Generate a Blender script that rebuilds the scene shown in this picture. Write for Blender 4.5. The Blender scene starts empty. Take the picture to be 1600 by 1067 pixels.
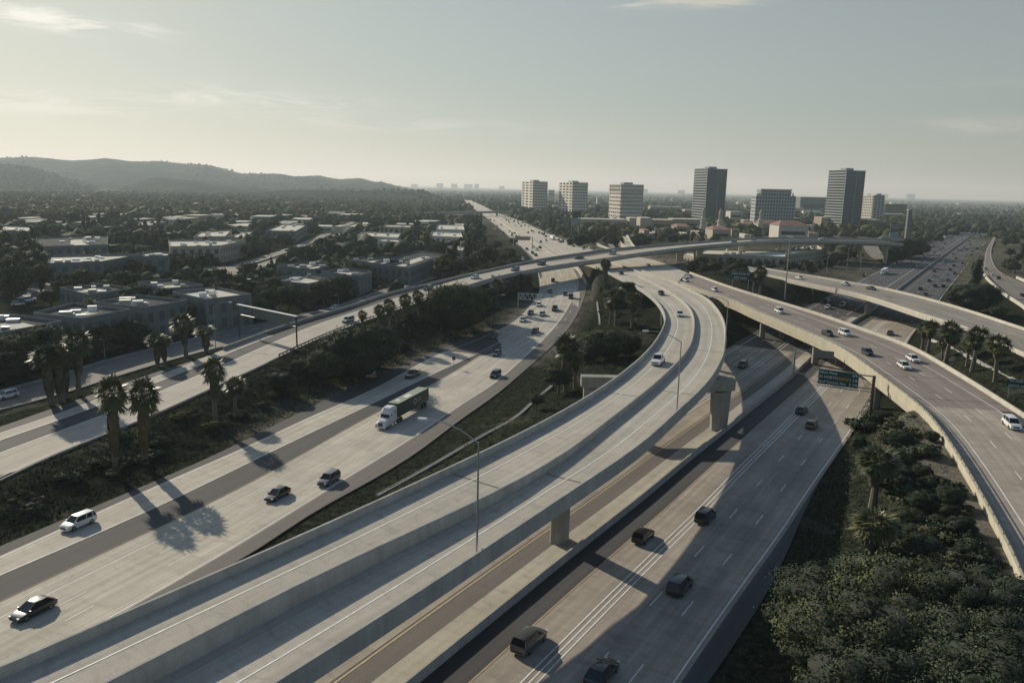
import bpy, math, random
import numpy as np
from mathutils import Vector, Matrix
random.seed(7); rng = np.random.default_rng(7)
PI = math.pi
scene = bpy.context.scene
col = scene.collection

# ------------------------------------------------------------------ camera model (metres, z=0 is the lower freeway)
F_PX, YH, CX, CY, HC = 1244.0, 293.0, 800.0, 533.5, 45.3
ROLL = math.radians(1.35)
PITCH = math.atan((CY - YH) / F_PX * math.cos(ROLL))
cr, sr, cp, sp = math.cos(ROLL), math.sin(ROLL), math.cos(PITCH), math.sin(PITCH)
def ray(px, py):
    u = (px - CX) / F_PX; v = (CY - py) / F_PX
    u0 = u * cr - v * sr; v0 = u * sr + v * cr
    return (u0, cp + v0 * sp, -sp + v0 * cp)
def P(px, py, z=0.0):
    d = ray(px, py); t = (z - HC) / d[2]
    return (d[0] * t, d[1] * t, z)
def atY(px, py, Y):
    d = ray(px, py); t = Y / d[1]
    return (d[0] * t, Y, HC + d[2] * t)
def lerpf(tab, v):
    if v <= tab[0][0]: return tab[0][1]
    for (a, b), (c, d) in zip(tab, tab[1:]):
        if v <= c: return b + (d - b) * (v - a) / (c - a)
    return tab[-1][1]
def PZ(px, py, tab, dz=0.0):
    z = lerpf(tab, 200)
    for _ in range(14):
        p = P(px, py, z + dz); z = lerpf(tab, p[1])
    return (p[0], p[1], z)

cam_data = bpy.data.cameras.new('camera'); cam = bpy.data.objects.new('camera', cam_data); col.objects.link(cam)
cam_data.sensor_fit = 'HORIZONTAL'; cam_data.sensor_width = 36.0; cam_data.lens = 36.0 * F_PX / 1600.0
cam_data.clip_start = 0.5; cam_data.clip_end = 90000
fw = Vector((0, cp, -sp)); up0 = Vector((0, sp, cp)); rt0 = Vector((1, 0, 0))
rt = rt0 * cr + up0 * sr
up = up0 * cr - rt0 * sr
M = Matrix((rt, up, -fw)).transposed().to_4x4(); M.translation = Vector((0, 0, HC))
cam.matrix_world = M
scene.camera = cam

# ------------------------------------------------------------------ tagging
def tag(o, label=None, cat=None, group=None, kind=None):
    if label: o['label'] = label
    if cat: o['category'] = cat
    if group: o['group'] = group
    if kind: o['kind'] = kind
    return o
def empty(name, loc=(0, 0, 0), rz=0.0, label=None, cat=None, group=None):
    o = bpy.data.objects.new(name, None); col.objects.link(o)
    o.location = loc; o.rotation_euler = (0, 0, rz); o.empty_display_size = 0.5
    return tag(o, label, cat, group)
def kids(o): return [c for c in o.children]
def copy_tree(o, parent=None):
    c = o.copy(); col.objects.link(c)
    if parent is not None: c.parent = parent
    for ch in KID.get(o.name, []):
        copy_tree(ch, c)
    return c
KID = {}

# ------------------------------------------------------------------ materials
def newmat(name):
    m = bpy.data.materials.new(name); m.use_nodes = True
    nt = m.node_tree; b = nt.nodes['Principled BSDF']
    return m, nt, b
def ramp(nt, fac, stops):
    r = nt.nodes.new('ShaderNodeValToRGB')
    e = r.color_ramp.elements
    while len(e) < len(stops): e.new(0.5)
    for el, (p, c) in zip(e, stops): el.position = p; el.color = (*c, 1)
    nt.links.new(fac, r.inputs[0]); return r
def noise(nt, vec, scale, detail=4, rough=0.55, dist=0.0):
    n = nt.nodes.new('ShaderNodeTexNoise'); n.inputs['Scale'].default_value = scale
    n.inputs['Detail'].default_value = detail; n.inputs['Roughness'].default_value = rough
    n.inputs['Distortion'].default_value = dist
    if vec is not None: nt.links.new(vec, n.inputs['Vector'])
    return n
def geo_pos(nt): return nt.nodes.new('ShaderNodeNewGeometry').outputs['Position']
def obj_pos(nt): return nt.nodes.new('ShaderNodeTexCoord').outputs['Object']
def mapping(nt, vec, scale=(1, 1, 1), rot=(0, 0, 0)):
    m = nt.nodes.new('ShaderNodeMapping'); nt.links.new(vec, m.inputs[0])
    m.inputs['Scale'].default_value = scale; m.inputs['Rotation'].default_value = rot
    return m.outputs[0]
def mix(nt, a, b, fac, mode='MIX'):
    n = nt.nodes.new('ShaderNodeMix'); n.data_type = 'RGBA'; n.blend_type = mode
    for s, v in ((n.inputs[0], fac), (n.inputs[6], a), (n.inputs[7], b)):
        if hasattr(v, 'links') or isinstance(v, bpy.types.NodeSocket): nt.links.new(v, s)
        elif isinstance(v, (int, float)): s.default_value = v
        else: s.default_value = (*v, 1)
    return n.outputs[2]
def mth(nt, op, a, b=0.0, c=None):
    n = nt.nodes.new('ShaderNodeMath'); n.operation = op
    for i, v in enumerate((a, b) if c is None else (a, b, c)):
        if isinstance(v, bpy.types.NodeSocket): nt.links.new(v, n.inputs[i])
        else: n.inputs[i].default_value = v
    return n.outputs[0]
def plain(name, c, rough=0.6, metal=0.0, var=0.0, scale=3.0, coat=0.0):
    m, nt, b = newmat(name)
    b.inputs['Roughness'].default_value = rough; b.inputs['Metallic'].default_value = metal
    b.inputs['Coat Weight'].default_value = coat
    if var > 0:
        n = noise(nt, obj_pos(nt), scale, 5)
        r = ramp(nt, n.outputs['Fac'], [(0.3, tuple(x * (1 - var) for x in c)), (0.7, tuple(min(1, x * (1 + var)) for x in c))])
        nt.links.new(r.outputs[0], b.inputs['Base Color'])
    else: b.inputs['Base Color'].default_value = (*c, 1)
    return m
def pavement(name, c, streak=0.25, slab=0.0, stain=0.25, tint=(0.30, 0.26, 0.24), cracks=0.0):
    """road surface: UV.x = metres across, UV.y = metres along"""
    m, nt, b = newmat(name)
    b.inputs['Roughness'].default_value = 0.85; b.inputs['Specular IOR Level'].default_value = 0.25
    uv = nt.nodes.new('ShaderNodeTexCoord').outputs['UV']
    n1 = noise(nt, mapping(nt, uv, (0.9, 0.012, 1)), 1.0, 6, 0.6)          # wheel tracks
    n2 = noise(nt, mapping(nt, uv, (0.10, 0.05, 1)), 1.0, 6, 0.65)         # broad blotches
    n3 = noise(nt, mapping(nt, uv, (6, 6, 1)), 1.0, 3, 0.7)                # fine grain
    n4 = noise(nt, mapping(nt, uv, (0.35, 0.8, 1)), 1.0, 5, 0.7, 0.6)      # stains across
    dark = tuple(x * (1 - streak) for x in c); lite = tuple(min(1, x * (1 + streak * .45)) for x in c)
    a = ramp(nt, n1.outputs['Fac'], [(0.32, dark), (0.68, lite)]).outputs[0]
    k = ramp(nt, n2.outputs['Fac'], [(0.35, (1 - stain * .8,) * 3), (0.65, (1, 1, 1))]).outputs[0]
    a = mix(nt, a, k, 1.0, 'MULTIPLY')
    k = ramp(nt, n4.outputs['Fac'], [(0.30, (1 - stain,) * 3), (0.50, (1, 1, 1))]).outputs[0]
    a = mix(nt, a, k, 0.7, 'MULTIPLY')
    k = ramp(nt, n3.outputs['Fac'], [(0.3, (0.86,) * 3), (0.7, (1.1,) * 3)]).outputs[0]
    a = mix(nt, a, k, 1.0, 'MULTIPLY')
    # oil drip down the middle of each lane
    sx = nt.nodes.new('ShaderNodeSeparateXYZ'); nt.links.new(uv, sx.inputs[0])
    lane = mth(nt, 'SUBTRACT', mth(nt, 'FRACT', mth(nt, 'DIVIDE', mth(nt, 'SUBTRACT', sx.outputs[0], 1.0), 3.62)), 0.5)
    g = mth(nt, 'POWER', 2.718, mth(nt, 'MULTIPLY', mth(nt, 'MULTIPLY', lane, lane), -90.0))
    g = mth(nt, 'MULTIPLY', g, mth(nt, 'MULTIPLY', n1.outputs['Fac'], 0.62))
    a = mix(nt, a, tuple(x * 0.55 for x in c), g)
    if slab > 0:
        fy = mth(nt, 'FRACT', mth(nt, 'DIVIDE', sx.outputs[1], 4.6))
        jy = mth(nt, 'LESS_THAN', fy, 0.022)
        fx = mth(nt, 'FRACT', mth(nt, 'DIVIDE', sx.outputs[0], 3.62))
        jx = mth(nt, 'LESS_THAN', fx, 0.02)
        j = mth(nt, 'MULTIPLY', mth(nt, 'MAXIMUM', jx, jy), slab)
        a = mix(nt, a, tuple(x * 0.45 for x in c), j)
        # per-slab tone
        wn = nt.nodes.new('ShaderNodeTexWhiteNoise'); wn.noise_dimensions = '2D'
        cb = nt.nodes.new('ShaderNodeCombineXYZ')
        nt.links.new(mth(nt, 'FLOOR', mth(nt, 'DIVIDE', sx.outputs[0], 3.62)), cb.inputs[0])
        nt.links.new(mth(nt, 'FLOOR', mth(nt, 'DIVIDE', sx.outputs[1], 4.6)), cb.inputs[1])
        nt.links.new(cb.outputs[0], wn.inputs['Vector'])
        t = ramp(nt, wn.outputs['Value'], [(0.0, (0.88,) * 3), (1.0, (1.06,) * 3)]).outputs[0]
        a = mix(nt, a, t, 0.8, 'MULTIPLY')
    nt.links.new(a, b.inputs['Base Color'])
    bp = nt.nodes.new('ShaderNodeBump'); bp.inputs['Strength'].default_value = 0.15; bp.inputs['Distance'].default_value = 0.02
    nt.links.new(n3.outputs['Fac'], bp.inputs['Height']); nt.links.new(bp.outputs[0], b.inputs['Normal'])
    return m
def concrete(name, c, var=0.18, streaks=True):
    m, nt, b = newmat(name); b.inputs['Roughness'].default_value = 1.0; b.inputs['Specular IOR Level'].default_value = 0.05
    p = geo_pos(nt)
    n1 = noise(nt, p, 0.35, 6, 0.65); n2 = noise(nt, p, 6.0, 4, 0.7); n3 = noise(nt, mapping(nt, p, (1.5, 1.5, 0.12)), 1.0, 4, 0.6)
    a = ramp(nt, n1.outputs['Fac'], [(0.3, tuple(x * (1 - var) for x in c)), (0.7, tuple(min(1, x * (1 + var * .6)) for x in c))]).outputs[0]
    a = mix(nt, a, ramp(nt, n2.outputs['Fac'], [(0.3, (0.88,) * 3), (0.7, (1.08,) * 3)]).outputs[0], 1.0, 'MULTIPLY')
    if streaks: a = mix(nt, a, ramp(nt, n3.outputs['Fac'], [(0.35, (0.84, 0.83, 0.82)), (0.6, (1, 1, 1))]).outputs[0], 0.8, 'MULTIPLY')
    nt.links.new(a, b.inputs['Base Color'])
    return m
def foliage(name, c1, c2, scale=0.6, rough=0.8, spec=0.06):
    m, nt, b = newmat(name); b.inputs['Roughness'].default_value = rough; b.inputs['Specular IOR Level'].default_value = spec
    n = noise(nt, obj_pos(nt), scale, 4, 0.6); n2 = noise(nt, obj_pos(nt), scale * 9, 2, 0.6)
    a = ramp(nt, n.outputs['Fac'], [(0.32, c1), (0.68, c2)]).outputs[0]
    a = mix(nt, a, ramp(nt, n2.outputs['Fac'], [(0.3, (0.6,) * 3), (0.7, (1.35,) * 3)]).outputs[0], 1.0, 'MULTIPLY')
    oi = nt.nodes.new('ShaderNodeObjectInfo')
    a = mix(nt, a, ramp(nt, oi.outputs['Random'], [(0.0, (0.7, 0.75, 0.7)), (0.5, (1.0, 1.0, 1.0)), (1.0, (1.3, 1.15, 0.85))]).outputs[0], 1.0, 'MULTIPLY')
    nt.links.new(a, b.inputs['Base Color'])
    return m
MAT = {}
MAT['conc_lane'] = pavement('concrete_lane', (0.56, 0.515, 0.425), 0.24, 0.28, 0.26)
MAT['conc_deck'] = pavement('concrete_deck', (0.50, 0.465, 0.39), 0.17, 0.0, 0.32)
MAT['conc_R'] = pavement('old_concrete', (0.45, 0.395, 0.33), 0.28, 0.3, 0.36)
MAT['brown'] = pavement('brown_asphalt', (0.165, 0.15, 0.135), 0.12, 0.0, 0.15)
MAT['asphalt'] = pavement('dark_asphalt', (0.078, 0.076, 0.076), 0.12, 0.0, 0.18)
MAT['asph405'] = pavement('grey_asphalt', (0.085, 0.084, 0.088), 0.2, 0.0, 0.2)
MAT['asph_mid'] = pavement('worn_asphalt', (0.24, 0.215, 0.185), 0.28, 0.0, 0.25)
MAT['brdeck'] = pavement('brown_bridge_deck', (0.29, 0.25, 0.215), 0.3, 0.0, 0.25)
MAT['b2deck'] = pavement('pale_bridge_deck', (0.33, 0.30, 0.26), 0.38, 0.0, 0.3)
MAT['fdeck'] = pavement('flyover_deck', (0.49, 0.445, 0.37), 0.12, 0.0, 0.2)
MAT['barrier'] = concrete('barrier_concrete', (0.42, 0.41, 0.385))
MAT['barrier_lt'] = concrete('pale_barrier_concrete', (0.52, 0.49, 0.42), 0.12)
MAT['girder'] = concrete('girder_concrete', (0.33, 0.32, 0.29))
MAT['tan_girder'] = concrete('tan_girder_concrete', (0.50, 0.46, 0.36), 0.12)
MAT['white_line'] = plain('white_road_paint', (0.72, 0.71, 0.66), 0.7, var=0.18, scale=1.5)
MAT['yellow_line'] = plain('yellow_road_paint', (0.42, 0.33, 0.19), 0.7, var=0.2, scale=1.5)
MAT['tar'] = plain('tar_joint', (0.06, 0.055, 0.05), 0.8)
MAT['metal'] = plain('galvanised_steel', (0.36, 0.37, 0.37), 0.45, 0.6, 0.12, 4)
MAT['dark_metal'] = plain('dark_steel', (0.07, 0.075, 0.08), 0.5, 0.4)
MAT['white'] = plain('white_panel', (0.72, 0.72, 0.70), 0.5, var=0.05)
MAT['green_sign'] = plain('green_sign_face', (0.010, 0.060, 0.050), 0.5, var=0.1, scale=1)
MAT['sign_back'] = plain('sign_back_sheet', (0.17, 0.19, 0.17), 0.5, 0.3, 0.1)
MAT['orange'] = plain('amber_sign_panel', (0.34, 0.17, 0.03), 0.5)
MAT['tyre'] = plain('tyre_rubber', (0.018, 0.018, 0.019), 0.85)
MAT['rim'] = plain('wheel_rim', (0.30, 0.31, 0.32), 0.35, 0.8)
MAT['glass'] = plain('car_glass', (0.012, 0.016, 0.020), 0.08)
MAT['lamp_w'] = plain('headlight_lens', (0.7, 0.7, 0.68), 0.15)
MAT['lamp_r'] = plain('taillight_lens', (0.20, 0.012, 0.010), 0.3)
MAT['underbody'] = plain('underbody', (0.02, 0.02, 0.02), 0.9)
MAT['far_leaf'] = foliage('distant_leaves', (0.032, 0.042, 0.028), (0.080, 0.088, 0.050), .08, 1.0, 0.0)
MAT['far_leaf_dk'] = foliage('distant_dark_leaves', (0.020, 0.028, 0.020), (0.045, 0.054, 0.034), .08, 1.0, 0.0)
MAT['bark'] = plain('bark', (0.095, 0.075, 0.055), 0.9, var=0.3, scale=2)
MAT['palm_bark'] = plain('palm_trunk', (0.14, 0.12, 0.095), 0.9, var=0.3, scale=3)
MAT['palm_skirt'] = foliage('dead_palm_fronds', (0.065, 0.060, 0.050), (0.14, 0.125, 0.10), 1.2)
MAT['palm_frond'] = foliage('palm_fronds', (0.055, 0.070, 0.034), (0.15, 0.155, 0.08), 1.0, 0.5, 0.25)
MAT['leaf'] = foliage('leaves', (0.038, 0.058, 0.038), (0.100, 0.120, 0.074))
MAT['leaf_dk'] = foliage('dark_leaves', (0.028, 0.042, 0.030), (0.072, 0.090, 0.058))
MAT['leaf_pale'] = foliage('pale_leaves', (0.060, 0.066, 0.036), (0.125, 0.120, 0.062))
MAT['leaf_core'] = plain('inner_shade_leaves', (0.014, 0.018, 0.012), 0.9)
MAT['conifer'] = foliage('conifer_needles', (0.030, 0.042, 0.028), (0.068, 0.080, 0.045))
MAT['ivy'] = foliage('ivy', (0.018, 0.026, 0.017), (0.048, 0.056, 0.034), 0.3, 1.0, 0.0)
MAT['roof_tar'] = concrete('flat_roof', (0.060, 0.066, 0.068), 0.25, False)
MAT['roof_white'] = concrete('pale_flat_roof', (0.60, 0.575, 0.50), 0.15, False)
MAT['roof_red'] = plain('clay_tile_roof', (0.21, 0.105, 0.085), 0.85, var=0.25, scale=0.2)
MAT['wall_grey'] = concrete('grey_office_wall', (0.20, 0.215, 0.215), 0.12)
MAT['wall_cream'] = concrete('cream_wall', (0.42, 0.385, 0.32), 0.12)
MAT['wall_white'] = concrete('white_wall', (0.56, 0.54, 0.48), 0.10)
MAT['wall_tan'] = concrete('tan_wall', (0.36, 0.30, 0.23), 0.14)
MAT['window'] = plain('dark_window_glass', (0.018, 0.026, 0.033), 0.12)
MAT['office_window'] = plain('office_window_glass', (0.075, 0.09, 0.095), 0.3)
MAT['tower_wall'] = concrete('tower_cladding', (0.76, 0.72, 0.63), 0.06, False)
MAT['tower_glass'] = plain('tower_glass', (0.040, 0.058, 0.078), 0.16, 0.35, 0.35, 0.03)
MAT['tower_band'] = concrete('tower_band_metal', (0.38, 0.40, 0.395), 0.08, False)
def paint(name, c, rough=0.32, metal=0.2): return plain(name, c, rough, metal, coat=0.7)
PAINT = {'white': paint('white_car_paint', (0.74, 0.74, 0.72), metal=0.0), 'silver': paint('silver_car_paint', (0.36, 0.38, 0.40), metal=0.5),
         'grey': paint('grey_car_paint', (0.13, 0.135, 0.14), metal=0.5), 'black': paint('black_car_paint', (0.014, 0.015, 0.017)),
         'dark': paint('charcoal_car_paint', (0.035, 0.038, 0.042)), 'blue': paint('dark_blue_car_paint', (0.022, 0.035, 0.055)),
         'red': paint('dark_red_car_paint', (0.12, 0.022, 0.020)), 'bronze': paint('bronze_car_paint', (0.16, 0.135, 0.11), metal=0.4),
         'green': paint('dark_green_car_paint', (0.03, 0.045, 0.038)), 'teal': paint('grey_blue_car_paint', (0.12, 0.17, 0.19), metal=0.4)}

# ------------------------------------------------------------------ mesh builder
class MB:
    def __init__(s): s.v = []; s.f = []; s.m = []; s.uv = []
    def quad(s, a, b, c, d, m=0, uv=None):
        n = len(s.v); s.v += [a, b, c, d]; s.f.append((n, n + 1, n + 2, n + 3)); s.m.append(m); s.uv.append(uv)
    def poly(s, pts, m=0):
        n = len(s.v); s.v += list(pts); s.f.append(tuple(range(n, n + len(pts)))); s.m.append(m); s.uv.append(None)
    def prism(s, pts, z0, z1, m=0, mtop=None, bottom=True):
        k = len(pts); n = len(s.v)
        s.v += [(p[0], p[1], z0) for p in pts] + [(p[0], p[1], z1) for p in pts]
        for i in range(k):
            j = (i + 1) % k; s.f.append((n + i, n + j, n + k + j, n + k + i)); s.m.append(m); s.uv.append(None)
        s.f.append(tuple(n + k + i for i in range(k))); s.m.append(m if mtop is None else mtop); s.uv.append(None)
        if bottom: s.f.append(tuple(n + i for i in reversed(range(k)))); s.m.append(m); s.uv.append(None)
    def box(s, c, d, rz=0.0, m=0):
        x, y, z = c; a, b, h = d[0] / 2, d[1] / 2, d[2] / 2; q, w = math.cos(rz), math.sin(rz)
        s.prism([(x + i * q - j * w, y + i * w + j * q) for i, j in ((-a, -b), (a, -b), (a, b), (-a, b))], z - h, z + h, m)
    def tube(s, pts, rad, n=8, m=0, cap=True):
        if not isinstance(rad, (list, tuple)): rad = [rad] * len(pts)
        base = len(s.v)
        for i, p in enumerate(pts):
            a = Vector(pts[max(i - 1, 0)]); b = Vector(pts[min(i + 1, len(pts) - 1)])
            t = (b - a).normalized(); u = t.orthogonal().normalized(); w = t.cross(u)
            for k in range(n):
                an = 2 * PI * k / n; q = Vector(p) + (u * math.cos(an) + w * math.sin(an)) * rad[i]; s.v.append(tuple(q))
        for i in range(len(pts) - 1):
            for k in range(n):
                l = (k + 1) % n
                s.f.append((base + i * n + k, base + i * n + l, base + (i + 1) * n + l, base + (i + 1) * n + k)); s.m.append(m); s.uv.append(None)
        if cap:
            s.f.append(tuple(base + k for k in reversed(range(n)))); s.m.append(m); s.uv.append(None)
            s.f.append(tuple(base + (len(pts) - 1) * n + k for k in range(n))); s.m.append(m); s.uv.append(None)
    def loft(s, rings, m=0, cap=True):
        n = len(rings[0]); base = len(s.v)
        for r in rings: s.v += list(r)
        for i in range(len(rings) - 1):
            for k in range(n):
                l = (k + 1) % n
                s.f.append((base + i * n + k, base + i * n + l, base + (i + 1) * n + l, base + (i + 1) * n + k)); s.m.append(m); s.uv.append(None)
        if cap:
            s.f.append(tuple(base + k for k in reversed(range(n)))); s.m.append(m); s.uv.append(None)
            s.f.append(tuple(base + (len(rings) - 1) * n + k for k in range(n))); s.m.append(m); s.uv.append(None)
    def mesh(s, name, mats, smooth=False):
        me = bpy.data.meshes.new(name); me.from_pydata(s.v, [], s.f)
        for mt in (mats if isinstance(mats, (list, tuple)) else [mats]): me.materials.append(mt)
        me.polygons.foreach_set('material_index', s.m)
        if any(u is not None for u in s.uv):
            ul = me.uv_layers.new(name='UVMap')
            for pl, u in zip(me.polygons, s.uv):
                if u is not None:
                    for li, c in zip(pl.loop_indices, u): ul.data[li].uv = c
        if smooth: me.polygons.foreach_set('use_smooth', [True] * len(me.polygons))
        me.update(); return me
    def build(s, name, mats, parent=None, smooth=False):
        return link(s.mesh(name, mats, smooth), name, parent)
def link(me, name, parent=None):
    o = bpy.data.objects.new(name, me); col.objects.link(o)
    if parent is not None:
        o.parent = parent; KID.setdefault(parent.name, []).append(o)
    return o

# ------------------------------------------------------------------ polylines
def catmull(pts, step):
    """smooth resample of 3-D points at about `step` metres"""
    pts = [np.array(p, float) for p in pts]; out = []
    ext = [2 * pts[0] - pts[1]] + pts + [2 * pts[-1] - pts[-2]]
    for i in range(1, len(ext) - 2):
        p0, p1, p2, p3 = ext[i - 1:i + 3]; L = np.linalg.norm(p2 - p1); st = step if L < 400 else step * 4
        n = max(1, int(L / st))
        d01, d12, d23 = (max(np.linalg.norm(b - a), 1e-3) ** 0.5 for a, b in ((p0, p1), (p1, p2), (p2, p3)))
        m1 = (p2 - p1) + d12 * ((p1 - p0) / d01 - (p2 - p0) / (d01 + d12))
        m2 = (p2 - p1) + d12 * ((p3 - p2) / d23 - (p3 - p1) / (d12 + d23))
        for k in range(n):
            t = k / n
            out.append((2 * t**3 - 3 * t**2 + 1) * p1 + (t**3 - 2 * t**2 + t) * m1 + (-2 * t**3 + 3 * t**2) * p2 + (t**3 - t**2) * m2)
    out.append(pts[-1]); return np.array(out)
def smooth_line(a, it):
    a = a.copy()
    for _ in range(it): a[1:-1] = a[1:-1] * 0.5 + (a[:-2] + a[2:]) * 0.25
    return a
def extend(pts, d0=0.0, d1=0.0):
    pts = [np.array(p, float) for p in pts]
    if d0: v = pts[0] - pts[1]; v = v / np.linalg.norm(v); v[2] = 0; pts = [pts[0] + v * d0] + pts
    if d1: v = pts[-1] - pts[-2]; v = v / np.linalg.norm(v); v[2] = 0; pts = pts + [pts[-1] + v * d1]
    return pts
def pair(A, B):
    """for each point of A the nearest point on polyline B (monotone)"""
    out = []; lo = 0
    for p in A:
        best = None
        for i in range(lo, min(len(B) - 1, lo + 60)):
            a, b = B[i], B[i + 1]; d = b[:2] - a[:2]; L = d @ d
            t = 0 if L == 0 else max(0, min(1, ((p[:2] - a[:2]) @ d) / L))
            q = a + (b - a) * t; e = np.hypot(*(q[:2] - p[:2]))
            if best is None or e < best[0]: best = (e, i, q)
        lo = max(lo, best[1]); out.append(best[2])
    return np.array(out)
def normals(A):
    t = np.gradient(A[:, :2], axis=0); t /= np.linalg.norm(t, axis=1)[:, None] + 1e-9
    return np.stack([t[:, 1], -t[:, 0]], 1)        # to the right of travel
def offset(A, o, dz=0.0):
    n = normals(A); B = A.copy(); B[:, :2] += n * (np.asarray(o).reshape(-1, 1) if np.ndim(o) else o); B[:, 2] += dz; return B
def arclen(A): return np.concatenate([[0], np.cumsum(np.linalg.norm(np.diff(A[:, :2], axis=0), axis=1))])
def ribbon(mb, A, B, dz=0.0, m=0, uv0=0.0, nx=1):
    s = arclen(A); w = np.linalg.norm(A[:, :2] - B[:, :2], axis=1)
    for i in range(len(A) - 1):
        for k in range(nx):
            f0, f1 = k / nx, (k + 1) / nx
            a = A[i] * (1 - f0) + B[i] * f0; b = A[i] * (1 - f1) + B[i] * f1
            c = A[i + 1] * (1 - f1) + B[i + 1] * f1; d = A[i + 1] * (1 - f0) + B[i + 1] * f0
            mb.quad((a[0], a[1], a[2] + dz), (b[0], b[1], b[2] + dz), (c[0], c[1], c[2] + dz), (d[0], d[1], d[2] + dz), m,
                    ((uv0 + w[i] * f0, s[i]), (uv0 + w[i] * f1, s[i]), (uv0 + w[i + 1] * f1, s[i + 1]), (uv0 + w[i + 1] * f0, s[i + 1])))
def sweep(mb, A, prof, m=0):
    """sweep closed profile [(offset,z)] along A"""
    n = normals(A); rings = []
    for p, q in zip(A, n): rings.append([(p[0] + q[0] * o, p[1] + q[1] * o, p[2] + z) for o, z in prof])
    mb.loft(rings, m)
def strip(mb, A, off, w, dz, m=0, dash=None):
    s = arclen(A); n = normals(A)
    if dash is None: segs = [(0, s[-1])]
    else: segs = [(a, a + dash[0]) for a in np.arange(dash[2] if len(dash) > 2 else 0, s[-1] - dash[0], dash[1])]
    def at(q):
        x = np.interp(q, s, A[:, 0]); y = np.interp(q, s, A[:, 1]); z = np.interp(q, s, A[:, 2])
        nx = np.interp(q, s, n[:, 0]); ny = np.interp(q, s, n[:, 1]); o = off(q) if callable(off) else off
        return [(x + nx * (o + e), y + ny * (o + e), z + dz) for e in (-w / 2, w / 2)]
    for a, b in segs:
        ks = np.unique(np.concatenate([[a, b], s[(s > a) & (s < b)]]))
        pr = at(ks[0])
        for q in ks[1:]:
            cu = at(q); mb.quad(pr[0], pr[1], cu[1], cu[0], m); pr = cu
def cross(A, B, o):
    """line o metres (number or array) from A towards its paired line B, height interpolated"""
    d = B - A; w = np.linalg.norm(d[:, :2], axis=1)[:, None] + 1e-9
    return A + d * np.minimum(np.asarray(o, float).reshape(-1, 1) / w, 1.0)
def clipY(A, y0, y1, key=1): k = (A[:, key] >= y0) & (A[:, key] <= y1); return A[k]

# ------------------------------------------------------------------ traced road edges (photo pixels -> world, by plane height)
ZL = [(200, -3), (250, -2), (330, 1), (400, 4), (450, 5), (560, 4), (900, 1), (1500, 0)]
ZA = [(38, 9.6), (60, 10.7), (85, 11.8), (110, 11.8), (140, 11.8), (200, 11.5), (300, 9.6), (400, 6), (430, 5), (560, 4), (900, 1), (1500, 0)]
ZB = [(38, 8.7), (60, 10.1), (85, 11.8), (110, 11.8), (140, 11.8), (200, 11.5), (300, 9.6), (400, 6), (430, 5), (560, 4), (900, 1), (1500, 0)]
ZBR = [(90, 6), (180, 7.5), (330, 7.5), (420, 5), (560, 4), (900, 1), (1500, 0)]
Z8 = [(0, 8)]; Z0 = [(0, 0)]
ZF = [(120, -1.5), (220, 1.5), (300, 6.5), (380, 11), (430, 13), (600, 15)]
ZFR = [(100, -2.2), (230, -1.5), (330, 1)]
def TR(tab, dz, pts, e0=0, e1=0, step=5, sm=3):
    return smooth_line(catmull(extend([PZ(x, y, tab, dz) for x, y in pts], e0, e1), step), sm)
Lleft = TR(ZL, 0, [(0, 853), (193, 772), (344, 707), (437, 660), (520, 620), (600, 585), (675, 550), (750, 522), (800, 500), (822, 480), (843, 455), (843, 435), (838, 415), (825, 398), (805, 380), (785, 362), (760, 341), (745, 330), (733, 322)], 60, 900)
Lright = TR(ZL, 0, [(200, 965), (406, 862), (447, 824), (550, 767), (635, 719), (717, 657), (774, 618), (800, 596), (887, 515), (914, 462), (915, 445), (900, 417), (872, 400), (845, 381), (800, 355), (775, 340), (755, 328), (742, 321)], 90, 900)
LLl = TR(ZL, 0, [(0, 868.5), (220, 769), (400, 691), (475, 655), (575, 612), (620, 588), (675, 557), (750, 528), (800, 505), (822, 485), (842, 457), (842, 436), (837, 414)], 60, 0)
LLr = TR(ZL, 0, [(0, 899.5), (165, 829), (330, 753), (405, 715), (500, 670), (620, 612.5), (665, 590), (727, 562), (776, 538), (825, 508), (848, 485), (860, 457), (861, 436), (854, 412)], 60, 0)
LMl = TR(ZL, 0, [(0, 941), (244, 825.6), (330, 786), (460, 717), (555, 662.5), (680, 597.5), (727, 570), (778, 537.5), (825, 508), (848, 485), (860, 457), (861, 436), (854, 412)], 60, 0)
LMr = TR(ZL, 0, [(265, 915), (344, 870), (550, 743), (665, 672.5), (713, 638), (774, 599), (800, 577), (867, 512), (897, 465), (905, 445), (895, 420), (880, 404)], 110, 0)
Aleft = TR(ZA, .85, [(0, 1043), (131, 987), (206, 949.5), (300, 909), (405, 867), (525, 812), (663, 748), (745, 710), (850, 658), (925, 615), (981, 575.6), (1019, 540), (1040, 500), (1037, 486), (1025.6, 469), (1006, 453), (974, 436), (925.7, 415), (872, 400), (843, 384), (815, 368), (780, 345), (762, 335), (745, 324)], 60, 900)
Amid = TR(ZA, .85, [(165, 1067), (250, 1023), (362.5, 962.6), (456, 916), (550, 867), (663, 822), (711, 798), (814, 748), (883, 707), (944, 660), (1019, 602), (1062, 561), (1078, 540), (1084.7, 500), (1078, 481), (1065, 468), (1039, 450.5), (1012.5, 437), (997, 430)], 50, 0)
Bright = TR(ZB, .85, [(430, 1067), (525, 1006), (745, 865), (869, 781), (932.5, 740), (996, 698), (1058, 641), (1103, 600), (1131, 551), (1134, 532), (1131, 500), (1117.5, 478), (1104, 465), (1078, 452), (1052, 439), (1016, 429.5), (999, 424), (960, 410.5), (911, 394), (840, 373), (812, 357), (785, 343), (765, 333), (750, 324)], 50, 900)
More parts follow.
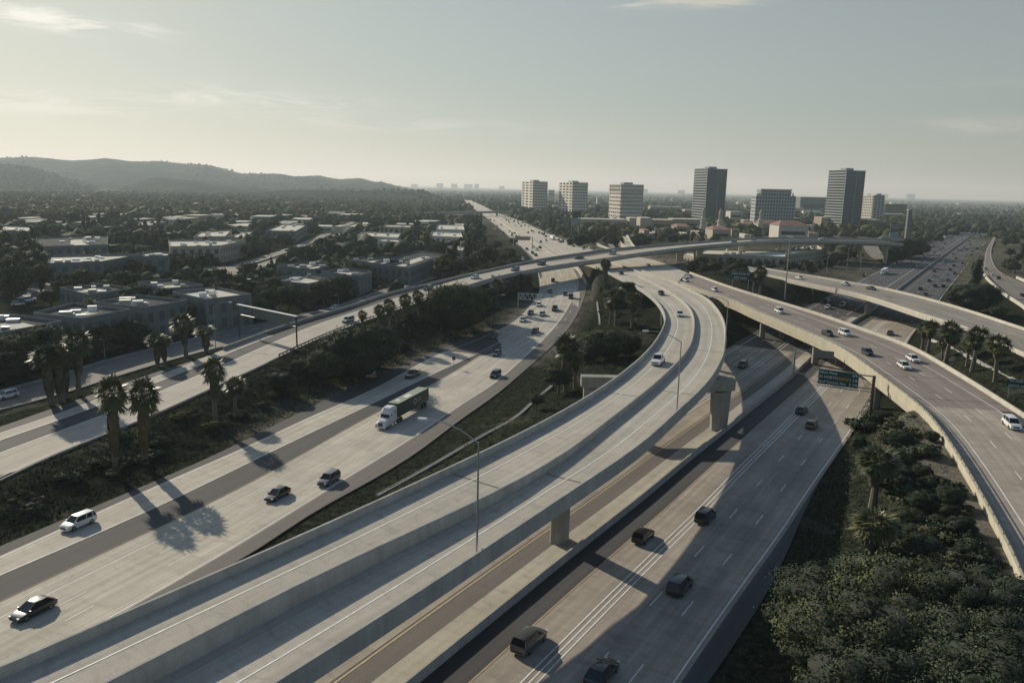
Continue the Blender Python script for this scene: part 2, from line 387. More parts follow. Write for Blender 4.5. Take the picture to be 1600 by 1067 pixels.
BRlow = TR(ZBR, .85, [(1602, 903), (1586.6, 865), (1552, 803), (1491, 700), (1446, 640), (1412.5, 614), (1366, 579), (1307.5, 539), (1268, 522), (1189, 489), (1164, 478.7), (1150, 471), (1104, 457), (1078, 447), (1052, 437), (1016, 427), (999, 421), (960, 408)], 45, 0)
BRup = TR(ZBR, .85, [(1690, 700), (1592, 640), (1544, 609), (1491, 577), (1416, 535.6), (1356, 515), (1320, 502), (1268, 485), (1189, 461.7), (1150, 450), (1086, 427.6), (1070, 422), (1016, 402.6), (978, 397), (937, 392), (924, 388), (891, 377), (859, 365), (819, 347), (795, 338), (775, 331), (758, 323)], 70, 900)
B2low = TR(Z8, .85, [(1660, 575), (1600, 550.6), (1544, 524), (1517, 512), (1469, 498), (1394, 473.8), (1360, 463), (1334, 456), (1294, 448.6), (1229, 434.8), (1196, 427.6)], 60, 40)
B2up = TR(Z8, .85, [(1640, 524), (1600, 512), (1568, 501), (1487, 475.6), (1412.5, 456), (1356, 444), (1320, 439), (1281, 431.5), (1235, 425), (1194, 418)], 60, 40)
Flow = TR(ZF, .6, [(0, 745), (75, 707.5), (182.5, 667.5), (232.5, 647.5), (325, 605), (400, 572), (450, 547.5), (537.5, 510), (585, 494), (660, 468), (720, 450), (780, 432), (859, 416.6), (911, 408.7), (950, 403.5), (990, 397), (1065, 387.6), (1170, 378), (1200, 376), (1300, 377), (1375, 379), (1412, 381)], 60, 0)
Fup = TR(ZF, .6, [(0, 662), (62, 640), (150, 610), (250, 575), (312, 557), (400, 525), (467, 502), (535, 482.5), (600, 460), (667, 444), (725, 430), (780, 418), (832, 407), (898, 397), (950, 389.7), (990, 386), (1065, 380), (1170, 373.0), (1200, 371.5), (1300, 372), (1375, 373.5), (1412, 374)], 60, 0)
Rleft = TR(Z0, .9, [(631, 1067), (800, 931), (888, 861), (965, 801), (994, 780), (1075, 712), (1104, 690), (1192, 620), (1237, 585), (1267, 557), (1331, 502), (1355, 488), (1400, 453), (1466, 404), (1533, 355), (1540, 345)], 70, 3000)
Rright = TR(Z0, 0, [(1105, 1067), (1187, 948), (1229, 865), (1270, 769), (1304, 714), (1327, 664), (1354, 622), (1416, 534), (1446, 495), (1487, 442), (1514, 407), (1545, 375), (1560, 355), (1568, 345)], 50, 3000)
FRl = TR(ZFR, 0, [(0, 610), (67, 594), (125, 574), (235, 545), (310, 527), (390, 510), (447, 497), (520, 480), (600, 452)], 60, 60)
FRr = TR(ZFR, 0, [(0, 640), (82, 620), (175, 590), (240, 570), (312, 550), (390, 531), (470, 505), (530, 487), (612, 456)], 60, 60)
BVl = TR(Z0, 0, [(300, 432), (340, 421), (385, 408), (420, 397), (462, 383), (512, 362), (540, 350)], 0, 60)
BVr = TR(Z0, 0, [(330, 444), (372, 431), (410, 418), (440, 408), (488, 391), (532, 369), (560, 354)], 0, 60)
RRl = TR([(0, 1)], 0, [(1640, 520), (1600, 481), (1570, 462), (1545, 440), (1537, 428), (1537, 410), (1541, 390), (1549, 376), (1556, 362)], 60, 300)
RRr = TR([(0, 1)], 0, [(1700, 480), (1640, 459), (1600, 443), (1580, 434), (1562, 424), (1553, 412), (1549, 398), (1551, 384), (1558, 368)], 60, 300)

# far width of the left 405 carriageway grows with distance
Wleft_off = lambda A: -24.2 - 0.0 * A[:, 1]
Rbase = np.array([(x, y, 0.0) for x, y, z in Rleft])
Wleft = offset(Rbase, np.interp(arclen(Rbase), [0, 300, 600, 1400], [-24.2, -24.2, -23.0, -24.0]))

# ------------------------------------------------------------------ ground height
strips = []
def add_strip(A, B, lift=0.0):
    B2 = pair(A, B); c = (A + B2) / 2; hw = np.linalg.norm(A[:, :2] - B2[:, :2], axis=1) / 2
    k = slice(None, None, 2) if len(c) > 8 else slice(None)
    strips.append((c[k], hw[k], lift))
add_strip(Lleft, Lright)
add_strip(clipY(Aleft, 395, 9e9), Bright)
add_strip(clipY(BRup, 318, 9e9), BRlow) if False else None
_b = pair(BRlow, BRup)
_c = (BRlow + _b) / 2; _h = np.linalg.norm(BRlow[:, :2] - _b[:, :2], axis=1) / 2
_k = BRlow[:, 1] > 292; strips.append((_c[_k][::2], np.minimum(_h[_k][::2], 12), 0))
_k = (BRlow[:, 1] < 139); strips.append((_c[_k], np.minimum(_h[_k], 10), 0))
_k = BRup[:, 1] > 400; _d = pair(BRup[_k], clipY(Bright, 380, 9e9)); strips.append(((BRup[_k] + _d)[::2] / 2, np.linalg.norm(BRup[_k][:, :2] - _d[:, :2], axis=1)[::2] / 2, 0))
_b = pair(B2low, B2up); _c = (B2low + _b) / 2; _h = np.minimum(np.linalg.norm(B2low[:, :2] - _b[:, :2], axis=1) / 2, 9)
_k = B2low[:, 1] < 222; strips.append((_c[_k], _h[_k], 0)); _k = B2low[:, 1] > 352; strips.append((_c[_k], _h[_k], 0))
_b = pair(Flow, Fup); _c = (Flow + _b) / 2; _h = np.linalg.norm(Flow[:, :2] - _b[:, :2], axis=1) / 2
_k = Flow[:, 1] < 285; strips.append((_c[_k], _h[_k], 0))
_b = pair(Wleft, Rright); _c = (Wleft + _b) / 2; _h = np.linalg.norm(Wleft[:, :2] - _b[:, :2], axis=1) / 2
strips.append((_c[::2], _h[::2], 0))
add_strip(FRl, FRr); add_strip(BVl, BVr); add_strip(RRl, RRr)
def base_z(x, y):
    return np.where(x < -20, -1.2 + 1.2 * np.clip((y - 300) / 400, 0, 1), 0.0)
def ground_h(x, y):
    x = np.atleast_1d(np.asarray(x, float)); y = np.atleast_1d(np.asarray(y, float))
    num = base_z(x, y) / 45.0**2; den = np.full_like(x, 1 / 45.0**2); cap = np.full_like(x, 1e9); dmin = np.full_like(x, 1e9)
    for c, hw, lift in strips:
        best = np.full_like(x, 1e9); bz = np.zeros_like(x)
        for i in range(len(c) - 1):
            ax, ay = c[i, 0], c[i, 1]; dx, dy = c[i + 1, 0] - ax, c[i + 1, 1] - ay; L = dx * dx + dy * dy + 1e-9
            t = np.clip(((x - ax) * dx + (y - ay) * dy) / L, 0, 1)
            d = np.hypot(x - ax - t * dx, y - ay - t * dy) - (hw[i] * (1 - t) + hw[i + 1] * t)
            k = d < best; best = np.where(k, d, best); bz = np.where(k, c[i, 2] * (1 - t) + c[i + 1, 2] * t, bz)
        w = 1 / (np.maximum(best - 2.0, 0)**2 + 0.6)
        num += bz * w; den += w
        cap = np.where(best < 4.5, np.minimum(cap, bz - 0.22), cap); dmin = np.minimum(dmin, best)
    return np.minimum(num / den, cap), dmin
def axis(fine0, fine1, st, lo, hi, g=1.16):
    a = list(np.arange(fine0, fine1 + 1e-6, st)); s = st
    while a[-1] < hi: s *= g; a.append(a[-1] + s)
    s = st
    while a[0] > lo: s *= g; a.insert(0, a[0] - s)
    return np.array(a)
gx = axis(-150, 190, 2.6, -30000, 30000); gy = axis(35, 480, 2.6, -200, 60000)
XX, YY = np.meshgrid(gx, gy); ZZ, DD = ground_h(XX.ravel(), YY.ravel())
nn = XX.size; bump = np.zeros(nn)
_x, _y = XX.ravel(), YY.ravel()
for _ in range(10):
    a = rng.uniform(0, 2 * PI); k = rng.uniform(0.15, 0.9); bump += np.sin((_x * math.cos(a) + _y * math.sin(a)) * k + rng.uniform(0, 6)) * 0.12 / (k + .6)
ZZ = ZZ + bump * np.clip((DD - 4.5) / 4, 0, 1) * (np.hypot(_x, _y) < 700) - 0.25 * (np.hypot(_x, _y) > 1200)
ZG = ZZ.reshape(len(gy), len(gx)); DG = DD.reshape(len(gy), len(gx)); ground_exact = ground_h
def ground_h(x, y):
    x = np.atleast_1d(np.asarray(x, float)); y = np.atleast_1d(np.asarray(y, float))
    i = np.clip(np.searchsorted(gx, x) - 1, 0, len(gx) - 2); j = np.clip(np.searchsorted(gy, y) - 1, 0, len(gy) - 2)
    u = np.clip((x - gx[i]) / (gx[i + 1] - gx[i]), 0, 1); v = np.clip((y - gy[j]) / (gy[j + 1] - gy[j]), 0, 1)
    f = lambda A: (A[j, i] * (1 - u) + A[j, i + 1] * u) * (1 - v) + (A[j + 1, i] * (1 - u) + A[j + 1, i + 1] * u) * v
    return f(ZG), f(DG)
def gz(x, y): return float(ground_h(x, y)[0][0])
def G(px, py):
    z = 0.0
    for _ in range(6):
        p = P(px, py, z); z = 0.5 * z + 0.5 * gz(p[0], p[1])
    return (p[0], p[1], z)

me = bpy.data.meshes.new('ground'); nx_, ny_ = len(gx), len(gy)
idx = np.arange(nn).reshape(ny_, nx_)
faces = np.stack([idx[:-1, :-1], idx[:-1, 1:], idx[1:, 1:], idx[1:, :-1]], -1).reshape(-1, 4)
me.from_pydata(np.stack([_x, _y, ZZ], 1).tolist(), [], faces.tolist())
at = me.attributes.new('dry', 'FLOAT', 'POINT')
def dpoly(x, y, A):
    best = np.full_like(x, 1e9)
    for a, b in zip(A[:-1], A[1:]):
        dx, dy = b[0] - a[0], b[1] - a[1]; t = np.clip(((x - a[0]) * dx + (y - a[1]) * dy) / (dx * dx + dy * dy + 1e-9), 0, 1)
        best = np.minimum(best, np.hypot(x - a[0] - t * dx, y - a[1] - t * dy))
    return best
dry = np.clip(1.2 - np.maximum(dpoly(_x, _y, clipY(BRlow, 60, 140)) - 3, 0) / 6, 0, 1)
dry = np.maximum(dry, 0.75 * np.clip(1.0 - dpoly(_x, _y, clipY(Lleft, 150, 320)) / 9, 0, 1))
dry = np.maximum(dry, 0.8 * np.clip(1.0 - dpoly(_x, _y, clipY(Lright, 215, 420)) / 6, 0, 1))
dry = np.maximum(dry, 0.9 * ((_y > 420) & (_x > -60) & (_x < 250) & (_y < 1200)) * np.clip(1.3 - dpoly(_x, _y, clipY(BRup, 400, 1400)) / 45, 0, 1))
dry = np.maximum(dry, 0.5 * ((_x > 140) & (_y > 420) & (_y < 900)))
at.data.foreach_set('value', dry.astype(np.float32))
gm, nt, b = newmat('planted_ground'); b.inputs['Roughness'].default_value = 1.0; b.inputs['Specular IOR Level'].default_value = 0.0
p = geo_pos(nt)
n1 = noise(nt, p, 0.06, 6, 0.6); n2 = noise(nt, p, 0.9, 5, 0.7); n3 = noise(nt, p, 0.0035, 8, 0.7); n4 = noise(nt, p, 3.5, 3, 0.6)
c_ivy = ramp(nt, n2.outputs['Fac'], [(0.35, (0.011, 0.014, 0.011)), (0.5, (0.027, 0.032, 0.022)), (0.72, (0.068, 0.068, 0.045))]).outputs[0]
c_dirt = ramp(nt, n2.outputs['Fac'], [(0.3, (0.12, 0.108, 0.09)), (0.7, (0.25, 0.228, 0.188))]).outputs[0]
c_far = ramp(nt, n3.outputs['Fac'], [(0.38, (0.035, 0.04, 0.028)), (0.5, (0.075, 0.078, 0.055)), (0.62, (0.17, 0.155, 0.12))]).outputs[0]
dr = nt.nodes.new('ShaderNodeAttribute'); dr.attribute_name = 'dry'
fac = mth(nt, 'MULTIPLY', dr.outputs['Fac'], ramp(nt, n1.outputs['Fac'], [(0.35, (0.4,) * 3), (0.55, (1,) * 3)]).outputs[0])
near = mix(nt, c_ivy, c_dirt, fac)
near = mix(nt, near, c_dirt, mth(nt, 'MULTIPLY', mth(nt, 'GREATER_THAN', n1.outputs['Fac'], 0.6), 0.22))
sxyz = nt.nodes.new('ShaderNodeSeparateXYZ'); nt.links.new(p, sxyz.inputs[0])
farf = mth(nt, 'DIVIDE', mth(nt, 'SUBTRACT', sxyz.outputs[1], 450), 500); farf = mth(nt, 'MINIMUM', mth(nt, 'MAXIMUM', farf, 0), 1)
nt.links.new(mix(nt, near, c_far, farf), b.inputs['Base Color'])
bp = nt.nodes.new('ShaderNodeBump'); bp.inputs['Strength'].default_value = 0.8; bp.inputs['Distance'].default_value = 0.35
nt.links.new(mth(nt, 'ADD', n2.outputs['Fac'], n4.outputs['Fac']), bp.inputs['Height']); nt.links.new(bp.outputs[0], b.inputs['Normal'])
me.materials.append(gm); me.update()
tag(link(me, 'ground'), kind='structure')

# ------------------------------------------------------------------ roads on the ground
def struct(mb, name, mats, parent=None):
    o = mb.build(name, mats, parent)
    if parent is None: tag(o, kind='structure')
    return o
LM_ = [MAT['white_line'], MAT['yellow_line'], MAT['tar']]
def skirted(mb, A, B, m=0):
    ribbon(mb, A, B, 0.0, m)
    for E, sgn in ((A, -1), (B, 1)):
        for i in range(len(E) - 1):
            a, c = E[i], E[i + 1]
            q = [(a[0], a[1], a[2]), (c[0], c[1], c[2]), (c[0], c[1], c[2] - 1.2), (a[0], a[1], a[2] - 1.2)]
            mb.quad(*(q if sgn > 0 else q[::-1]), m, ((0, 0), (1, 0), (1, 1), (0, 1)))
# left freeway
mb = MB(); skirted(mb, Lleft, pair(Lleft, Lright)); left_fwy = struct(mb, 'left_freeway', [MAT['asphalt']])
mb = MB(); ribbon(mb, LLl, pair(LLl, LLr), 0.02); ribbon(mb, LMl, pair(LMl, LMr), 0.03)
LFl = clipY(Lleft, 380, 9e9); LFr = pair(LFl, Lright)
ribbon(mb, LFl * 0.93 + LFr * 0.07, LFl * 0.03 + LFr * 0.97, 0.035)
struct(mb, 'concrete_lanes', [MAT['conc_lane']], left_fwy)
_r = clipY(LMr, 0, 9e9); mb = MB(); ribbon(mb, _r, pair(_r, Lright), 0.025); struct(mb, 'brown_shoulder', [MAT['brown']], left_fwy)
mb = MB()
nL = LMl[LMl[:, 1] < 238]
strip(mb, nL, 3.2, 0.13, 0.05, 0)
strip(mb, nL, 0.15, 0.16, 0.05, 1); strip(mb, nL, -0.25, 0.3, 0.03, 2)
strip(mb, nL, 6.6, 0.13, 0.05, 0, (3.7, 14.6, 4.0)); strip(mb, nL, 10.15, 0.13, 0.05, 0, (3.7, 14.6, 2.0))
fL = LMl[LMl[:, 1] > 238]
for o_ in (3.4, 7.0, 10.6): strip(mb, fL, o_, 0.15, 0.05, 0, (3.7, 14.6))
strip(mb, clipY(LMr, -50, 330), -0.4, 0.16, 0.05, 0)
strip(mb, LLl, 0.5, 0.16, 0.05, 0); strip(mb, LLr, -0.2, 0.16, 0.05, 0)
c_ = (LFl + LFr) / 2
for o_ in (-7.6, -3.9, -.2, 3.5, 7.2): strip(mb, c_, o_, 0.18, 0.06, 0, (3.7, 14.6))
struct(mb, 'lane_marking', LM_, left_fwy)
# central + right far carriageways
A_far = clipY(Aleft, 395, 9e9); B_far = pair(A_far, Bright)
mb = MB(); skirted(mb, A_far, B_far); far_mid = struct(mb, 'far_freeway', [MAT['conc_lane']])
mb = MB(); c_ = (A_far + B_far) / 2
for o_ in (-3.8, 0, 3.8): strip(mb, c_, o_, 0.18, 0.04, 0, (3.7, 14.6))
struct(mb, 'lane_marking', LM_, far_mid)
R_far = clipY(BRup, 392, 9e9); Rl_far = pair(R_far, Bright)
mb = MB(); skirted(mb, Rl_far + np.array([0, 0, .02]), R_far + np.array([0, 0, .02])); far_r = struct(mb, 'far_right_freeway', [MAT['conc_lane']])
mb = MB()
for o_ in (-3, -6.7, -10.4, -14.1): strip(mb, R_far, -o_ , 0.18, 0.06, 0, (3.7, 14.6))
struct(mb, 'lane_marking', LM_, far_r)
# lower freeway (405): asphalt base, overlays
Rr_p = pair(Rbase, Rright)
mb = MB(); skirted(mb, Wleft, Rr_p); low_fwy = struct(mb, 'lower_freeway', [MAT['asph405']])
sR = arclen(Rbase)
nearR = Rbase[(sR < 345)]
mb = MB()
ribbon(mb, offset(nearR, 4.1), offset(nearR, np.minimum(20.8, 50)), 0.02, 0, 4.1)          # worn concrete lanes
nW = Rbase[sR < 260]
ribbon(mb, offset(nW, -23.5), offset(nW, -6.0), 0.02, 0, 0)
struct(mb, 'worn_lanes', [MAT['conc_R']], low_fwy)
mb = MB(); ribbon(mb, offset(nearR, -3.3), offset(nearR, -0.3), 0.14); 
for e in (-3.3,):
    Q = offset(nearR, e)
    for i in range(len(Q) - 1): mb.quad((Q[i][0], Q[i][1], 0.14), (Q[i+1][0], Q[i+1][1], 0.14), (Q[i+1][0], Q[i+1][1], -.1), (Q[i][0], Q[i][1], -.1), 0, ((0,0),(1,0),(1,1),(0,1)))
struct(mb, 'median_slab', [MAT['conc_deck']], low_fwy)
mb = MB(); ribbon(mb, offset(nearR, -6.0), offset(nearR, -3.3), 0.025); struct(mb, 'inner_shoulder', [MAT['brown']], low_fwy)
mb = MB()
strip(mb, Rbase, 4.2, 0.16, 0.05, 1)
for o_ in (8.2, 8.85, 9.5): strip(mb, nearR, o_, 0.17, 0.05, 0)
for o_ in (13.0, 16.7): strip(mb, Rbase, o_, 0.14, 0.05, 0, (3.7, 14.6, 9.5))
strip(mb, Rbase[sR > 345], 9.2, 0.16, 0.05, 0, (3.7, 14.6))
strip(mb, Rbase, 20.2, 0.18, 0.05, 0)
strip(mb, nearR, -6.15, 0.2, 0.05, 1); strip(mb, nearR, -6.5, 0.12, 0.04, 2)
for o_ in (-10.3, -11.3): strip(mb, nearR, o_, 0.17, 0.05, 0)
strip(mb, Rbase[sR > 345], -6.15, 0.2, 0.05, 0); strip(mb, Rbase[sR > 345], -9.8, 0.15, 0.05, 0, (3.7, 14.6))
for o_ in (-14.6, -18.1): strip(mb, Rbase, o_, 0.14, 0.05, 0, (3.7, 14.6, 5))
strip(mb, Rbase, -21.7, 0.18, 0.05, 0)
struct(mb, 'lane_marking', LM_, low_fwy)
bar = empty('median_barrier', tuple(Rbase[6]), 0, 'long low concrete barrier down the middle of the lower freeway', 'barrier')
def rel(mbx, o):
    L = o.location; mbx.v = [(x - L[0], y - L[1], z - L[2]) for x, y, z in mbx.v]
def part(mbx, name, mats, parent, smooth=False):
    rel(mbx, parent); return mbx.build(name, mats, parent, smooth)
mb = MB(); sweep(mb, Rbase[sR < 3500], [(-.35, -.2), (.35, -.2), (.28, .25), (.12, .95), (-.12, .95), (-.28, .25)]); part(mb, 'barrier_wall', [MAT['barrier']], bar)
mb = MB(); ribbon(mb, offset(nearR, .36), offset(nearR, 0.9), 0.03)
part(mb, 'gutter', [MAT['asphalt']], bar)
# frontage road, boulevard, right ramp
mb = MB(); skirted(mb, FRl, pair(FRl, FRr)); fr = struct(mb, 'frontage_road', [MAT['asph_mid']])
mb = MB()
for f_ in (0.33, 0.66):
    Q = FRl * (1 - f_) + pair(FRl, FRr) * f_; strip(mb, Q, 0, 0.13, 0.03, 0, (3, 12))
strip(mb, FRl, 0.5, 0.15, 0.03, 0); struct(mb, 'lane_marking', LM_, fr)
mb = MB(); sweep(mb, FRl, [(-.25, -.1), (.0, -.1), (.0, .15), (-.25, .15)]); sweep(mb, FRr, [(0, -.1), (.25, -.1), (.25, .15), (0, .15)]); struct(mb, 'kerb', [MAT['barrier']], fr)
mb = MB(); Bp = pair(BVl, BVr); skirted(mb, BVl, BVl * .6 + Bp * .4); skirted(mb, BVl * .42 + Bp * .58, Bp); struct(mb, 'boulevard', [MAT['asph_mid']])
mb = MB(); skirted(mb, RRl, pair(RRl, RRr)); rr = struct(mb, 'right_entrance_ramp', [MAT['asph_mid']])
mb = MB(); strip(mb, RRl, 0.8, 0.15, 0.03, 0); strip(mb, pair(RRl, RRr), -0.6, 0.15, 0.03, 0); struct(mb, 'lane_marking', LM_, rr)

# ------------------------------------------------------------------ bridges
BARR = [(-.22, -.3), (.22, -.3), (.20, .3), (.12, .85), (-.12, .85), (-.20, .3)]
def barrier(mb, A, h=0.85, w=1.0, base=-0.3, m=0): sweep(mb, A, [(o * w, base if z < 0 else z * h / .85) for o, z in BARR], m)
def deck_slab(mb, A, B, th, inset=2.2, m=0, edge=.35):
    """box girder: overhanging slab with a narrower box under it"""
    n = len(A); rings = []
    for a, b in zip(A, B):
        d = b[:2] - a[:2]; w = np.linalg.norm(d); u = d / w; i = min(inset, w * .3)
        pts = [(a, 0, -.02), (b, 0, -.02), (b, 0, -edge), (b, -i, -edge - .25), (b, -i - .5, -th), (a, i + .5, -th), (a, i, -edge - .25), (a, 0, -edge)]
        rings.append([(q[0] + u[0] * o, q[1] + u[1] * o, q[2] + z) for q, o, z in pts])
    mb.loft(rings, m)
def pier(root, px, py, dirv, w, t, ztop, flare=0.0, capw=None, capoff=0.0, mat='girder', zb=None, name='pier'):
    p = G(px, py) if zb is None else P(px, py, zb); q = Vector((dirv[0], dirv[1])).normalized(); n = (-q[1], q[0])
    mb = MB(); z0 = p[2] - 1.0; H_ = ztop - p[2]
    def ring(z, ww, tt, off=0):
        c = 0.25
        pts = [(-ww / 2 + c, -tt / 2), (ww / 2 - c, -tt / 2), (ww / 2, -tt / 2 + c), (ww / 2, tt / 2 - c), (ww / 2 - c, tt / 2), (-ww / 2 + c, tt / 2), (-ww / 2, tt / 2 - c), (-ww / 2, -tt / 2 + c)]
        return [(p[0] + (a + off) * n[0] + b * q[0], p[1] + (a + off) * n[1] + b * q[1], z) for a, b in pts]
    if capw is None: mb.loft([ring(z0, w, t), ring(p[2] + H_ * .6, w, t), ring(ztop, w + flare, t)])
    else:
        mb.loft([ring(z0, w, t), ring(ztop - 2.2, w, t)])
    o = part(mb, name, [MAT[mat]], root)
    return p
dirR = (Rbase[30] - Rbase[20])[:2]
# curving ramp pair A/B
rampE = empty('curved_connector_ramp', tuple(Aleft[20]), 0, 'pair of pale concrete connector ramps curving over the lower freeway on piers', 'ramp bridge')
An = clipY(Aleft, -40, 400); An = An[:np.argmax(An[:, 1] >= 396) + 1] if (An[:, 1] >= 396).any() else An
Mp = pair(An, Amid); Bp_ = pair(Amid, Bright)
mb = MB(); ribbon(mb, offset(An, .2), Mp, 0.0); part(mb, 'left_deck', [MAT['conc_deck']], rampE)
BA = offset(Amid, .3); BA[:, 2] = Bp_[:, 2]
mb = MB(); ribbon(mb, BA, Bp_, 0.0); part(mb, 'right_deck', [MAT['conc_deck']], rampE)
_sa = An.copy(); _sb = pair(An, Bright).copy(); _dz = np.where(_sa[:, 1] < 96, np.maximum(_sa[:, 2] - _sb[:, 2], 0) + .2, 0); _sa[:, 2] -= _dz + .25; _sb[:, 2] -= .25
mb = MB(); deck_slab(mb, _sa, _sb, 1.8); part(mb, 'box_girder', [MAT['girder']], rampE)
mb = MB(); barrier(mb, An, 0.9, 1.1); part(mb, 'parapet', [MAT['barrier']], rampE)
mb = MB(); barrier(mb, Bright[(Bright[:, 1] < 452)], 0.9, 1.1, -.9); part(mb, 'parapet', [MAT['barrier']], rampE)
mb = MB()
Am2 = Amid.copy(); rings = []
nA = normals(Am2)
for p_, q_, bz in zip(Am2, nA, Bp_[:, 2]):
    lo = bz - p_[2] - .3
    rings.append([(p_[0] + q_[0] * o, p_[1] + q_[1] * o, p_[2] + z) for o, z in ((-.22, lo), (.32, lo), (.28, .2), (.14, .9), (-.14, .9), (-.2, .3))])
mb.loft(rings); part(mb, 'dividing_parapet', [MAT['barrier']], rampE)
mb = MB()
strip(mb, cross(An, Mp, 3.3), 0, 0.16, 0.02, 0); strip(mb, cross(Mp, An, .75), 0, 0.14, 0.02, 1)
strip(mb, cross(Bp_, BA, 3.15), 0, 0.16, 0.02, 0); strip(mb, cross(BA, Bp_, 1.0), 0, 0.14, 0.02, 1)
for Y_ in (92, 131, 170, 232, 300):     # expansion joints
    for Ea, Eb in ((An, Mp), (BA, Bp_)):
        i = int(np.argmin(abs(Ea[:, 1] - Y_))); a, b_ = Ea[i], Eb[i]; d = (b_ - a)[:2]; u = np.array([-d[1], d[0]]) / np.linalg.norm(d) * .12
        a = a + (b_ - a) * .05; b_ = b_ - (b_ - a) * .03
        mb.quad((a[0] - u[0], a[1] - u[1], a[2] + .015), (b_[0] - u[0], b_[1] - u[1], b_[2] + .015), (b_[0] + u[0], b_[1] + u[1], b_[2] + .015), (a[0] + u[0], a[1] + u[1], a[2] + .015), 2)
part(mb, 'lane_marking', LM_, rampE)
# piers of the ramp pair
def rect_col(mb, c, q, w, t, z0, z1, ch=0.3, m=0, w1=None):
    n = (-q[1], q[0])
    def ring(z, ww):
        pts = [(-ww / 2 + ch, -t / 2), (ww / 2 - ch, -t / 2), (ww / 2, -t / 2 + ch), (ww / 2, t / 2 - ch), (ww / 2 - ch, t / 2), (-ww / 2 + ch, t / 2), (-ww / 2, t / 2 - ch), (-ww / 2, -t / 2 + ch)]
        return [(c[0] + a * n[0] + b * q[0], c[1] + a * n[1] + b * q[1], z) for a, b in pts]
    mb.loft([ring(z0, w), ring(z1, w if w1 is None else w1)], m)
qR = Vector(dirR).normalized()
c1 = P(878, 848, 0.14); mb = MB(); rect_col(mb, (c1[0] - .3, c1[1] + .8), qR, 1.8, 2.6, -.5, 10.4); part(mb, 'pier', [MAT['girder']], rampE)
# outrigger bent: beam from the bank column to the median column
cR = (40.4, 147.7, 0.14); cL = (15.6, 148.5, gz(15.6, 148.5)); ZCAP = 10.3
ux = np.array([cR[0] - cL[0], cR[1] + 1 - cL[1]]); Lb = np.linalg.norm(ux); ux /= Lb; uy = np.array([-ux[1], ux[0]])
def bx(s_, w_, z): return [(cL[0] + ux[0] * s_ + uy[0] * e, cL[1] + ux[1] * s_ + uy[1] * e, z) for e in (-w_, w_)]
mb = MB()
for s0, s1, zt, zb_ in ((-2.2, Lb + 2.4, ZCAP, ZCAP - 2.0),):
    rings = [[*bx(s0, 1.1, zb_), *bx(s0, 1.1, zt)[::-1]], [*bx(s0 + 2.0, 1.1, zb_ - .6), *bx(s0 + 2, 1.1, zt)[::-1]], [*bx(s1 - 2., 1.1, zb_ - .6), *bx(s1 - 2, 1.1, zt)[::-1]], [*bx(s1, 1.1, zb_), *bx(s1, 1.1, zt)[::-1]]]
    mb.loft(rings)
part(mb, 'bent_cap', [MAT['girder']], rampE)
mb = MB(); rect_col(mb, (cR[0], cR[1] + 1), Vector(uy), 2.9, 2.2, -.5, ZCAP - 2.2, w1=3.6); part(mb, 'pier', [MAT['girder']], rampE)
mb = MB(); rect_col(mb, (cL[0], cL[1]), Vector(uy), 2.6, 2.2, cL[2] - 1, ZCAP - 2.2, w1=3.4); part(mb, 'pier', [MAT['girder']], rampE)
# two more piers under the curve
for px_, py_ in ((1022, 489), (955, 640)):
    i = int(np.argmin(np.hypot(An[:, 0] - P(px_, py_, 0)[0], An[:, 1] - P(px_, py_, 0)[1])))
for Y_ in (205, 258, 318):
    i = int(np.argmin(abs(An[:, 1] - Y_))); pa, pb = An[i], pair(An[i:i + 1], Bright)[0]
    for f_ in (.24, .76):
        c = pa * (1 - f_) + pb * f_; z0 = gz(c[0], c[1]); d = (pb - pa)[:2]; d /= np.linalg.norm(d)
        mb = MB(); rect_col(mb, c, Vector((-d[1], d[0])), 1.8, 1.6, z0 - 1, pa[2] - 1.6, w1=2.6); part(mb, 'pier', [MAT['girder']], rampE)

# brown overpass
ovE = empty('brown_overpass', tuple(BRlow[20]), 0, 'wide brown freeway overpass with tan girder carrying cars over the lower freeway', 'overpass')
kB = BRlow[:, 1] < 396; Bl = BRlow[kB]; Bu = pair(Bl, BRup)
mb = MB(); ribbon(mb, Bl, Bu, 0.0, 0, 0); part(mb, 'road_deck', [MAT['brdeck']], ovE)
k = Bl[:, 1] < 150
mb = MB(); ribbon(mb, cross(Bl[k], Bu[k], 15.0), cross(Bl[k], Bu[k], 40), .02); part(mb, 'asphalt_shoulder', [MAT['asphalt']], ovE)
mb = MB(); ribbon(mb, cross(Bl[k], Bu[k], 0.3), cross(Bl[k], Bu[k], 15.0), .02); part(mb, 'concrete_lanes', [MAT['conc_R']], ovE)
k = (Bl[:, 1] > 139) & (Bl[:, 1] < 296); a_, b2_ = Bl[k], Bu[k]
mb = MB(); deck_slab(mb, a_, b2_, 1.7, 1.0, edge=.6); part(mb, 'box_girder', [MAT['girder']], ovE)
mb = MB(); sweep(mb, Bl, [(-.42, -1.0), (-.02, -1.0), (.0, 1.1), (-.42, 1.1)]); part(mb, 'parapet', [MAT['tan_girder']], ovE)
mb = MB(); sweep(mb, a_, [(-.30, -2.0), (.1, -2.0), (.1, -1.0), (-.30, -1.0)]); part(mb, 'fascia_beam', [MAT['tan_girder']], ovE)
mb = MB()
q_ = offset(Bl, -.2); s_ = arclen(q_)
mb.tube([tuple(p + np.array([0, 0, 1.42])) for p in q_[::2]], 0.06, 5)
for d_ in np.arange(2, s_[-1], 3.0):
    x_, y_, z_ = (np.interp(d_, s_, q_[:, k_]) for k_ in range(3)); mb.box((x_, y_, z_ + 1.25), (.09, .09, .35))
part(mb, 'rail', [MAT['dark_metal']], ovE)
BU = BRup[(BRup[:, 1] < 392)]
mb = MB(); barrier(mb, BU, 0.85, 1.3, -1.2); part(mb, 'parapet', [MAT['barrier_lt']], ovE)
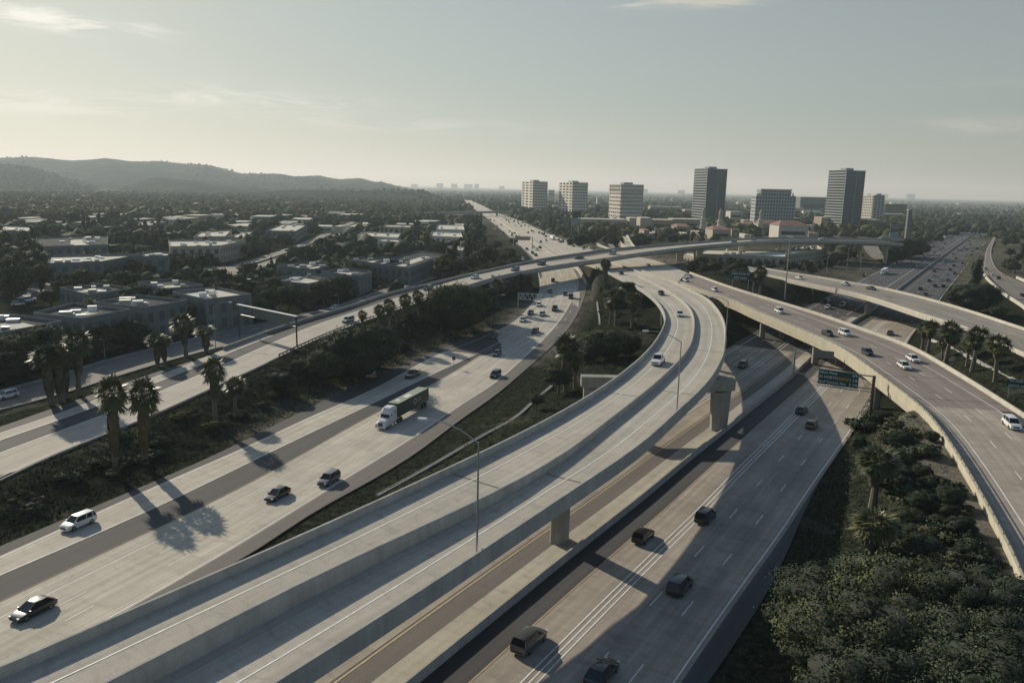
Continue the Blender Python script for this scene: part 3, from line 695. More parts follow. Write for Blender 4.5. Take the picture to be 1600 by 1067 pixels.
mb = MB(); strip(mb, cross(Bl, Bu, 7.2), 0, .14, .03, 0, (3.7, 14.6, 3)); strip(mb, cross(Bl, Bu, 11.0), 0, .14, .03, 0, (3.7, 14.6, 7)); strip(mb, cross(Bl, Bu, 3.4), 0, .16, .03, 0)
strip(mb, cross(Bl, Bu, 14.8), 0, .16, .03, 0)
for Y_ in (133, 150, 168, 205, 250, 292):
    i = int(np.argmin(abs(Bl[:, 1] - Y_))); a, b_ = Bl[i], Bu[i]; d = (b_ - a)[:2]; u = np.array([-d[1], d[0]]) / np.linalg.norm(d) * .14
    mb.quad((a[0] - u[0], a[1] - u[1], a[2] + .015), (b_[0] - u[0], b_[1] - u[1], b_[2] + .015), (b_[0] + u[0], b_[1] + u[1], b_[2] + .015), (a[0] + u[0], a[1] + u[1], a[2] + .015), 2)
part(mb, 'lane_marking', LM_, ovE)
for px_, py_ in ((1262, 566), (1174, 528), (1364, 640)):
    base = P(px_, py_, 0.1)
    i = int(np.argmin(np.hypot(Bl[:, 0] - base[0], Bl[:, 1] - base[1]))); d = (Bu[i] - Bl[i])[:2]; d /= np.linalg.norm(d)
    for off_ in ((1.5, 8, 15) if px_ < 1300 else (.9, 8)):
        c = (Bl[i][0] + d[0] * off_, Bl[i][1] + d[1] * off_)
        mb = MB(); rect_col(mb, c, Vector((-d[1], d[0])), 1.6, 1.5, -1, Bl[i][2] - 1.5); part(mb, 'pier', [MAT['girder']], ovE)

# second overpass
ov2 = empty('pale_overpass', tuple(B2low[20]), 0, 'pale narrow overpass crossing the lower freeway behind the brown one', 'overpass')
Bl2 = B2low; Bu2 = pair(Bl2, B2up)
mb = MB(); ribbon(mb, Bl2, Bu2); part(mb, 'road_deck', [MAT['b2deck']], ov2)
k = (Bl2[:, 1] > 222) & (Bl2[:, 1] < 356)
mb = MB(); deck_slab(mb, Bl2[k], Bu2[k], 1.7, 1.5); part(mb, 'box_girder', [MAT['tan_girder']], ov2)
mb = MB(); barrier(mb, Bl2, .85, 1.3, -1.0); part(mb, 'parapet', [MAT['barrier_lt']], ov2)
mb = MB(); barrier(mb, B2up[B2up[:, 1] < 400], .85, 1.3, -1.0); part(mb, 'parapet', [MAT['barrier_lt']], ov2)
mb = MB(); strip(mb, cross(Bl2, Bu2, 1.6), 0, .16, .03, 0); strip(mb, cross(Bl2, Bu2, 5.4), 0, .14, .03, 0, (3.7, 14.6)); strip(mb, cross(Bu2, Bl2, 3.0), 0, .16, .03, 0); part(mb, 'lane_marking', LM_, ov2)
for px_, py_ in ((1351, 490), (1263, 467)):
    c = P(px_, py_, 0.1); i = int(np.argmin(np.hypot(Bl2[:, 0] - c[0], Bl2[:, 1] - c[1]))); d = (Bu2[i] - Bl2[i])[:2]; d /= np.linalg.norm(d)
    mb = MB(); rect_col(mb, (c[0] + d[0] * 1.0, c[1] + d[1] * 1.0), Vector((-d[1], d[0])), 2.2, 1.4, -1, 6.4); part(mb, 'pier', [MAT['barrier_lt']], ov2)

# flyover
fly = empty('long_flyover', tuple(Flow[20]), 0, 'long grey flyover rising from the left edge and crossing every carriageway on tall columns', 'flyover')
Fl = Flow; Fu = pair(Fl, Fup); Fl_ = Fl
sF = arclen(Fl)
mb = MB(); ribbon(mb, Fl, Fu, 0.0, 0); part(mb, 'road_deck', [MAT['asphalt']], fly)
mb = MB()
kn = Fl[:, 1] < 232
wN = np.interp(Fl[:, 1], [60, 130, 205, 230, 260, 420, 600], [8.9, 8.9, 9.7, 10.5, 11, 13.5, 13])
wT = np.linalg.norm((Fu - Fl)[:, :2], axis=1); wN = np.minimum(wN, wT * .93)
ribbon(mb, cross(Fl, Fu, .4), cross(Fl, Fu, wN), 0.02)
part(mb, 'main_lane', [MAT['fdeck']], fly)
kk = (Fl[:, 1] < 225)
mb = MB(); ribbon(mb, cross(Fl[kk], Fu[kk], 14.3), cross(Fl[kk], Fu[kk], 17.8), 0.02); part(mb, 'second_lane', [MAT['fdeck']], fly)
mb = MB()
for o_ in (9.0, 14.4, 17.6): strip(mb, cross(Fl[kk], Fu[kk], o_), 0, .2, .05, 0)
strip(mb, cross(Fl, Fu, 1.0), 0, .14, .05, 0); strip(mb, cross(Fl[~kk], Fu[~kk], 9.2), 0, .16, .05, 0)
for d_ in (50, 72, 96, 118, 140):     # sawn expansion joints
    i = int(np.argmin(abs(sF - d_ - 60))); a, b_ = Fl[i], cross(Fl, Fu, wN)[i]; mb.quad((a[0] - .12, a[1], a[2] + .04), (b_[0] - .12, b_[1], b_[2] + .04), (b_[0] + .12, b_[1], b_[2] + .04), (a[0] + .12, a[1], a[2] + .04), 2)
part(mb, 'lane_marking', LM_, fly)
kd = Fl[:, 1] > 268
mb = MB(); deck_slab(mb, Fu[kd], Fl[kd], 2.0, 2.5); part(mb, 'box_girder', [MAT['girder']], fly)
kd2 = Fl[:, 1] > 292
mb = MB(); barrier(mb, Fl[kd2], .95, 1.2, -.8); part(mb, 'parapet', [MAT['barrier']], fly)
Fuu = Fup[Fup[:, 1] > 262]
mb = MB(); barrier(mb, Fuu, .95, 1.2, -.6); part(mb, 'parapet', [MAT['barrier']], fly)
for px_, py_, w_ in ((803, 466, 2.4), (945, 437, 3.0), (1061, 421, 2.6), (1091, 418, 2.2), (1156, 414, 2.6), (1217, 411, 2.2), (1295, 408, 2.2), (1346, 401, 2.2), (1383, 396, 2.2)):
    p_ = G(px_, py_); Fc = (Fl + Fu) / 2; d2 = np.abs(Fc[:, 0] * p_[1] - Fc[:, 1] * p_[0]) / np.hypot(p_[0], p_[1]) + 1e3 * (Fc[:, 1] < 250)
    i = int(np.argmin(d2)); c = Fc[i]; t_ = (Fc[min(i + 1, len(Fc) - 1)] - Fc[i - 1])[:2]; t_ /= np.linalg.norm(t_)
    z0 = gz(c[0], c[1]); mb = MB(); rect_col(mb, c, Vector(t_), w_ + .6, w_, z0 - 1, c[2] - 1.8, .5, w1=w_ + 2.2); part(mb, 'column', [MAT['barrier_lt']], fly)

# far cross bridge over the far freeway
def far_bridge(name, label, ptsA, z, w, Y, cols=()):
    a = P(*ptsA[0], z); b_ = P(*ptsA[1], z)
    e = empty(name, ((a[0] + b_[0]) / 2, (a[1] + b_[1]) / 2, 0), 0, label, 'bridge')
    A = np.array([a, b_], float); B = A + np.array([0, w, 0])
    mb = MB(); deck_slab(mb, B, A, 2.2, 2); part(mb, 'box_girder', [MAT['girder']], e)
    mb = MB(); ribbon(mb, A, B, 0.02); part(mb, 'road_deck', [MAT['b2deck']], e)
    for E_ in (A, B):
        mb = MB(); barrier(mb, E_, 1.1, 1.5, -.9); part(mb, 'parapet', [MAT['barrier']], e)
    for px_ in cols:
        t = (px_ - ptsA[0][0]) / (ptsA[1][0] - ptsA[0][0]); c = a[0] + (b_[0] - a[0]) * t, a[1] + (b_[1] - a[1]) * t + w / 2
        mb = MB(); rect_col(mb, c, Vector((1, 0)), w * .7, 3, -1, z - 2); part(mb, 'column', [MAT['girder']], e)
far_bridge('cross_bridge', 'flat cross bridge spanning the pale far freeway left of the office blocks', ((640, 333.5), (812, 330.5)), 7.0, 16, 0, (745, 771, 798))
far_bridge('cross_bridge', 'thin dark cross bridge over the lower freeway near the right horizon', ((1502, 333.5), (1590, 335.5)), 7.0, 22, 0, (1520, 1545, 1570))

# side barriers and walls on the far carriageways
def wall_thing(name, label, cat, A, h, w=.3, mat='barrier_lt', base=-.3, group=None, pname='wall_panel'):
    e = empty(name, tuple(A[0]), 0, label, cat, group); mb = MB()
    sweep(mb, A, [(-w / 2, base), (w / 2, base), (w / 2, h), (-w / 2, h)]); part(mb, pname, [MAT[mat]], e); return e
wall_thing('median_wall', 'pale concrete wall between the two halves of the far freeway above the flyover', 'wall', clipY(Aleft, 400, 1900), 1.0, .5)
wall_thing('divider_wall', 'thin concrete divider inside the far freeway right of the median wall', 'wall', clipY(Bright, 455, 1200), 1.0, .4, 'barrier')
wall_thing('retaining_wall', 'curved white wall ending in a point beside the grey shoulder under the flyover', 'wall', TR(ZL, 0, [(898, 416), (905, 423), (912, 436), (915, 445)]), 1.0, 1.0)
wall_thing('ramp_wall', 'white wall in front of the two small ramp lanes behind the flyover', 'wall', np.array([PZ(930, 382, ZA), PZ(951, 391, ZA), PZ(956, 393, ZA)]), 1.6, .5)
# small curved ramp lanes behind the flyover
rl = TR([(0, 6)], 0, [(987, 392), (975, 386), (968, 378), (966, 371), (962, 369)], 8, 0, 4, 1); rr_ = TR([(0, 6)], 0, [(995, 391), (990, 386), (984, 377), (980, 370), (972, 367)], 8, 0, 4, 1)
e = empty('small_curved_ramp', tuple(rl[0]), 0, 'short bright ramp with two curved white walls rising behind the flyover', 'ramp')
mb = MB(); ribbon(mb, rl, pair(rl, rr_), .05); part(mb, 'road_deck', [MAT['conc_deck']], e)
for E_ in (rl, rr_):
    mb = MB(); sweep(mb, E_, [(-.3, -3), (.3, -3), (.3, 1.5), (-.3, 1.5)]); part(mb, 'side_wall', [MAT['barrier_lt']], e)
r2l = TR([(0, 5.6)], 0, [(956, 394), (952, 385), (949, 379), (956, 374)], 0, 0, 4, 1); r2r = TR([(0, 5.6)], 0, [(964, 393), (960, 385), (957, 378), (962, 373)], 0, 0, 4, 1)
mb = MB(); ribbon(mb, r2l, pair(r2l, r2r), .05); tag(mb.build('side_ramp_lane', [MAT['asph_mid']]), kind='structure')

# ramp wall of the right entrance ramp
wall_thing('ramp_barrier', 'white barrier along the left edge of the entrance ramp at the right edge', 'barrier', TR([(0, 1)], 0, [(1640, 520), (1600, 482), (1570, 462), (1545, 440), (1537, 430)], 20, 0), 1.3, .5)
wall_thing('ramp_barrier', 'short white barrier on the far side of the entrance ramp at the right edge', 'barrier', TR([(0, 1)], 0, [(1640, 456), (1600, 440), (1588, 435)], 20, 0), 1.3, .5)
# concrete drain channels and slabs
def slab(name, pts, z, mat, label=None, cat=None, ztab=None):
    mb = MB(); q = [G(*p) for p in pts]; mb.poly([(a, b, c + z) for a, b, c in q]); o = mb.build(name, [MAT[mat]]); return tag(o, label, cat) if label else tag(o, kind='structure')
def drain(pts, w, name='drain_channel', mat='barrier'):
    A = smooth_line(catmull([np.array(G(*p)) for p in pts], 4), 1)
    A[:, 2] = ground_h(A[:, 0], A[:, 1])[0] + .24; z_ = A.copy()
    for _ in range(12): z_ = smooth_line(z_, 1)
    A[:, 2] = z_[:, 2]
    mb = MB(); w *= .6; sweep(mb, A, [(-w / 2, -.6), (w / 2, -.6), (w / 2, .12), (w / 2 - .12, .12), (w / 2 - .12, 0.03), (-w / 2 + .12, .03), (-w / 2 + .12, .12), (-w / 2, .12)])
    tag(mb.build(name, [MAT[mat]]), kind='structure')
drain([(590, 772), (640, 745), (700, 712), (760, 678), (800, 655), (833, 628), (862, 604)], 1.1)
drain([(937, 508), (936, 495), (934, 483), (933, 472)], .9)
drain([(1452, 528), (1480, 541), (1510, 556), (1545, 574), (1600, 602)], 1.2)
# ------------------------------------------------------------------ more in part two
# ------------------------------------------------------------------ vehicles
def car_body(mb, L, W, H, belt, kind):
    """lofted lower body; x forward, origin on the ground under the middle"""
    g = 0.26
    if kind == 'sedan': st = [(-.5, .62, .80, .86), (-.47, .70, .93, .95), (-.36, .74, 1.0, 1.0), (-.1, .72, 1, 1), (.18, .72, 1, 1), (.30, .66, .99, 1), (.43, .58, .94, .94), (.49, .46, .84, .8), (.5, .40, .78, .72)]
    elif kind == 'pickup': st = [(-.5, .86, .94, .96), (-.49, .88, .97, 1), (-.1, .88, 1, 1), (.2, .88, 1, 1), (.30, .86, 1, 1), (.44, .80, .97, .96), (.495, .70, .9, .85), (.5, .6, .86, .8)]
    else: st = [(-.5, .66, .88, .9), (-.485, .78, .95, .97), (-.36, .82, 1, 1), (0, .81, 1, 1), (.20, .81, 1, 1), (.30, .76, 1, 1), (.44, .68, .94, .94), (.49, .54, .86, .84), (.5, .45, .8, .76)]
    bz = belt
    rings = []
    for x, hz, wt, wb in st:
        z = bz * hz / max(s[1] for s in st); hw = W / 2; zb = g
        rings.append([(x * L, y * hw, zz) for y, zz in ((-wb * .93, zb), (-wt, zb + (z - zb) * .35), (-wt, zb + (z - zb) * .62), (-wt * .93, z * .97), (-wt * .62, z), (wt * .62, z), (wt * .93, z * .97), (wt, zb + (z - zb) * .62), (wt, zb + (z - zb) * .35), (wb * .93, zb))])
    mb.loft(rings)
SPEC = {'sedan': dict(L=4.85, W=1.84, H=1.45, belt=.93, gh=(-.44, .27, -.27, .06), wb=(.305, -.29), wr=.33),
        'suv': dict(L=4.75, W=1.90, H=1.70, belt=1.08, gh=(-.485, .27, -.42, .10), wb=(.305, -.29), wr=.37),
        'hatch': dict(L=4.25, W=1.80, H=1.52, belt=.98, gh=(-.485, .30, -.40, .08), wb=(.31, -.30), wr=.33),
        'pickup': dict(L=5.7, W=2.0, H=1.88, belt=1.14, gh=(-.13, .25, -.09, .10), wb=(.32, -.29), wr=.40),
        'van': dict(L=5.2, W=1.98, H=1.95, belt=1.15, gh=(-.49, .36, -.46, .20), wb=(.32, -.29), wr=.36)}
def gh_pts(s, k):
    L, W, H, b_ = s['L'], s['W'], s['H'], s['belt'] * .97; x0, x1, t0, t1 = s['gh']; hb, ht = W * .455, W * .36
    lo = [(x0 * L, -hb, b_), (x1 * L, -hb * .94, b_ * .98), (x1 * L, hb * .94, b_ * .98), (x0 * L, hb, b_)]
    hi = [(t0 * L, -ht, H), (t1 * L, -ht, H * .985), (t1 * L, ht, H * .985), (t0 * L, ht, H)]
    return lo, hi
def lerp3(a, b, t): return tuple(a[i] + (b[i] - a[i]) * t for i in range(3))
def wheel_mb(r, w_):
    t = MB(); t.tube([(0, -w_ / 2, 0), (0, -w_ * .4, 0), (0, w_ * .4, 0), (0, w_ / 2, 0)], [r * .9, r, r, r * .9], 16)
    q = MB(); q.tube([(0, -w_ / 2 - .012, 0), (0, w_ / 2 + .012, 0)], [r * .62, r * .62], 12); 
    for k in range(5):
        a = k * 2 * PI / 5
        q.tube([(0, -w_ / 2 - .02, 0), (r * .55 * math.cos(a), -w_ / 2 - .02, r * .55 * math.sin(a))], .03, 4)
    return t, q
CARMESH = {}
def car_meshes(kind):
    if kind in CARMESH: return CARMESH[kind]
    s = SPEC[kind]; L, W, H = s['L'], s['W'], s['H']; out = []
    mb = MB(); car_body(mb, L, W, H, s['belt'], 'pickup' if kind == 'pickup' else ('sedan' if kind == 'sedan' else 'suv'))
    lo, hi = gh_pts(s, kind)
    # roof skin + pillars in body colour
    n = [lerp3(a, b, .97) for a, b in zip(lo, hi)]
    mb.loft([[(p[0], p[1], p[2]) for p in n], [(p[0] * 1.0, p[1] * .97, p[2] + .045) for p in hi], [(p[0] * .9 + (hi[0][0] + hi[1][0]) * .05, p[1] * .72, p[2] + .085) for p in hi]])
    for a, b_ in zip(lo, hi): mb.tube([a, b_], .045, 4)
    mid = 0.46 if kind != 'pickup' else .5
    for sgn in (0, 3):
        a0 = lerp3(lo[sgn], lo[1 if sgn == 0 else 2], mid); b0 = lerp3(hi[sgn], hi[1 if sgn == 0 else 2], mid); mb.tube([a0, b0], .05, 4)
    if kind == 'suv' or kind == 'van' or kind == 'hatch':
        for sgn in (0, 3):
            a0 = lerp3(lo[sgn], lo[1 if sgn == 0 else 2], .16); b0 = lerp3(hi[sgn], hi[1 if sgn == 0 else 2], .10); mb.tube([a0, b0], .07, 4)
    for y in (-1, 1): mb.box((s['gh'][1] * L - .25, y * (W / 2 + .06), s['belt'] + .06), (.16, .2, .13))
    if kind == 'pickup':
        for y in (-1, 1): mb.box((-.31 * L, y * (W / 2 - .09), s['belt'] * 1.0), (.36 * L, .1, .14))
    bm = mb.mesh('car_body', [PAINT['white']], True)
    bm.polygons.foreach_set('use_smooth', [True] * len(bm.polygons))
    try: bm.set_sharp_from_angle(angle=math.radians(38))
    except Exception: pass
    out.append(('body', bm))
    i_ = [lerp3(a, b_, .0) for a, b_ in zip(lo, hi)]
    def pane(name, p, q):
        m_ = MB(); a, b_, c, d = lo[p], lo[q], hi[q], hi[p]
        m_.quad(lerp3(a, b_, .03), lerp3(a, b_, .97), lerp3(d, c, .97), lerp3(d, c, .03)); out.append((name, m_.mesh(name, [MAT['glass']])))
    pane('side_window', 0, 1); pane('windshield', 1, 2); pane('side_window', 2, 3); pane('rear_window', 3, 0)
    fl = MB(); fl.box((0, 0, .25), (L * .92, W * .84, .18))
    if kind == 'pickup': fl.box((-.33 * L, 0, s['belt'] * .985), (.30 * L, W * .74, .05))
    out.append(('underbody', fl.mesh('underbody', [MAT['underbody']])))
    gr = MB(); gr.box((L * .497, 0, s['belt'] * .50), (.05, W * .50, .22)); out.append(('grille', gr.mesh('grille', [MAT['underbody']])))
    gr = MB(); gr.box((-L * .497, 0, s['belt'] * .42), (.04, W * .7, .16)); out.append(('rear_bumper', gr.mesh('rear_bumper', [MAT['underbody']])))
    for y in (-1, 1):
        h = MB(); h.box((L * .475, y * W * .36, s['belt'] * .66), (.18, W * .17, .13)); out.append(('headlight', h.mesh('headlight', [MAT['lamp_w']])))
        h = MB(); h.box((-L * .485, y * W * .37, s['belt'] * .80), (.12, W * .15, .16)); out.append(('taillight', h.mesh('taillight', [MAT['lamp_r']])))
    CARMESH[kind] = out; return out
WH = {}
def far_mesh(kind, pname):
    key = ('far', kind, pname)
    if key in CARMESH: return CARMESH[key]
    s = SPEC[kind]; mb = MB(); car_body(mb, s['L'], s['W'], s['H'], s['belt'], kind)
    lo, hi = gh_pts(s, kind); mb.loft([lo, hi], 1); mb.loft([[(p[0], p[1], p[2] - .01) for p in hi], [(p[0], p[1] * .95, p[2] + .08) for p in hi]], 0)
    for x in s['wb']:
        for y in (-1, 1): mb.box((x * s['L'], y * s['W'] * .45, s['wr']), (s['wr'] * 1.8, .22, s['wr'] * 1.9), 0, 2)
    CARMESH[key] = mb.mesh('car', [PAINT[pname], MAT['glass'], MAT['tyre']]); return CARMESH[key]
ROAD = {}
def lane_dir(poly, x, y):
    i = int(np.argmin(np.hypot(poly[:, 0] - x, poly[:, 1] - y))); a = poly[max(i - 2, 0)]; b_ = poly[min(i + 2, len(poly) - 1)]
    d = b_ - a; return math.atan2(d[1], d[0]), math.atan2(d[2], math.hypot(d[0], d[1]))
CW = {'white': 'white', 'silver': 'silver', 'grey': 'grey', 'black': 'black', 'dark': 'dark grey', 'blue': 'dark blue', 'red': 'dark red', 'bronze': 'bronze', 'green': 'dark green', 'teal': 'grey blue'}
KW = {'sedan': 'sedan', 'suv': 'SUV', 'hatch': 'hatchback', 'pickup': 'pickup truck', 'van': 'van'}
def pos_on(px, py, tab, dz=0.0): 
    p = PZ(px, py, tab); return (p[0], p[1], p[2] + dz)
def near_car(px, py, tab, ref, away, kind, pname, label, dz=.04):
    x, y, z = pos_on(px, py, tab, dz); h, sl = lane_dir(ref, x, y)
    if not away: h += PI; sl = -sl
    e = empty('parked_car' if False else KW[kind].lower().replace(' ', '_'), (x, y, z), h, label, 'pickup truck' if kind == 'pickup' else ('van' if kind == 'van' else 'car'))
    e.rotation_euler = (0, -sl, h)
    for nm, me_ in car_meshes(kind):
        o = link(me_, nm, e)
        if nm == 'body': o.material_slots[0].link = 'OBJECT'; o.material_slots[0].material = PAINT[pname]
    s = SPEC[kind]
    if kind not in WH:
        t, q = wheel_mb(s['wr'], .22); WH[kind] = (t.mesh('wheel', [MAT['tyre']]), q.mesh('rim', [MAT['rim']]))
    for fx in s['wb']:
        for sy in (-1, 1):
            wo = link(WH[kind][0], 'wheel', e); wo.location = (fx * s['L'], sy * (s['W'] / 2 - .10), s['wr'])
            if sy > 0: wo.rotation_euler = (0, 0, PI)
            link(WH[kind][1], 'rim', wo)
    return e
def far_car(px, py, tab, ref, away, group, label, kind=None, pname=None, dz=.05):
    kind = kind or random.choice(['sedan', 'sedan', 'suv', 'suv', 'hatch', 'van' if random.random() < .3 else 'suv'])
    pname = pname or random.choice(['white', 'black', 'dark', 'silver', 'grey', 'dark', 'black', 'white', 'blue', 'grey'])
    x, y, z = pos_on(px, py, tab, dz); h, sl = lane_dir(ref, x, y)
    if not away: h += PI
    o = link(far_mesh(kind, pname), 'car'); o.location = (x, y, z); o.rotation_euler = (0, 0, h)
    pale = pname in ('white', 'silver')
    tag(o, ('small pale car ' if pale else 'small dark car ') + label, 'car', ('pale cars ' if pale else 'dark cars ') + group); return o
LMc = LMl
N = near_car
# left freeway, coming towards the camera
N(53, 958, ZL, LMl, False, 'sedan', 'dark', 'dark sedan with a sunlit tan roof at the lower left edge of the left freeway')
N(123, 822, ZL, LMl, False, 'suv', 'white', 'white SUV alone in the slip lane beside the dark planted bank')
N(434, 777, ZL, LMl, False, 'sedan', 'black', 'black sedan just ahead of the grey crossover on the left freeway')
N(514, 754, ZL, LMl, False, 'suv', 'grey', 'dark grey crossover between the black sedan and the brown shoulder')
N(645, 589, ZL, LMl, False, 'pickup', 'green', 'dark green pickup with its bed open behind the semi truck')
N(776, 555, ZL, LMl, False, 'sedan', 'grey', 'grey sedan in the middle lanes behind the black SUV')
N(774, 589, ZL, LMl, False, 'suv', 'black', 'black boxy SUV close to the brown shoulder of the left freeway')
N(771, 528, ZL, LMl, False, 'sedan', 'dark', 'dark sedan in the shade at the left edge of the left freeway')
N(817, 502, ZL, LMl, False, 'sedan', 'white', 'white sedan in front of the short sign gantry on the left freeway')
N(836, 520, ZL, LMl, False, 'hatch', 'red', 'small dark red car in the sun on the left freeway')
N(829, 491, ZL, LMl, False, 'sedan', 'black', 'black car in the flyover shadow, left lane of the left freeway')
N(847, 493, ZL, LMl, False, 'sedan', 'silver', 'silver car in the flyover shadow, middle lane of the left freeway')
N(867, 485, ZL, LMl, False, 'pickup', 'blue', 'dark blue pickup in the flyover shadow, right lane of the left freeway')
N(842, 478, ZL, LMl, False, 'sedan', 'white', 'white car beside the truss sign gantry on the left freeway')
N(892, 466, ZL, LMl, False, 'van', 'dark', 'dark tall van at the right edge of the left freeway')
N(883, 461, ZL, LMl, False, 'sedan', 'dark', 'dark car just left of the dark tall van')
N(859, 457, ZL, LMl, False, 'sedan', 'black', 'black car left of the two cars below the flyover')
N(864, 440, ZL, LMl, False, 'sedan', 'dark', 'dark car alone on the pale lanes just below the flyover')
# ramps
N(1028, 568, ZA, Amid, False, 'pickup', 'white', 'white pickup coming round the inner curved ramp')
N(1062, 494, ZA, Amid, False, 'sedan', 'white', 'white sedan at the bend of the curved ramps')
N(1033, 461, ZA, Amid, False, 'sedan', 'dark', 'dark sedan with a pale roof entering the inner curved ramp')
N(970.5, 429, ZA, Aleft, False, 'suv', 'dark', 'dark car at the foot of the flyover column before the ramp fork')
# flyover
N(805, 423, ZF, Flow, False, 'suv', 'teal', 'grey blue SUV at the lower end of the flyover bridge')
N(846, 414, ZF, Flow, False, 'suv', 'blue', 'dark blue SUV on the flyover behind the grey blue one')
N(905, 404.5, ZF, Flow, False, 'pickup', 'blue', 'dark blue pickup on the flyover left of the tall palm')
N(957, 397.5, ZF, Flow, False, 'van', 'silver', 'silver van on the flyover above the tall palm')
N(1147, 379.5, ZF, Flow, False, 'sedan', 'dark', 'dark sedan on the flyover in front of the clock tower')
N(1178, 377.5, ZF, Flow, False, 'sedan', 'silver', 'silver sedan on the flyover just right of the clock tower')
N(1284, 375, ZF, Flow, False, 'sedan', 'white', 'small white sedan on the flat far part of the flyover')
N(669, 453, ZF, Flow, False, 'suv', 'black', 'black SUV on the flyover slope beside the big dark tree')
N(742, 435, ZF, Flow, False, 'sedan', 'white', 'white sedan on the flyover slope above the big bushy tree')
N(544, 503, ZF, Flow, False, 'suv', 'silver', 'silver SUV on the flyover slope by the slotted guardrail')
N(11, 622, ZFR, FRl, False, 'suv', 'white', 'white SUV cut by the left edge on the frontage road')
N(523, 483, ZFR, FRl, False, 'sedan', 'white', 'white sedan on the frontage road under the tree belt')
# brown overpass (rear ends seen)
bc = BRlow[::-1]
N(1072, 440, ZBR, BRlow, False, 'suv', 'white', 'white SUV in the flyover shadow at the far end of the brown overpass')
N(1078, 434, ZBR, BRlow, False, 'sedan', 'silver', 'silver car hidden behind the white SUV at the far end of the brown overpass')
N(1117, 455, ZBR, BRlow, False, 'hatch', 'white', 'white hatchback with dark rear glass near the start of the brown overpass')
N(1013, 417, ZBR, BRlow, False, 'sedan', 'silver', 'silver car below the flyover between the two barriers')
N(1218, 489, ZBR, BRlow, False, 'suv', 'white', 'white SUV alone on the brown overpass above its first pier')
N(1293, 524, ZBR, BRlow, False, 'sedan', 'black', 'black car left beside a white SUV on the brown overpass')
N(1320, 524, ZBR, BRlow, False, 'suv', 'white', 'white SUV right beside a black car on the brown overpass')
N(1355, 554, ZBR, BRlow, False, 'hatch', 'blue', 'dark blue round hatchback in the middle of the brown overpass')
N(1426, 564, ZBR, BRlow, False, 'sedan', 'white', 'white sedan in the far lane of the pair on the brown overpass')
N(1412, 575, ZBR, BRlow, False, 'sedan', 'white', 'white sedan in the near lane of the pair on the brown overpass')
N(1580, 667, ZBR, BRlow, False, 'suv', 'white', 'white SUV near the right edge of the picture on the brown overpass')
# pale overpass
N(1249, 436, Z8, B2low, False, 'sedan', 'white', 'white car at the left end of the pale overpass')
N(1321, 446, Z8, B2low, False, 'sedan', 'silver', 'silver car in the middle of the pale overpass')
N(1361, 453, Z8, B2low, False, 'sedan', 'black', 'black car in the middle of the pale overpass')
# lower freeway, driving away
N(827, 1008, Z0, Rbase, True, 'suv', 'grey', 'grey hatch-backed SUV in the carpool lane near the bottom edge')
N(940, 1058, Z0, Rbase, True, 'sedan', 'dark', 'dark sedan cut by the bottom edge of the lower freeway')
N(1005, 843, Z0, Rbase, True, 'hatch', 'black', 'black compact car between the yellow line and the triple white lines')
N(1062, 921, Z0, Rbase, True, 'suv', 'dark', 'dark car with a sunlit pale side at the edge of the ramp shadow')
N(1102, 812, Z0, Rbase, True, 'suv', 'black', 'black SUV right of the triple lines entering the ramp shadow')
N(1252, 645, Z0, Rbase, True, 'sedan', 'dark', 'dark sedan in the shade left of the bronze hatchback')
N(1268, 668, Z0, Rbase, True, 'hatch', 'bronze', 'bronze hatchback in the shade beyond the black SUV')
N(1391, 523, Z0, Rbase, True, 'sedan', 'grey', 'grey car seen over the far parapet of the brown overpass')
N(1160, 574, Z0, Rbase, False, 'suv', 'black', 'black SUV with a bright windscreen coming under the curved ramp')
N(1291, 473, Z0, Rbase, False, 'sedan', 'dark', 'dark car in the shade under the pale overpass, rear one of three')
N(1293, 482, Z0, Rbase, False, 'sedan', 'white', 'white car in the shade under the pale overpass, nearest of three')
N(1316, 479, Z0, Rbase, False, 'suv', 'white', 'white SUV in the shade under the pale overpass, right one of three')
# entrance ramp at the right
N(1540, 422, [(0, 1)], RRl, True, 'van', 'white', 'white box van leading the cars on the right entrance ramp')
N(1551, 431, [(0, 1)], RRl, True, 'sedan', 'white', 'white car behind the box van on the right entrance ramp')
N(1560, 436, [(0, 1)], RRl, True, 'suv', 'black', 'black car behind the white one on the right entrance ramp')
N(1597, 463, [(0, 1)], RRl, True, 'sedan', 'dark', 'dark car cut by the right edge on the entrance ramp')
# far traffic
Z = lambda l, ox, oy, k: [(ox + a / k, oy + b / k) for a, b in l]
gl = 'in the loose traffic on the left half of the far freeway'
for p in Z([(250,457),(330,462),(405,438),(450,463),(485,444),(397,508),(435,534),(205,372),(205,308),(240,302),(150,300),(183,270),(155,277),(125,250),(50,262),(25,277),(8,240)], 780, 330, 7.62) + Z([(710,552),(660,567),(690,612),(665,592),(640,602),(735,640),(710,657),(560,492),(583,490),(625,500)], 690, 280, 7.62):
    far_car(*p, ZL, Aleft, False, 'on the left half of the far freeway', gl)
far_car(817, 406.5, ZL, Lleft, False, 'on the left half of the far freeway', gl, 'sedan', 'white')
for i, p in enumerate(Z([(345,264),(385,242),(405,252),(350,192),(305,175),(275,147),(230,157),(260,184),(193,180),(115,142),(175,132),(135,99),(85,112),(178,117),(220,132),(475,264),(508,274),(537,270),(557,309),(530,287),(500,217),(493,374),(555,359),(705,354),(725,375),(752,370),(815,402),(880,424),(990,457),(1005,447),(1078,452),(1170,480)], 780, 330, 7.62)
                      + Z([(755,464),(790,464),(730,464),(690,427),(768,486),(820,482),(795,497),(805,524)], 690, 280, 7.62)):
    far_car(*p, ZA, Bright, True, 'on the right half of the far freeway', 'in the thick traffic on the right half of the far freeway')
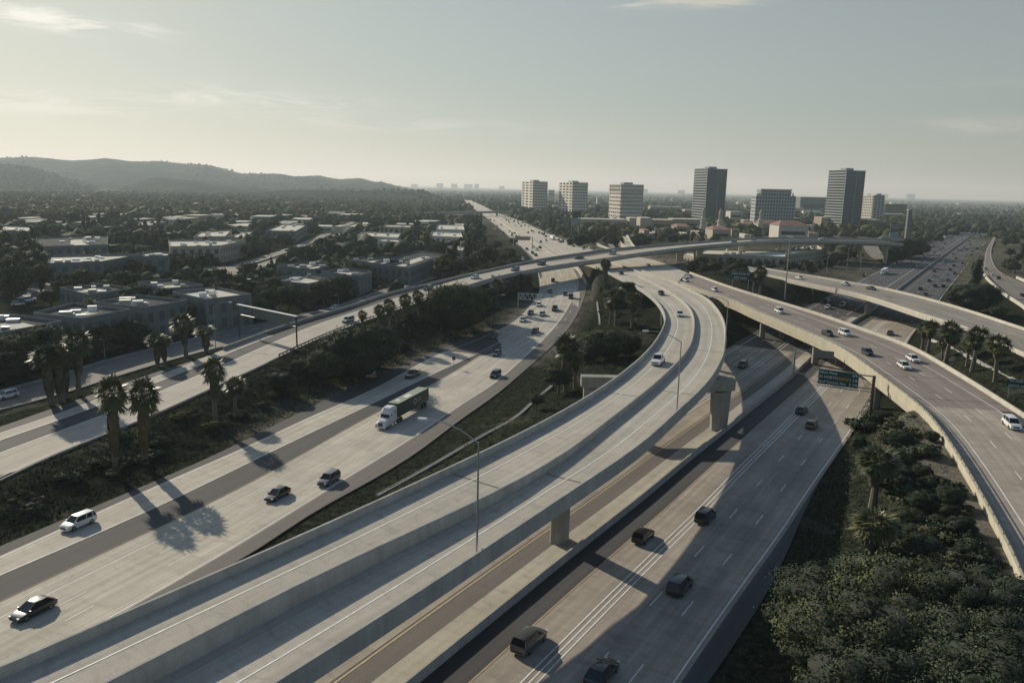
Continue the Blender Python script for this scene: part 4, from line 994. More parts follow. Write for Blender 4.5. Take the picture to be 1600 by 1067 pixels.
for p in Z([(380,697),(445,697),(515,692),(550,720),(620,674),(605,608),(640,624),(580,598),(690,537),(735,532),(740,592),(800,558),(820,547),(785,487),(860,477),(885,492),(905,447),(940,407),(965,432),(1000,432),(1020,352),(1040,382),(1075,372),(1100,352),(1110,332),(1030,412),(720,500),(740,470),(845,505),(870,440),(930,470),(985,415),(1060,350),(1090,390),(1130,360),(1150,310),(1120,310),(60,812),(160,742)], 1340, 300, 6.154):
    far_car(*p, Z0, Rbase, False, 'coming on the lower freeway', 'in the oncoming queue beyond the pale overpass')
for p in Z([(605,942),(655,992),(690,862),(745,912),(825,914),(735,817),(735,767),(820,687),(845,797),(870,857),(935,792),(800,852),(890,752),(925,717),(905,667),(945,642),(965,567),(1000,567),(1025,547),(1040,602),(1095,612),(1100,582),(1150,552),(1150,602),(1085,512),(1140,482),(1165,402),(1200,392),(1230,442),(1265,382),(1185,577),(920,602),(1050,562),(1010,692),(1120,450),(1070,480),(1215,360),(1180,430),(1250,410),(1240,340),(1270,320),(1190,350)], 1340, 300, 6.154):
    far_car(*p, Z0, Rbase, True, 'leaving on the lower freeway', 'in the queue leaving beyond the pale overpass')

def truck_wheel(parent, x, y, r=.5, w_=.3, rim=True):
    if 'tw' not in WH:
        t, q = wheel_mb(.5, .3); WH['tw'] = (t.mesh('wheel', [MAT['tyre']]), q.mesh('rim', [MAT['rim']]))
    wo = link(WH['tw'][0], 'wheel', parent); wo.location = (x, y, r)
    if y > 0: wo.rotation_euler = (0, 0, PI)
    wo.scale = (r / .5, w_ / .3, r / .5)
    if rim: link(WH['tw'][1], 'rim', wo)
def text_mesh(txt, size, mat, name='lettering'):
    c = bpy.data.curves.new(name, 'FONT'); c.body = txt; c.size = size; c.align_x = 'CENTER'; c.align_y = 'CENTER'; c.resolution_u = 2; c.offset = size * .01
    o = bpy.data.objects.new(name, c); col.objects.link(o)
    bpy.context.view_layer.update(); me_ = bpy.data.meshes.new_from_object(o.evaluated_get(bpy.context.evaluated_depsgraph_get()))
    bpy.data.objects.remove(o); bpy.data.curves.remove(c); me_.materials.clear(); me_.materials.append(mat); me_.name = name; return me_
MAT['container'] = plain('green_container_steel', (0.030, 0.055, 0.040), 0.5, 0.1, 0.15, 0.6)
MAT['container_top'] = plain('pale_green_container_roof', (0.26, 0.29, 0.23), 0.6, 0.0, 0.25, 0.35)
MAT['truck_white'] = paint('white_truck_paint', (0.70, 0.69, 0.66), metal=0)
def semi(px, py, tab, ref, away, label, cargo='container', cat='semi truck', scale=1.0):
    x, y, z = pos_on(px, py, tab, .04); h, sl = lane_dir(ref, x, y)
    if not away: h += PI
    e = empty('semi_truck', (x, y, z), h, label, cat); e.scale = (scale,) * 3
    # cab, origin under the middle of the rig, x forward; total 20.6 m
    mb = MB(); hw = 1.18
    def ring(x_, w_, zb, zt, c=.18): return [(x_, -w_, zb), (x_, -w_, zt - c), (x_, -w_ + c, zt), (x_, w_ - c, zt), (x_, w_, zt - c), (x_, w_, zb)]
    mb.loft([ring(5.2, hw, .95, 3.85, .35), ring(6.6, hw, .95, 3.95, .4), ring(7.2, hw, .95, 3.75, .45), ring(7.75, hw * .98, .95, 3.1, .4), ring(7.95, hw * .97, .95, 2.65, .3)])
    mb.loft([ring(7.9, hw * .96, .8, 2.0), ring(8.5, hw * .94, .6, 1.92), ring(9.4, hw * .86, .55, 1.72, .3), ring(9.9, hw * .78, .5, 1.50, .35), ring(10.05, hw * .7, .55, 1.30, .3)])
    for s_ in (-1, 1):
        mb.loft([[(x_, s_ * hw * .80, .55), (x_, s_ * hw * 1.04, .55), (x_, s_ * hw * 1.04, z_), (x_, s_ * hw * .80, z_ + .05)] for x_, z_ in ((8.25, .9), (8.55, 1.22), (9.25, 1.28), (9.75, 1.12), (10.1, .85))])
        mb.box((6.6, s_ * hw * 1.0, .75), (2.4, .12, .5))
    mb.box((10.12, 0, .48), (.22, 2.3, .34))
    cabm = mb.build('cab', [MAT['truck_white']], e)
    try: cabm.data.set_sharp_from_angle(angle=math.radians(30))
    except Exception: pass
    mb = MB(); mb.quad((8.06, -1.0, 1.97), (8.06, 1.0, 1.97), (7.99, .94, 2.62), (7.99, -.94, 2.62)); mb.build('windshield', [MAT['glass']], e)
    for s_ in (-1, 1):
        mb = MB(); q = s_ * (hw + .012); mb.poly([(7.25, q, 1.95), (7.8, q, 1.95), (7.72, q, 2.6), (7.25, q, 2.6)]); mb.build('side_window', [MAT['glass']], e)
        mb = MB(); mb.poly([(5.7, q, 2.55), (6.05, q, 2.55), (6.05, q, 2.95), (5.7, q, 2.85)]); mb.build('sleeper_window', [MAT['glass']], e)
        mb = MB(); mb.tube([(7.9, s_ * 1.2, 2.1), (8.05, s_ * 1.5, 2.2)], .03, 5); mb.box((8.05, s_ * 1.52, 2.15), (.1, .22, .62)); mb.build('mirror', [MAT['truck_white']], e)
        mb = MB(); mb.box((9.86, s_ * .95, 1.02), (.3, .3, .28)); mb.build('headlight', [MAT['lamp_w']], e)
        mb = MB(); mb.tube([(4.9, s_ * 1.0, 1.2), (4.9, s_ * 1.0, 3.6)], .08, 8); mb.build('exhaust_stack', [MAT['metal']], e)
        mb = MB(); mb.tube([(5.4, s_ * 1.0, .75), (6.9, s_ * 1.0, .75)], .32, 12); mb.build('fuel_tank', [MAT['metal']], e)
    mb = MB(); mb.box((10.06, 0, .98), (.06, .95, .82)); mb.build('grille', [MAT['dark_metal']], e)
    mb = MB(); mb.box((3.9, 0, .85), (7.6, .9, .28)); mb.box((-3.2, 0, 1.12), (13.4, .8, .22)); mb.box((-9.9, 0, .55), (.12, 2.3, .14)); mb.build('chassis', [MAT['dark_metal']], e)
    for y_ in (-1.02, 1.02):
        truck_wheel(e, 9.0, y_)
        for x_ in (4.5, 3.2): truck_wheel(e, x_, y_, .5, .55)
        for x_ in (-7.4, -8.65): truck_wheel(e, x_, y_, .5, .55)
    if cargo == 'container':
        mb = MB(); x0, x1, zb, zt = -10.0, 4.55, 1.25, 4.05; W_ = 1.25
        n_ = 58
        for s_ in (-1, 1):     # corrugated sides
            for k in range(n_):
                xa = x0 + .15 + (x1 - x0 - .3) * k / n_; xb = x0 + .15 + (x1 - x0 - .3) * (k + 1) / n_; ya = W_ - (.035 if k % 2 else 0); yb = W_ - (.035 if (k + 1) % 2 else 0)
                mb.quad((xa, s_ * ya, zb), (xb, s_ * yb, zb), (xb, s_ * yb, zt), (xa, s_ * ya, zt))
        for x_ in (x0, x1):
            mb.quad((x_, -W_, zb), (x_, W_, zb), (x_, W_, zt), (x_, -W_, zt))
            for s_ in (-1, 1): mb.box((x_ + (.08 if x_ == x0 else -.08), s_ * (W_ - .06), (zb + zt) / 2), (.17, .15, zt - zb + .02))
        for s_ in (-1, 1): mb.box(((x0 + x1) / 2, s_ * (W_ - .05), zt - .05), (x1 - x0 - .3, .125, .12)); mb.box(((x0 + x1) / 2, s_ * (W_ - .05), zb + .05), (x1 - x0 - .3, .125, .14))
        cn_ = mb.build('container', [MAT['container']], e)
        mb = MB(); mb.box(((x0 + x1) / 2, 0, zt + .015), (x1 - x0 - .1, 2 * W_ - .1, .05)); mb.build('roof', [MAT['container_top']], cn_)
        mb = MB(); mb.box((-1.9, .1, zt + .05), (2.6, 1.0, .01)); mb.box((2.1, -.2, zt + .05), (1.1, .7, .01)); mb.build('roof_label', [MAT['white']], cn_)
        # round emblem and two letters on the camera side
        mb = MB(); sd_ = 1
        R_ = .72
        for k in range(24):
            a, b_ = 2 * PI * k / 24, 2 * PI * (k + 1) / 24
            for r0, r1 in ((R_ * .62, R_),):
                mb.quad((-3.2 + r0 * math.cos(a), 1.27, 2.75 + r0 * math.sin(a)), (-3.2 + r1 * math.cos(a), 1.27, 2.75 + r1 * math.sin(a)), (-3.2 + r1 * math.cos(b_), 1.27, 2.75 + r1 * math.sin(b_)), (-3.2 + r0 * math.cos(b_), 1.27, 2.75 + r0 * math.sin(b_)))
        for s_ in (1, -1):
            m2 = MB(); m2.v = [(v[0], v[1] * s_, v[2]) for v in mb.v]; m2.f = mb.f; m2.m = mb.m; m2.uv = mb.uv; m2.build('emblem', [MAT['barrier_lt']], cn_)
            t_ = link(text_mesh('CO', 1.15, MAT['barrier_lt']), 'lettering', cn_); t_.location = (-5.1, 1.275 * s_, 2.75); t_.rotation_euler = (PI / 2, 0, PI if s_ > 0 else 0)
    else:
        mb = MB(); mb.box((-2.7, 0, 2.6), (14.5, 2.5, 2.8)); mb.build('trailer_box', [MAT['white']], e)
    return e
semi(630, 651, ZL, LMl, False, 'white cab semi truck hauling a dark green container on the left freeway')
semi(1381, 428, Z0, Rbase, False, 'white cab semi truck in the oncoming lanes beyond the pale overpass', 'flat', scale=.8)
semi(863, 374.5, ZA, Bright, True, 'small semi truck in the right lanes of the far freeway', 'box', scale=.9)
e = semi(1475, 374, Z0, Rbase, False, 'bright white truck among the far oncoming queue near the slope', 'box', scale=.8)
# flyover box truck
def box_truck(px, py, tab, ref, label):
    x, y, z = pos_on(px, py, tab, .04); h, sl = lane_dir(ref, x, y); h += PI
    e = empty('box_truck', (x, y, z), h, label, 'truck')
    mb = MB(); mb.loft([[(x_, -1.1, .6), (x_, -1.1, z_), (x_, 1.1, z_), (x_, 1.1, .6)] for x_, z_ in ((2.1, 2.5), (3.2, 2.5), (3.7, 1.6), (4.3, 1.4))]); mb.build('cab', [MAT['truck_white']], e)
    mb = MB(); mb.quad((3.24, -.95, 2.45), (3.24, .95, 2.45), (3.72, .95, 1.66), (3.72, -.95, 1.66)); mb.build('windshield', [MAT['glass']], e)
    mb = MB(); mb.box((-1.1, 0, 2.15), (6.2, 2.4, 2.5)); mb.build('cargo_box', [MAT['barrier']], e)
    mb = MB(); mb.box((-.3, 0, .7), (7.6, .9, .3)); mb.build('chassis', [MAT['dark_metal']], e)
    for x_ in (3.3, -2.6):
        for y_ in (-1, 1): truck_wheel(e, x_, y_, .45, .3)
box_truck(1382, 376, ZF, Flow, 'white cab box truck on the far right end of the flyover')
# ------------------------------------------------------------------ vegetation
def quads_mesh(name, C, S, mats, mi, extra=None, tilt=1.0, up=None):
    """many small leaf faces: C centres, S sizes, random orientation biased to face outwards (up)"""
    n = len(C); nrm = rng.normal(size=(n, 3)) * tilt
    if up is not None: nrm += up * 1.3
    nrm /= np.linalg.norm(nrm, axis=1)[:, None] + 1e-9
    if up is not None: sg = np.sign((nrm * up).sum(1) + 1e-9)[:, None]; nrm *= sg
    a = np.cross(nrm, rng.normal(size=(n, 3))); a /= np.linalg.norm(a, axis=1)[:, None] + 1e-9; b = np.cross(nrm, a)
    s = S[:, None]; asp = rng.uniform(.45, .9, (n, 1))
    V = np.stack([C - a * s * .5, C - b * s * asp * .42 + a * s * .05, C + a * s * .5, C + b * s * asp * .42 + a * s * .05], 1).reshape(-1, 3)
    F = np.arange(n * 4).reshape(-1, 4); MI = np.full(n, mi)
    v = V.tolist(); f = F.tolist(); m = MI.tolist()
    VN = None if up is None else np.repeat((up * 1.0 + nrm * .75) / np.linalg.norm(up * 1.0 + nrm * .75, axis=1)[:, None], 4, 0)
    if extra is not None:
        o = len(v); v += [tuple(x) for x in extra.v]; f += [tuple(i + o for i in q) for q in extra.f]; m += extra.m
    me_ = bpy.data.meshes.new(name); me_.from_pydata(v, [], f)
    for mt in mats: me_.materials.append(mt)
    me_.polygons.foreach_set('material_index', m); me_.update()
    if VN is not None:
        me_.polygons.foreach_set('use_smooth', [True] * len(me_.polygons)); vn = np.zeros((len(v), 3)); vn[:len(VN)] = VN; vn[len(VN):, 2] = 0
        if len(v) > len(VN):
            q = np.array(v[len(VN):]); q = q - q.mean(0); vn[len(VN):] = q / (np.linalg.norm(q, axis=1)[:, None] + 1e-9)
        me_.normals_split_custom_set_from_vertices(vn.tolist())
    return me_
def blob(mb, c, r, m=0, seg=7, rg=5):
    rings = []
    for i in range(1, rg):
        ph = PI * i / rg; rings.append([(c[0] + r[0] * math.sin(ph) * math.cos(2 * PI * k / seg) * random.uniform(.85, 1.1), c[1] + r[1] * math.sin(ph) * math.sin(2 * PI * k / seg) * random.uniform(.85, 1.1), c[2] - r[2] * math.cos(ph)) for k in range(seg)])
    mb.loft(rings, m)
def crown_mesh(name, R, H, z0, nb, nl, ls, mat, shape='round', core=True):
    """crown of several uneven clumps between z0 and z0+H, radius R"""
    blobs = []
    for i in range(nb):
        t = (i + .5) / nb
        if shape == 'round': zz = z0 + H * (.25 + .6 * t); rr = R * (.62 if nb < 30 else .80) * math.sin(PI * (.22 + .62 * t)); br = R * (random.uniform(.36, .56) if nb < 30 else random.uniform(.19, .36))
        elif shape == 'cone': zz = z0 + H * (.06 + .88 * t); rr = R * .38 * (1 - t); br = R * (.62 * (1 - t) + .10)
        elif shape == 'column': zz = z0 + H * (.08 + .84 * t); rr = R * .22; br = R * (.62 - .22 * abs(t - .4))
        else: zz = z0 + H * random.uniform(.2, .75); rr = R * .62; br = R * random.uniform(.3, .5)
        a = i * 2.4 + random.uniform(-.5, .5); q = rr * math.sqrt(random.uniform(.25, 1)) if shape in ('round', 'wide') else rr * random.random()
        blobs.append((q * math.cos(a), q * math.sin(a), zz, br, br * (H / (2 * R) if shape != 'cone' else 1.0) * random.uniform(.75, 1.0)))
    wts = np.array([b_[3] ** 2 for b_ in blobs]); wts /= wts.sum(); k = rng.choice(len(blobs), nl, p=wts); B = np.array(blobs)[k]
    d = rng.normal(size=(nl, 3)); d /= np.linalg.norm(d, axis=1)[:, None]; d[:, 2] = np.where(d[:, 2] < -.3, -d[:, 2] * .6, d[:, 2])
    rad = rng.uniform(.72, 1.10, (nl, 1)) * (1 + .13 * np.sin(d[:, :1] * 7 + B[:, :1] * 3) + .1 * np.sin(d[:, 1:2] * 9 + B[:, 2:3]))
    C = B[:, :3] + d * np.stack([B[:, 3], B[:, 3], B[:, 4]], 1) * rad; C[:, 2] = np.maximum(C[:, 2], .15)
    S = ls * rng.uniform(.6, 1.35, nl); ex = MB()
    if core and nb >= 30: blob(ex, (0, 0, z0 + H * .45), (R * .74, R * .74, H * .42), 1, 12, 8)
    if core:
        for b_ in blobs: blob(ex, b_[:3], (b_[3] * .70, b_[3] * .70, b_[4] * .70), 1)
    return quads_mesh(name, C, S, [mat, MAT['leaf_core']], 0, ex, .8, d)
def trunk_mesh(name, h, r, limbs=4, R=2.0):
    mb = MB(); mb.tube([(0, 0, -.6), (.04 * h, 0, h * .4), (0, .03 * h, h)], [r * 1.25, r * .9, r * .6], 8)
    for i in range(limbs):
        a = i * 2 * PI / limbs + .4; mb.tube([(0, .02 * h, h * .75), (R * .35 * math.cos(a), R * .35 * math.sin(a), h * 1.15), (R * .7 * math.cos(a), R * .7 * math.sin(a), h * 1.55)], [r * .6, r * .4, r * .15], 5)
    return mb.mesh(name, [MAT['bark']])
TREES = {}
def add_kind(k, cr_, tr_): TREES.setdefault(k, []).append((cr_, tr_))
for i in range(4):
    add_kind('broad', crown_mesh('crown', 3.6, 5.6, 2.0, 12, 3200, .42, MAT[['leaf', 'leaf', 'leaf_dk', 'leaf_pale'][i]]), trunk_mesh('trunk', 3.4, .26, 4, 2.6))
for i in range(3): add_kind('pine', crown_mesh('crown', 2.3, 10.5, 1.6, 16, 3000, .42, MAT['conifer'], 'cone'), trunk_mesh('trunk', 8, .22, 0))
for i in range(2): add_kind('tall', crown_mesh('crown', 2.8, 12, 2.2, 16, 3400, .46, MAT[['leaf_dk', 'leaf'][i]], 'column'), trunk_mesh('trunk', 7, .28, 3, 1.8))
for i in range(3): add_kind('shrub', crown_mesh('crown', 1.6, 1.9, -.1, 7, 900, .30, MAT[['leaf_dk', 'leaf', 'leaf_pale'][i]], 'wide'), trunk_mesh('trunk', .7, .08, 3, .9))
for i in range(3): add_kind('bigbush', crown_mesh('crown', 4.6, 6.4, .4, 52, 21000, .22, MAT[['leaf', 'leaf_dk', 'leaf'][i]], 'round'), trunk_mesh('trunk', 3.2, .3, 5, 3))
FAR = {}
for i in range(4): FAR.setdefault('broad', []).append((crown_mesh('crown', 3.6, 5.4, 1.4, 8, 420, 1.0, MAT[['leaf', 'leaf_dk', 'leaf', 'leaf_pale'][i]]), trunk_mesh('trunk', 3.2, .3, 0)))
for i in range(2): FAR.setdefault('pine', []).append((crown_mesh('crown', 2.2, 10.5, 1.2, 10, 420, .95, MAT['conifer'], 'cone'), trunk_mesh('trunk', 8, .25, 0)))
for i in range(2): FAR.setdefault('tall', []).append((crown_mesh('crown', 2.9, 12, 1.5, 10, 480, 1.05, MAT['leaf_dk'], 'column'), trunk_mesh('trunk', 7, .3, 0)))
FAR['shrub'] = TREES['shrub']; FAR['bigbush'] = TREES['bigbush']
NM = {'broad': 'broadleaf_tree', 'pine': 'conifer_tree', 'tall': 'tall_tree', 'shrub': 'shrub', 'bigbush': 'bushy_tree'}
def plant(kind, x, y, h, label, group=None, z=None, wide=1.0, far=None, var=None, cat=None):
    z = gz(x, y) if z is None else z
    far = (y > 330) if far is None else far
    L_ = (FAR if far else TREES)[kind]; cr_, tr_ = L_[random.randrange(len(L_)) if var is None else var % len(L_)]
    hh = {'broad': 7.6, 'pine': 12.1, 'tall': 14.2, 'shrub': 1.9, 'bigbush': 6.9}[kind]; s = h / hh
    e = empty(NM[kind], (x, y, z - .1), random.uniform(0, 6.28), label, cat or ('shrub' if kind == 'shrub' else 'tree'), group); e.scale = (s * wide, s * wide, s)
    link(cr_, 'crown', e); link(tr_, 'trunk', e); return e
def hpx(px, py, top, z=None):
    """height of something standing at pixel (px,py) whose top shows at y=top"""
    p = G(px, py) if z is None else P(px, py, z); lo, hi = 0.0, 60.0
    for _ in range(40):
        m = (lo + hi) / 2; dx, dy, dz = p[0], p[1], p[2] + m - HC
        zc = dy * cp - dz * sp; v0 = (dy * sp + dz * cp) / zc; u0 = dx / zc
        y = CY - F_PX * (v0 * cr - u0 * sr)
        if y > top: lo = m
        else: hi = m
    return p, lo
# --- palms
def frond_mesh(mb, base, az, el, L, droop, w, m):
    pts = []; n = 6; x, y, z = base; e_ = el
    for i in range(n + 1):
        pts.append((x, y, z)); st = L / n; x += st * math.cos(e_) * math.cos(az); y += st * math.cos(e_) * math.sin(az); z += st * math.sin(e_); e_ -= droop / n
    px_, py_ = -math.sin(az), math.cos(az)
    for i in range(n):
        t0, t1 = i / n, (i + 1) / n; w0 = w * (.12 + math.sin(PI * min(1, t0 * .9 + .12)) ** .8) ; w1 = w * (.12 + math.sin(PI * min(.97, t1 * .9 + .12)) ** .8) * (1 if i < n - 1 else .2)
        a, b_ = pts[i], pts[i + 1]
        for s in (-1, 1):
            mb.quad(a, b_, (b_[0] + px_ * w1 * s, b_[1] + py_ * w1 * s, b_[2] - w1 * .35), (a[0] + px_ * w0 * s, a[1] + py_ * w0 * s, a[2] - w0 * .35), m)
def fan_mesh(mb, base, az, el, L, w, m, n=7):
    """fan palm leaf: stalk and a splayed fan of narrow blades"""
    c = Vector(base); d = Vector((math.cos(el) * math.cos(az), math.cos(el) * math.sin(az), math.sin(el))); side = Vector((-math.sin(az), math.cos(az), 0)); up_ = side.cross(d)
    hub = c + d * L * .5; mb.tube([tuple(c), tuple(hub)], .03, 3, m, False)
    for i in range(n):
        a = (i / (n - 1) - .5) * 2.5; dd = (d * math.cos(a) + side * math.sin(a)); tip = hub + dd * L * .62 - Vector((0, 0, .34 * L * (.35 + abs(math.sin(a)))))
        nn_ = dd.cross(up_).normalized() * w * .5; mid_ = hub + (tip - hub) * .55
        mb.quad(tuple(hub), tuple(mid_ - nn_), tuple(tip), tuple(mid_ + nn_), m)
PALM = []
for v in range(4):
    tr_ = MB(); hts = 7.4
    tr_.tube([(0, 0, -.8), (.02, 0, .5), (.06, .04, hts * .5), (.0, .05, hts)], [.42, .34, .26, .22], 9)
    sk = MB(); skl = [1.9, 3.6, 5.6, 2.6][v]; random.seed(20 + v)
    nS = int(80 + 26 * skl)
    for i in range(nS):     # hanging dead skirt
        t = random.random(); zt = hts - .1 - t * skl * .86; a = random.uniform(0, 2 * PI); r = .26 + .36 * math.sin(PI * min(1, .12 + .8 * (1 - t))) * random.uniform(.7, 1.1)
        ln = random.uniform(.9, 1.6); w_ = random.uniform(.16, .3); c_, s_ = math.cos(a), math.sin(a); p0 = (c_ * .22, s_ * .22, zt); p1 = (c_ * r, s_ * r, zt - ln * .5); p2 = (c_ * r * .95, s_ * r * .95, zt - ln)
        tx, ty = -s_ * w_, c_ * w_
        sk.quad((p0[0] - tx * .3, p0[1] - ty * .3, p0[2]), (p0[0] + tx * .3, p0[1] + ty * .3, p0[2]), (p1[0] + tx, p1[1] + ty, p1[2]), (p1[0] - tx, p1[1] - ty, p1[2]))
        sk.quad((p1[0] - tx, p1[1] - ty, p1[2]), (p1[0] + tx, p1[1] + ty, p1[2]), (p2[0] + tx * .3, p2[1] + ty * .3, p2[2]), (p2[0] - tx * .5, p2[1] - ty * .5, p2[2]))
    sk.loft([[(math.cos(a) * r, math.sin(a) * r, z_) for a in np.arange(8) * PI / 4] for z_, r in ((hts - .2, .3), (hts - .2 - skl * .35, .46), (hts - skl * .9, .36), (hts - skl, .28))])
    fr_ = MB()
    for i in range(66):
        a = i * 2.399 + random.uniform(-.2, .2); el = 1.30 - 2.1 * (i / 66) + random.uniform(-.15, .15)
        fan_mesh(fr_, (math.cos(a) * .1, math.sin(a) * .1, hts - .1 + .35 * math.sin(max(el, -1))), a, el, random.uniform(1.35, 2.05), .24, 0, 7)
    PALM.append((tr_.mesh('trunk', [MAT['palm_bark']]), sk.mesh('dead_frond_skirt', [MAT['palm_skirt']]), fr_.mesh('fronds', [MAT['palm_frond']])))
random.seed(11)
def palm(px, py, top, label, v=0, wide=1.0, group=None, z=None, pos=None, h=None):
    if pos is None: p, h = hpx(px, py, top, z)
    else: p = pos
    e = empty('fan_palm', p, random.uniform(0, 6.28), label, 'palm tree', group); s = h / 9.0; e.rotation_euler[0] = random.uniform(-.05, .05); e.rotation_euler[1] = random.uniform(-.05, .05); e.scale = (s * wide, s * wide, s)
    t_, k_, f_ = PALM[v]; link(t_, 'trunk', e); link(k_, 'dead_frond_skirt', e); link(f_, 'fronds', e)
    return e
palm(80, 632, 540, 'leftmost palm of the thick cluster by the frontage road', 2, 1.25)
palm(95, 628, 537, 'middle palm of the thick cluster by the frontage road', 2, 1.25)
palm(103, 622, 546, 'right palm of the thick cluster by the frontage road', 2, 1.3)
palm(123, 618, 514, 'tall slim palm just right of the thick palm cluster', 1, 1.0)
palm(180, 730, 587, 'shaggy palm on the dark bank with a long skirt, left of its twin', 2, .82)
palm(226, 724, 590, 'shaggy palm on the dark bank, right of its twin and slightly fuller', 2, .95)
palm(246, 574, 520, 'left palm of the stout pair on the frontage median', 2, 1.35)
palm(258, 570, 522, 'right palm of the stout pair on the frontage median', 2, 1.35)
palm(291, 560, 490, 'tallest slim palm on the frontage median with a tapering skirt', 1, 1.3)
palm(323, 552, 508, 'short stout palm with a full skirt beside the street lamp', 2, 1.9)
palm(337, 655, 560, 'palm standing alone where the bank meets the flyover slope', 1, 1.0)
palm(368, 648, 590, 'low spreading palm right of the lone bank palm', 0, 1.5)
palm(566, 520, 485, 'small palm at the left end of the flyover bank palms', 0, 1.2)
palm(592, 520, 476, 'second small palm from the left on the flyover bank', 0, 1.2)
palm(610, 520, 467, 'third palm on the flyover bank with a ragged crown', 0, 1.1)
palm(632, 512, 459, 'fourth palm on the flyover bank, taller than its neighbours', 3, 1.1)
palm(655, 500, 454, 'fifth palm on the flyover bank close to the black SUV', 0, 1.2)
palm(775, 478, 436, 'palm tight against the flyover parapet near the first column', 0, 1.3)
palm(946, 452, 404, 'tall palm hiding the flyover column above the grass mound', 2, 1.1)
palm(962, 510, 450, 'left palm of the pair between the two freeways', 3, 1.5)
palm(987, 512, 456, 'right palm of the pair between the two freeways', 3, 1.3)
palm(953, 505, 466, 'small palm tucked behind the pair between the freeways', 0, 1.4)
palm(884, 612, 524, 'full grey skirted palm beside the bent cap, front one', 2, 1.3)
palm(898, 606, 545, 'slimmer palm right behind the full skirted palm', 3, 1.2)
palm(1440, 548, 503, 'leftmost palm in the strip between the two overpasses', 3, 1.3)
palm(1449, 551, 500, 'second palm from the left between the two overpasses', 3, 1.4)
palm(1472, 560, 532, 'short palm in front of the third palm between the overpasses', 0, 1.5)
palm(1477, 567, 503, 'third tall palm between the overpasses with a wide crown', 0, 1.5)
palm(1511, 572, 528, 'short palm left of the fourth tall palm between the overpasses', 0, 1.5)
palm(1519, 580, 510, 'fourth tall palm between the overpasses', 0, 1.4)
palm(1555, 596, 524, 'rightmost palm between the overpasses, near the small green sign', 0, 1.4)
palm(1177, 456, 424, 'slim palm in front of the left end of the pale overpass', 0, 1.3)
palm(1187, 461, 416, 'darker palm behind the slim one at the left end of the pale overpass', 1, 1.2)
palm(1261, 436, 407, 'bushy palm below the flyover between two columns', 3, 1.6)
palm(1362, 800, 700, 'tall palm in the shrubs by the lower freeway shoulder, upper of two', 3, 1.7)
palm(1358, 900, 800, 'tall palm in the shrubs by the lower freeway shoulder, lower of two', 3, 1.7)
# --- single trees and bushes near the camera
def T(kind, px, py, top, label, wide=1.0, var=None, group=None):
    p, h = hpx(px, py, top); return plant(kind, p[0], p[1], h, label, group, p[2], wide, var=var)
T('bigbush', 508, 598, 545, 'round dark bush at the lower left end of the bank thicket', 1.0, 2)
T('bigbush', 556, 596, 508, 'large rounded tree in the middle of the bank thicket', 1.0, 0)
T('bigbush', 590, 572, 505, 'dense dark tree on the right side of the bank thicket', .95, 0)
T('bigbush', 532, 570, 518, 'dark tree behind the rounded one in the bank thicket', 1.1, 2)
T('bigbush', 470, 588, 560, 'low dark bush below the slotted guardrail', 1.2, 1)
T('bigbush', 440, 610, 580, 'low spreading bush left of the round dark bush', 1.3, 1)
T('bigbush', 712, 522, 440, 'big drooping tree right of the small bank palms', .95, 0)
T('bigbush', 735, 512, 446, 'tall drooping tree with a lighter crown by the lamp pole', .9, 2)
T('bigbush', 690, 515, 455, 'left part of the big drooping tree group', .9, 0)
T('bigbush', 757, 500, 446, 'dark tree right behind the lamp pole', .8, 1)
T('broad', 640, 520, 488, 'thin tree between bank palms and the drooping trees', 1.1, 2)
T('bigbush', 925, 552, 522, 'rounded shrub mass beside the full skirted palm', 1.3, 0)
T('bigbush', 948, 560, 512, 'largest shrub mass left of the curved ramp', 1.3, 2)
T('bigbush', 978, 556, 520, 'dark shrub mass touching the curved ramp parapet', 1.2, 1)
T('bigbush', 917, 566, 538, 'low dark shrub in front of the largest shrub mass', 1.3, 1)
T('broad', 873, 614, 573, 'small round tree left of the bent cap', 1.3, 2)
T('broad', 838, 640, 615, 'small leafy sapling beside the concrete drain', 1.2, 0)
T('bigbush', 1508, 492, 443, 'large tree right of the lower freeway beyond the pale overpass', 1.05, 0)
T('bigbush', 1530, 488, 440, 'right half of the large tree group beyond the pale overpass', 1.0, 2)
T('tall', 1521, 462, 402, 'dark upright tree rising behind the large tree beyond the pale overpass', 1.1)
T('broad', 1556, 500, 478, 'low scrubby tree on the grass by the entrance ramp', 1.7, 1)
T('bigbush', 958, 478, 452, 'dark shrub under the palm pair between the freeways', 1.2, 1)
T('bigbush', 975, 470, 438, 'dark shrub left of the inner curved ramp entry', 1.1, 1)
T('bigbush', 955, 466, 440, 'dark shrub at the foot of the tall column palm', 1.0, 0)
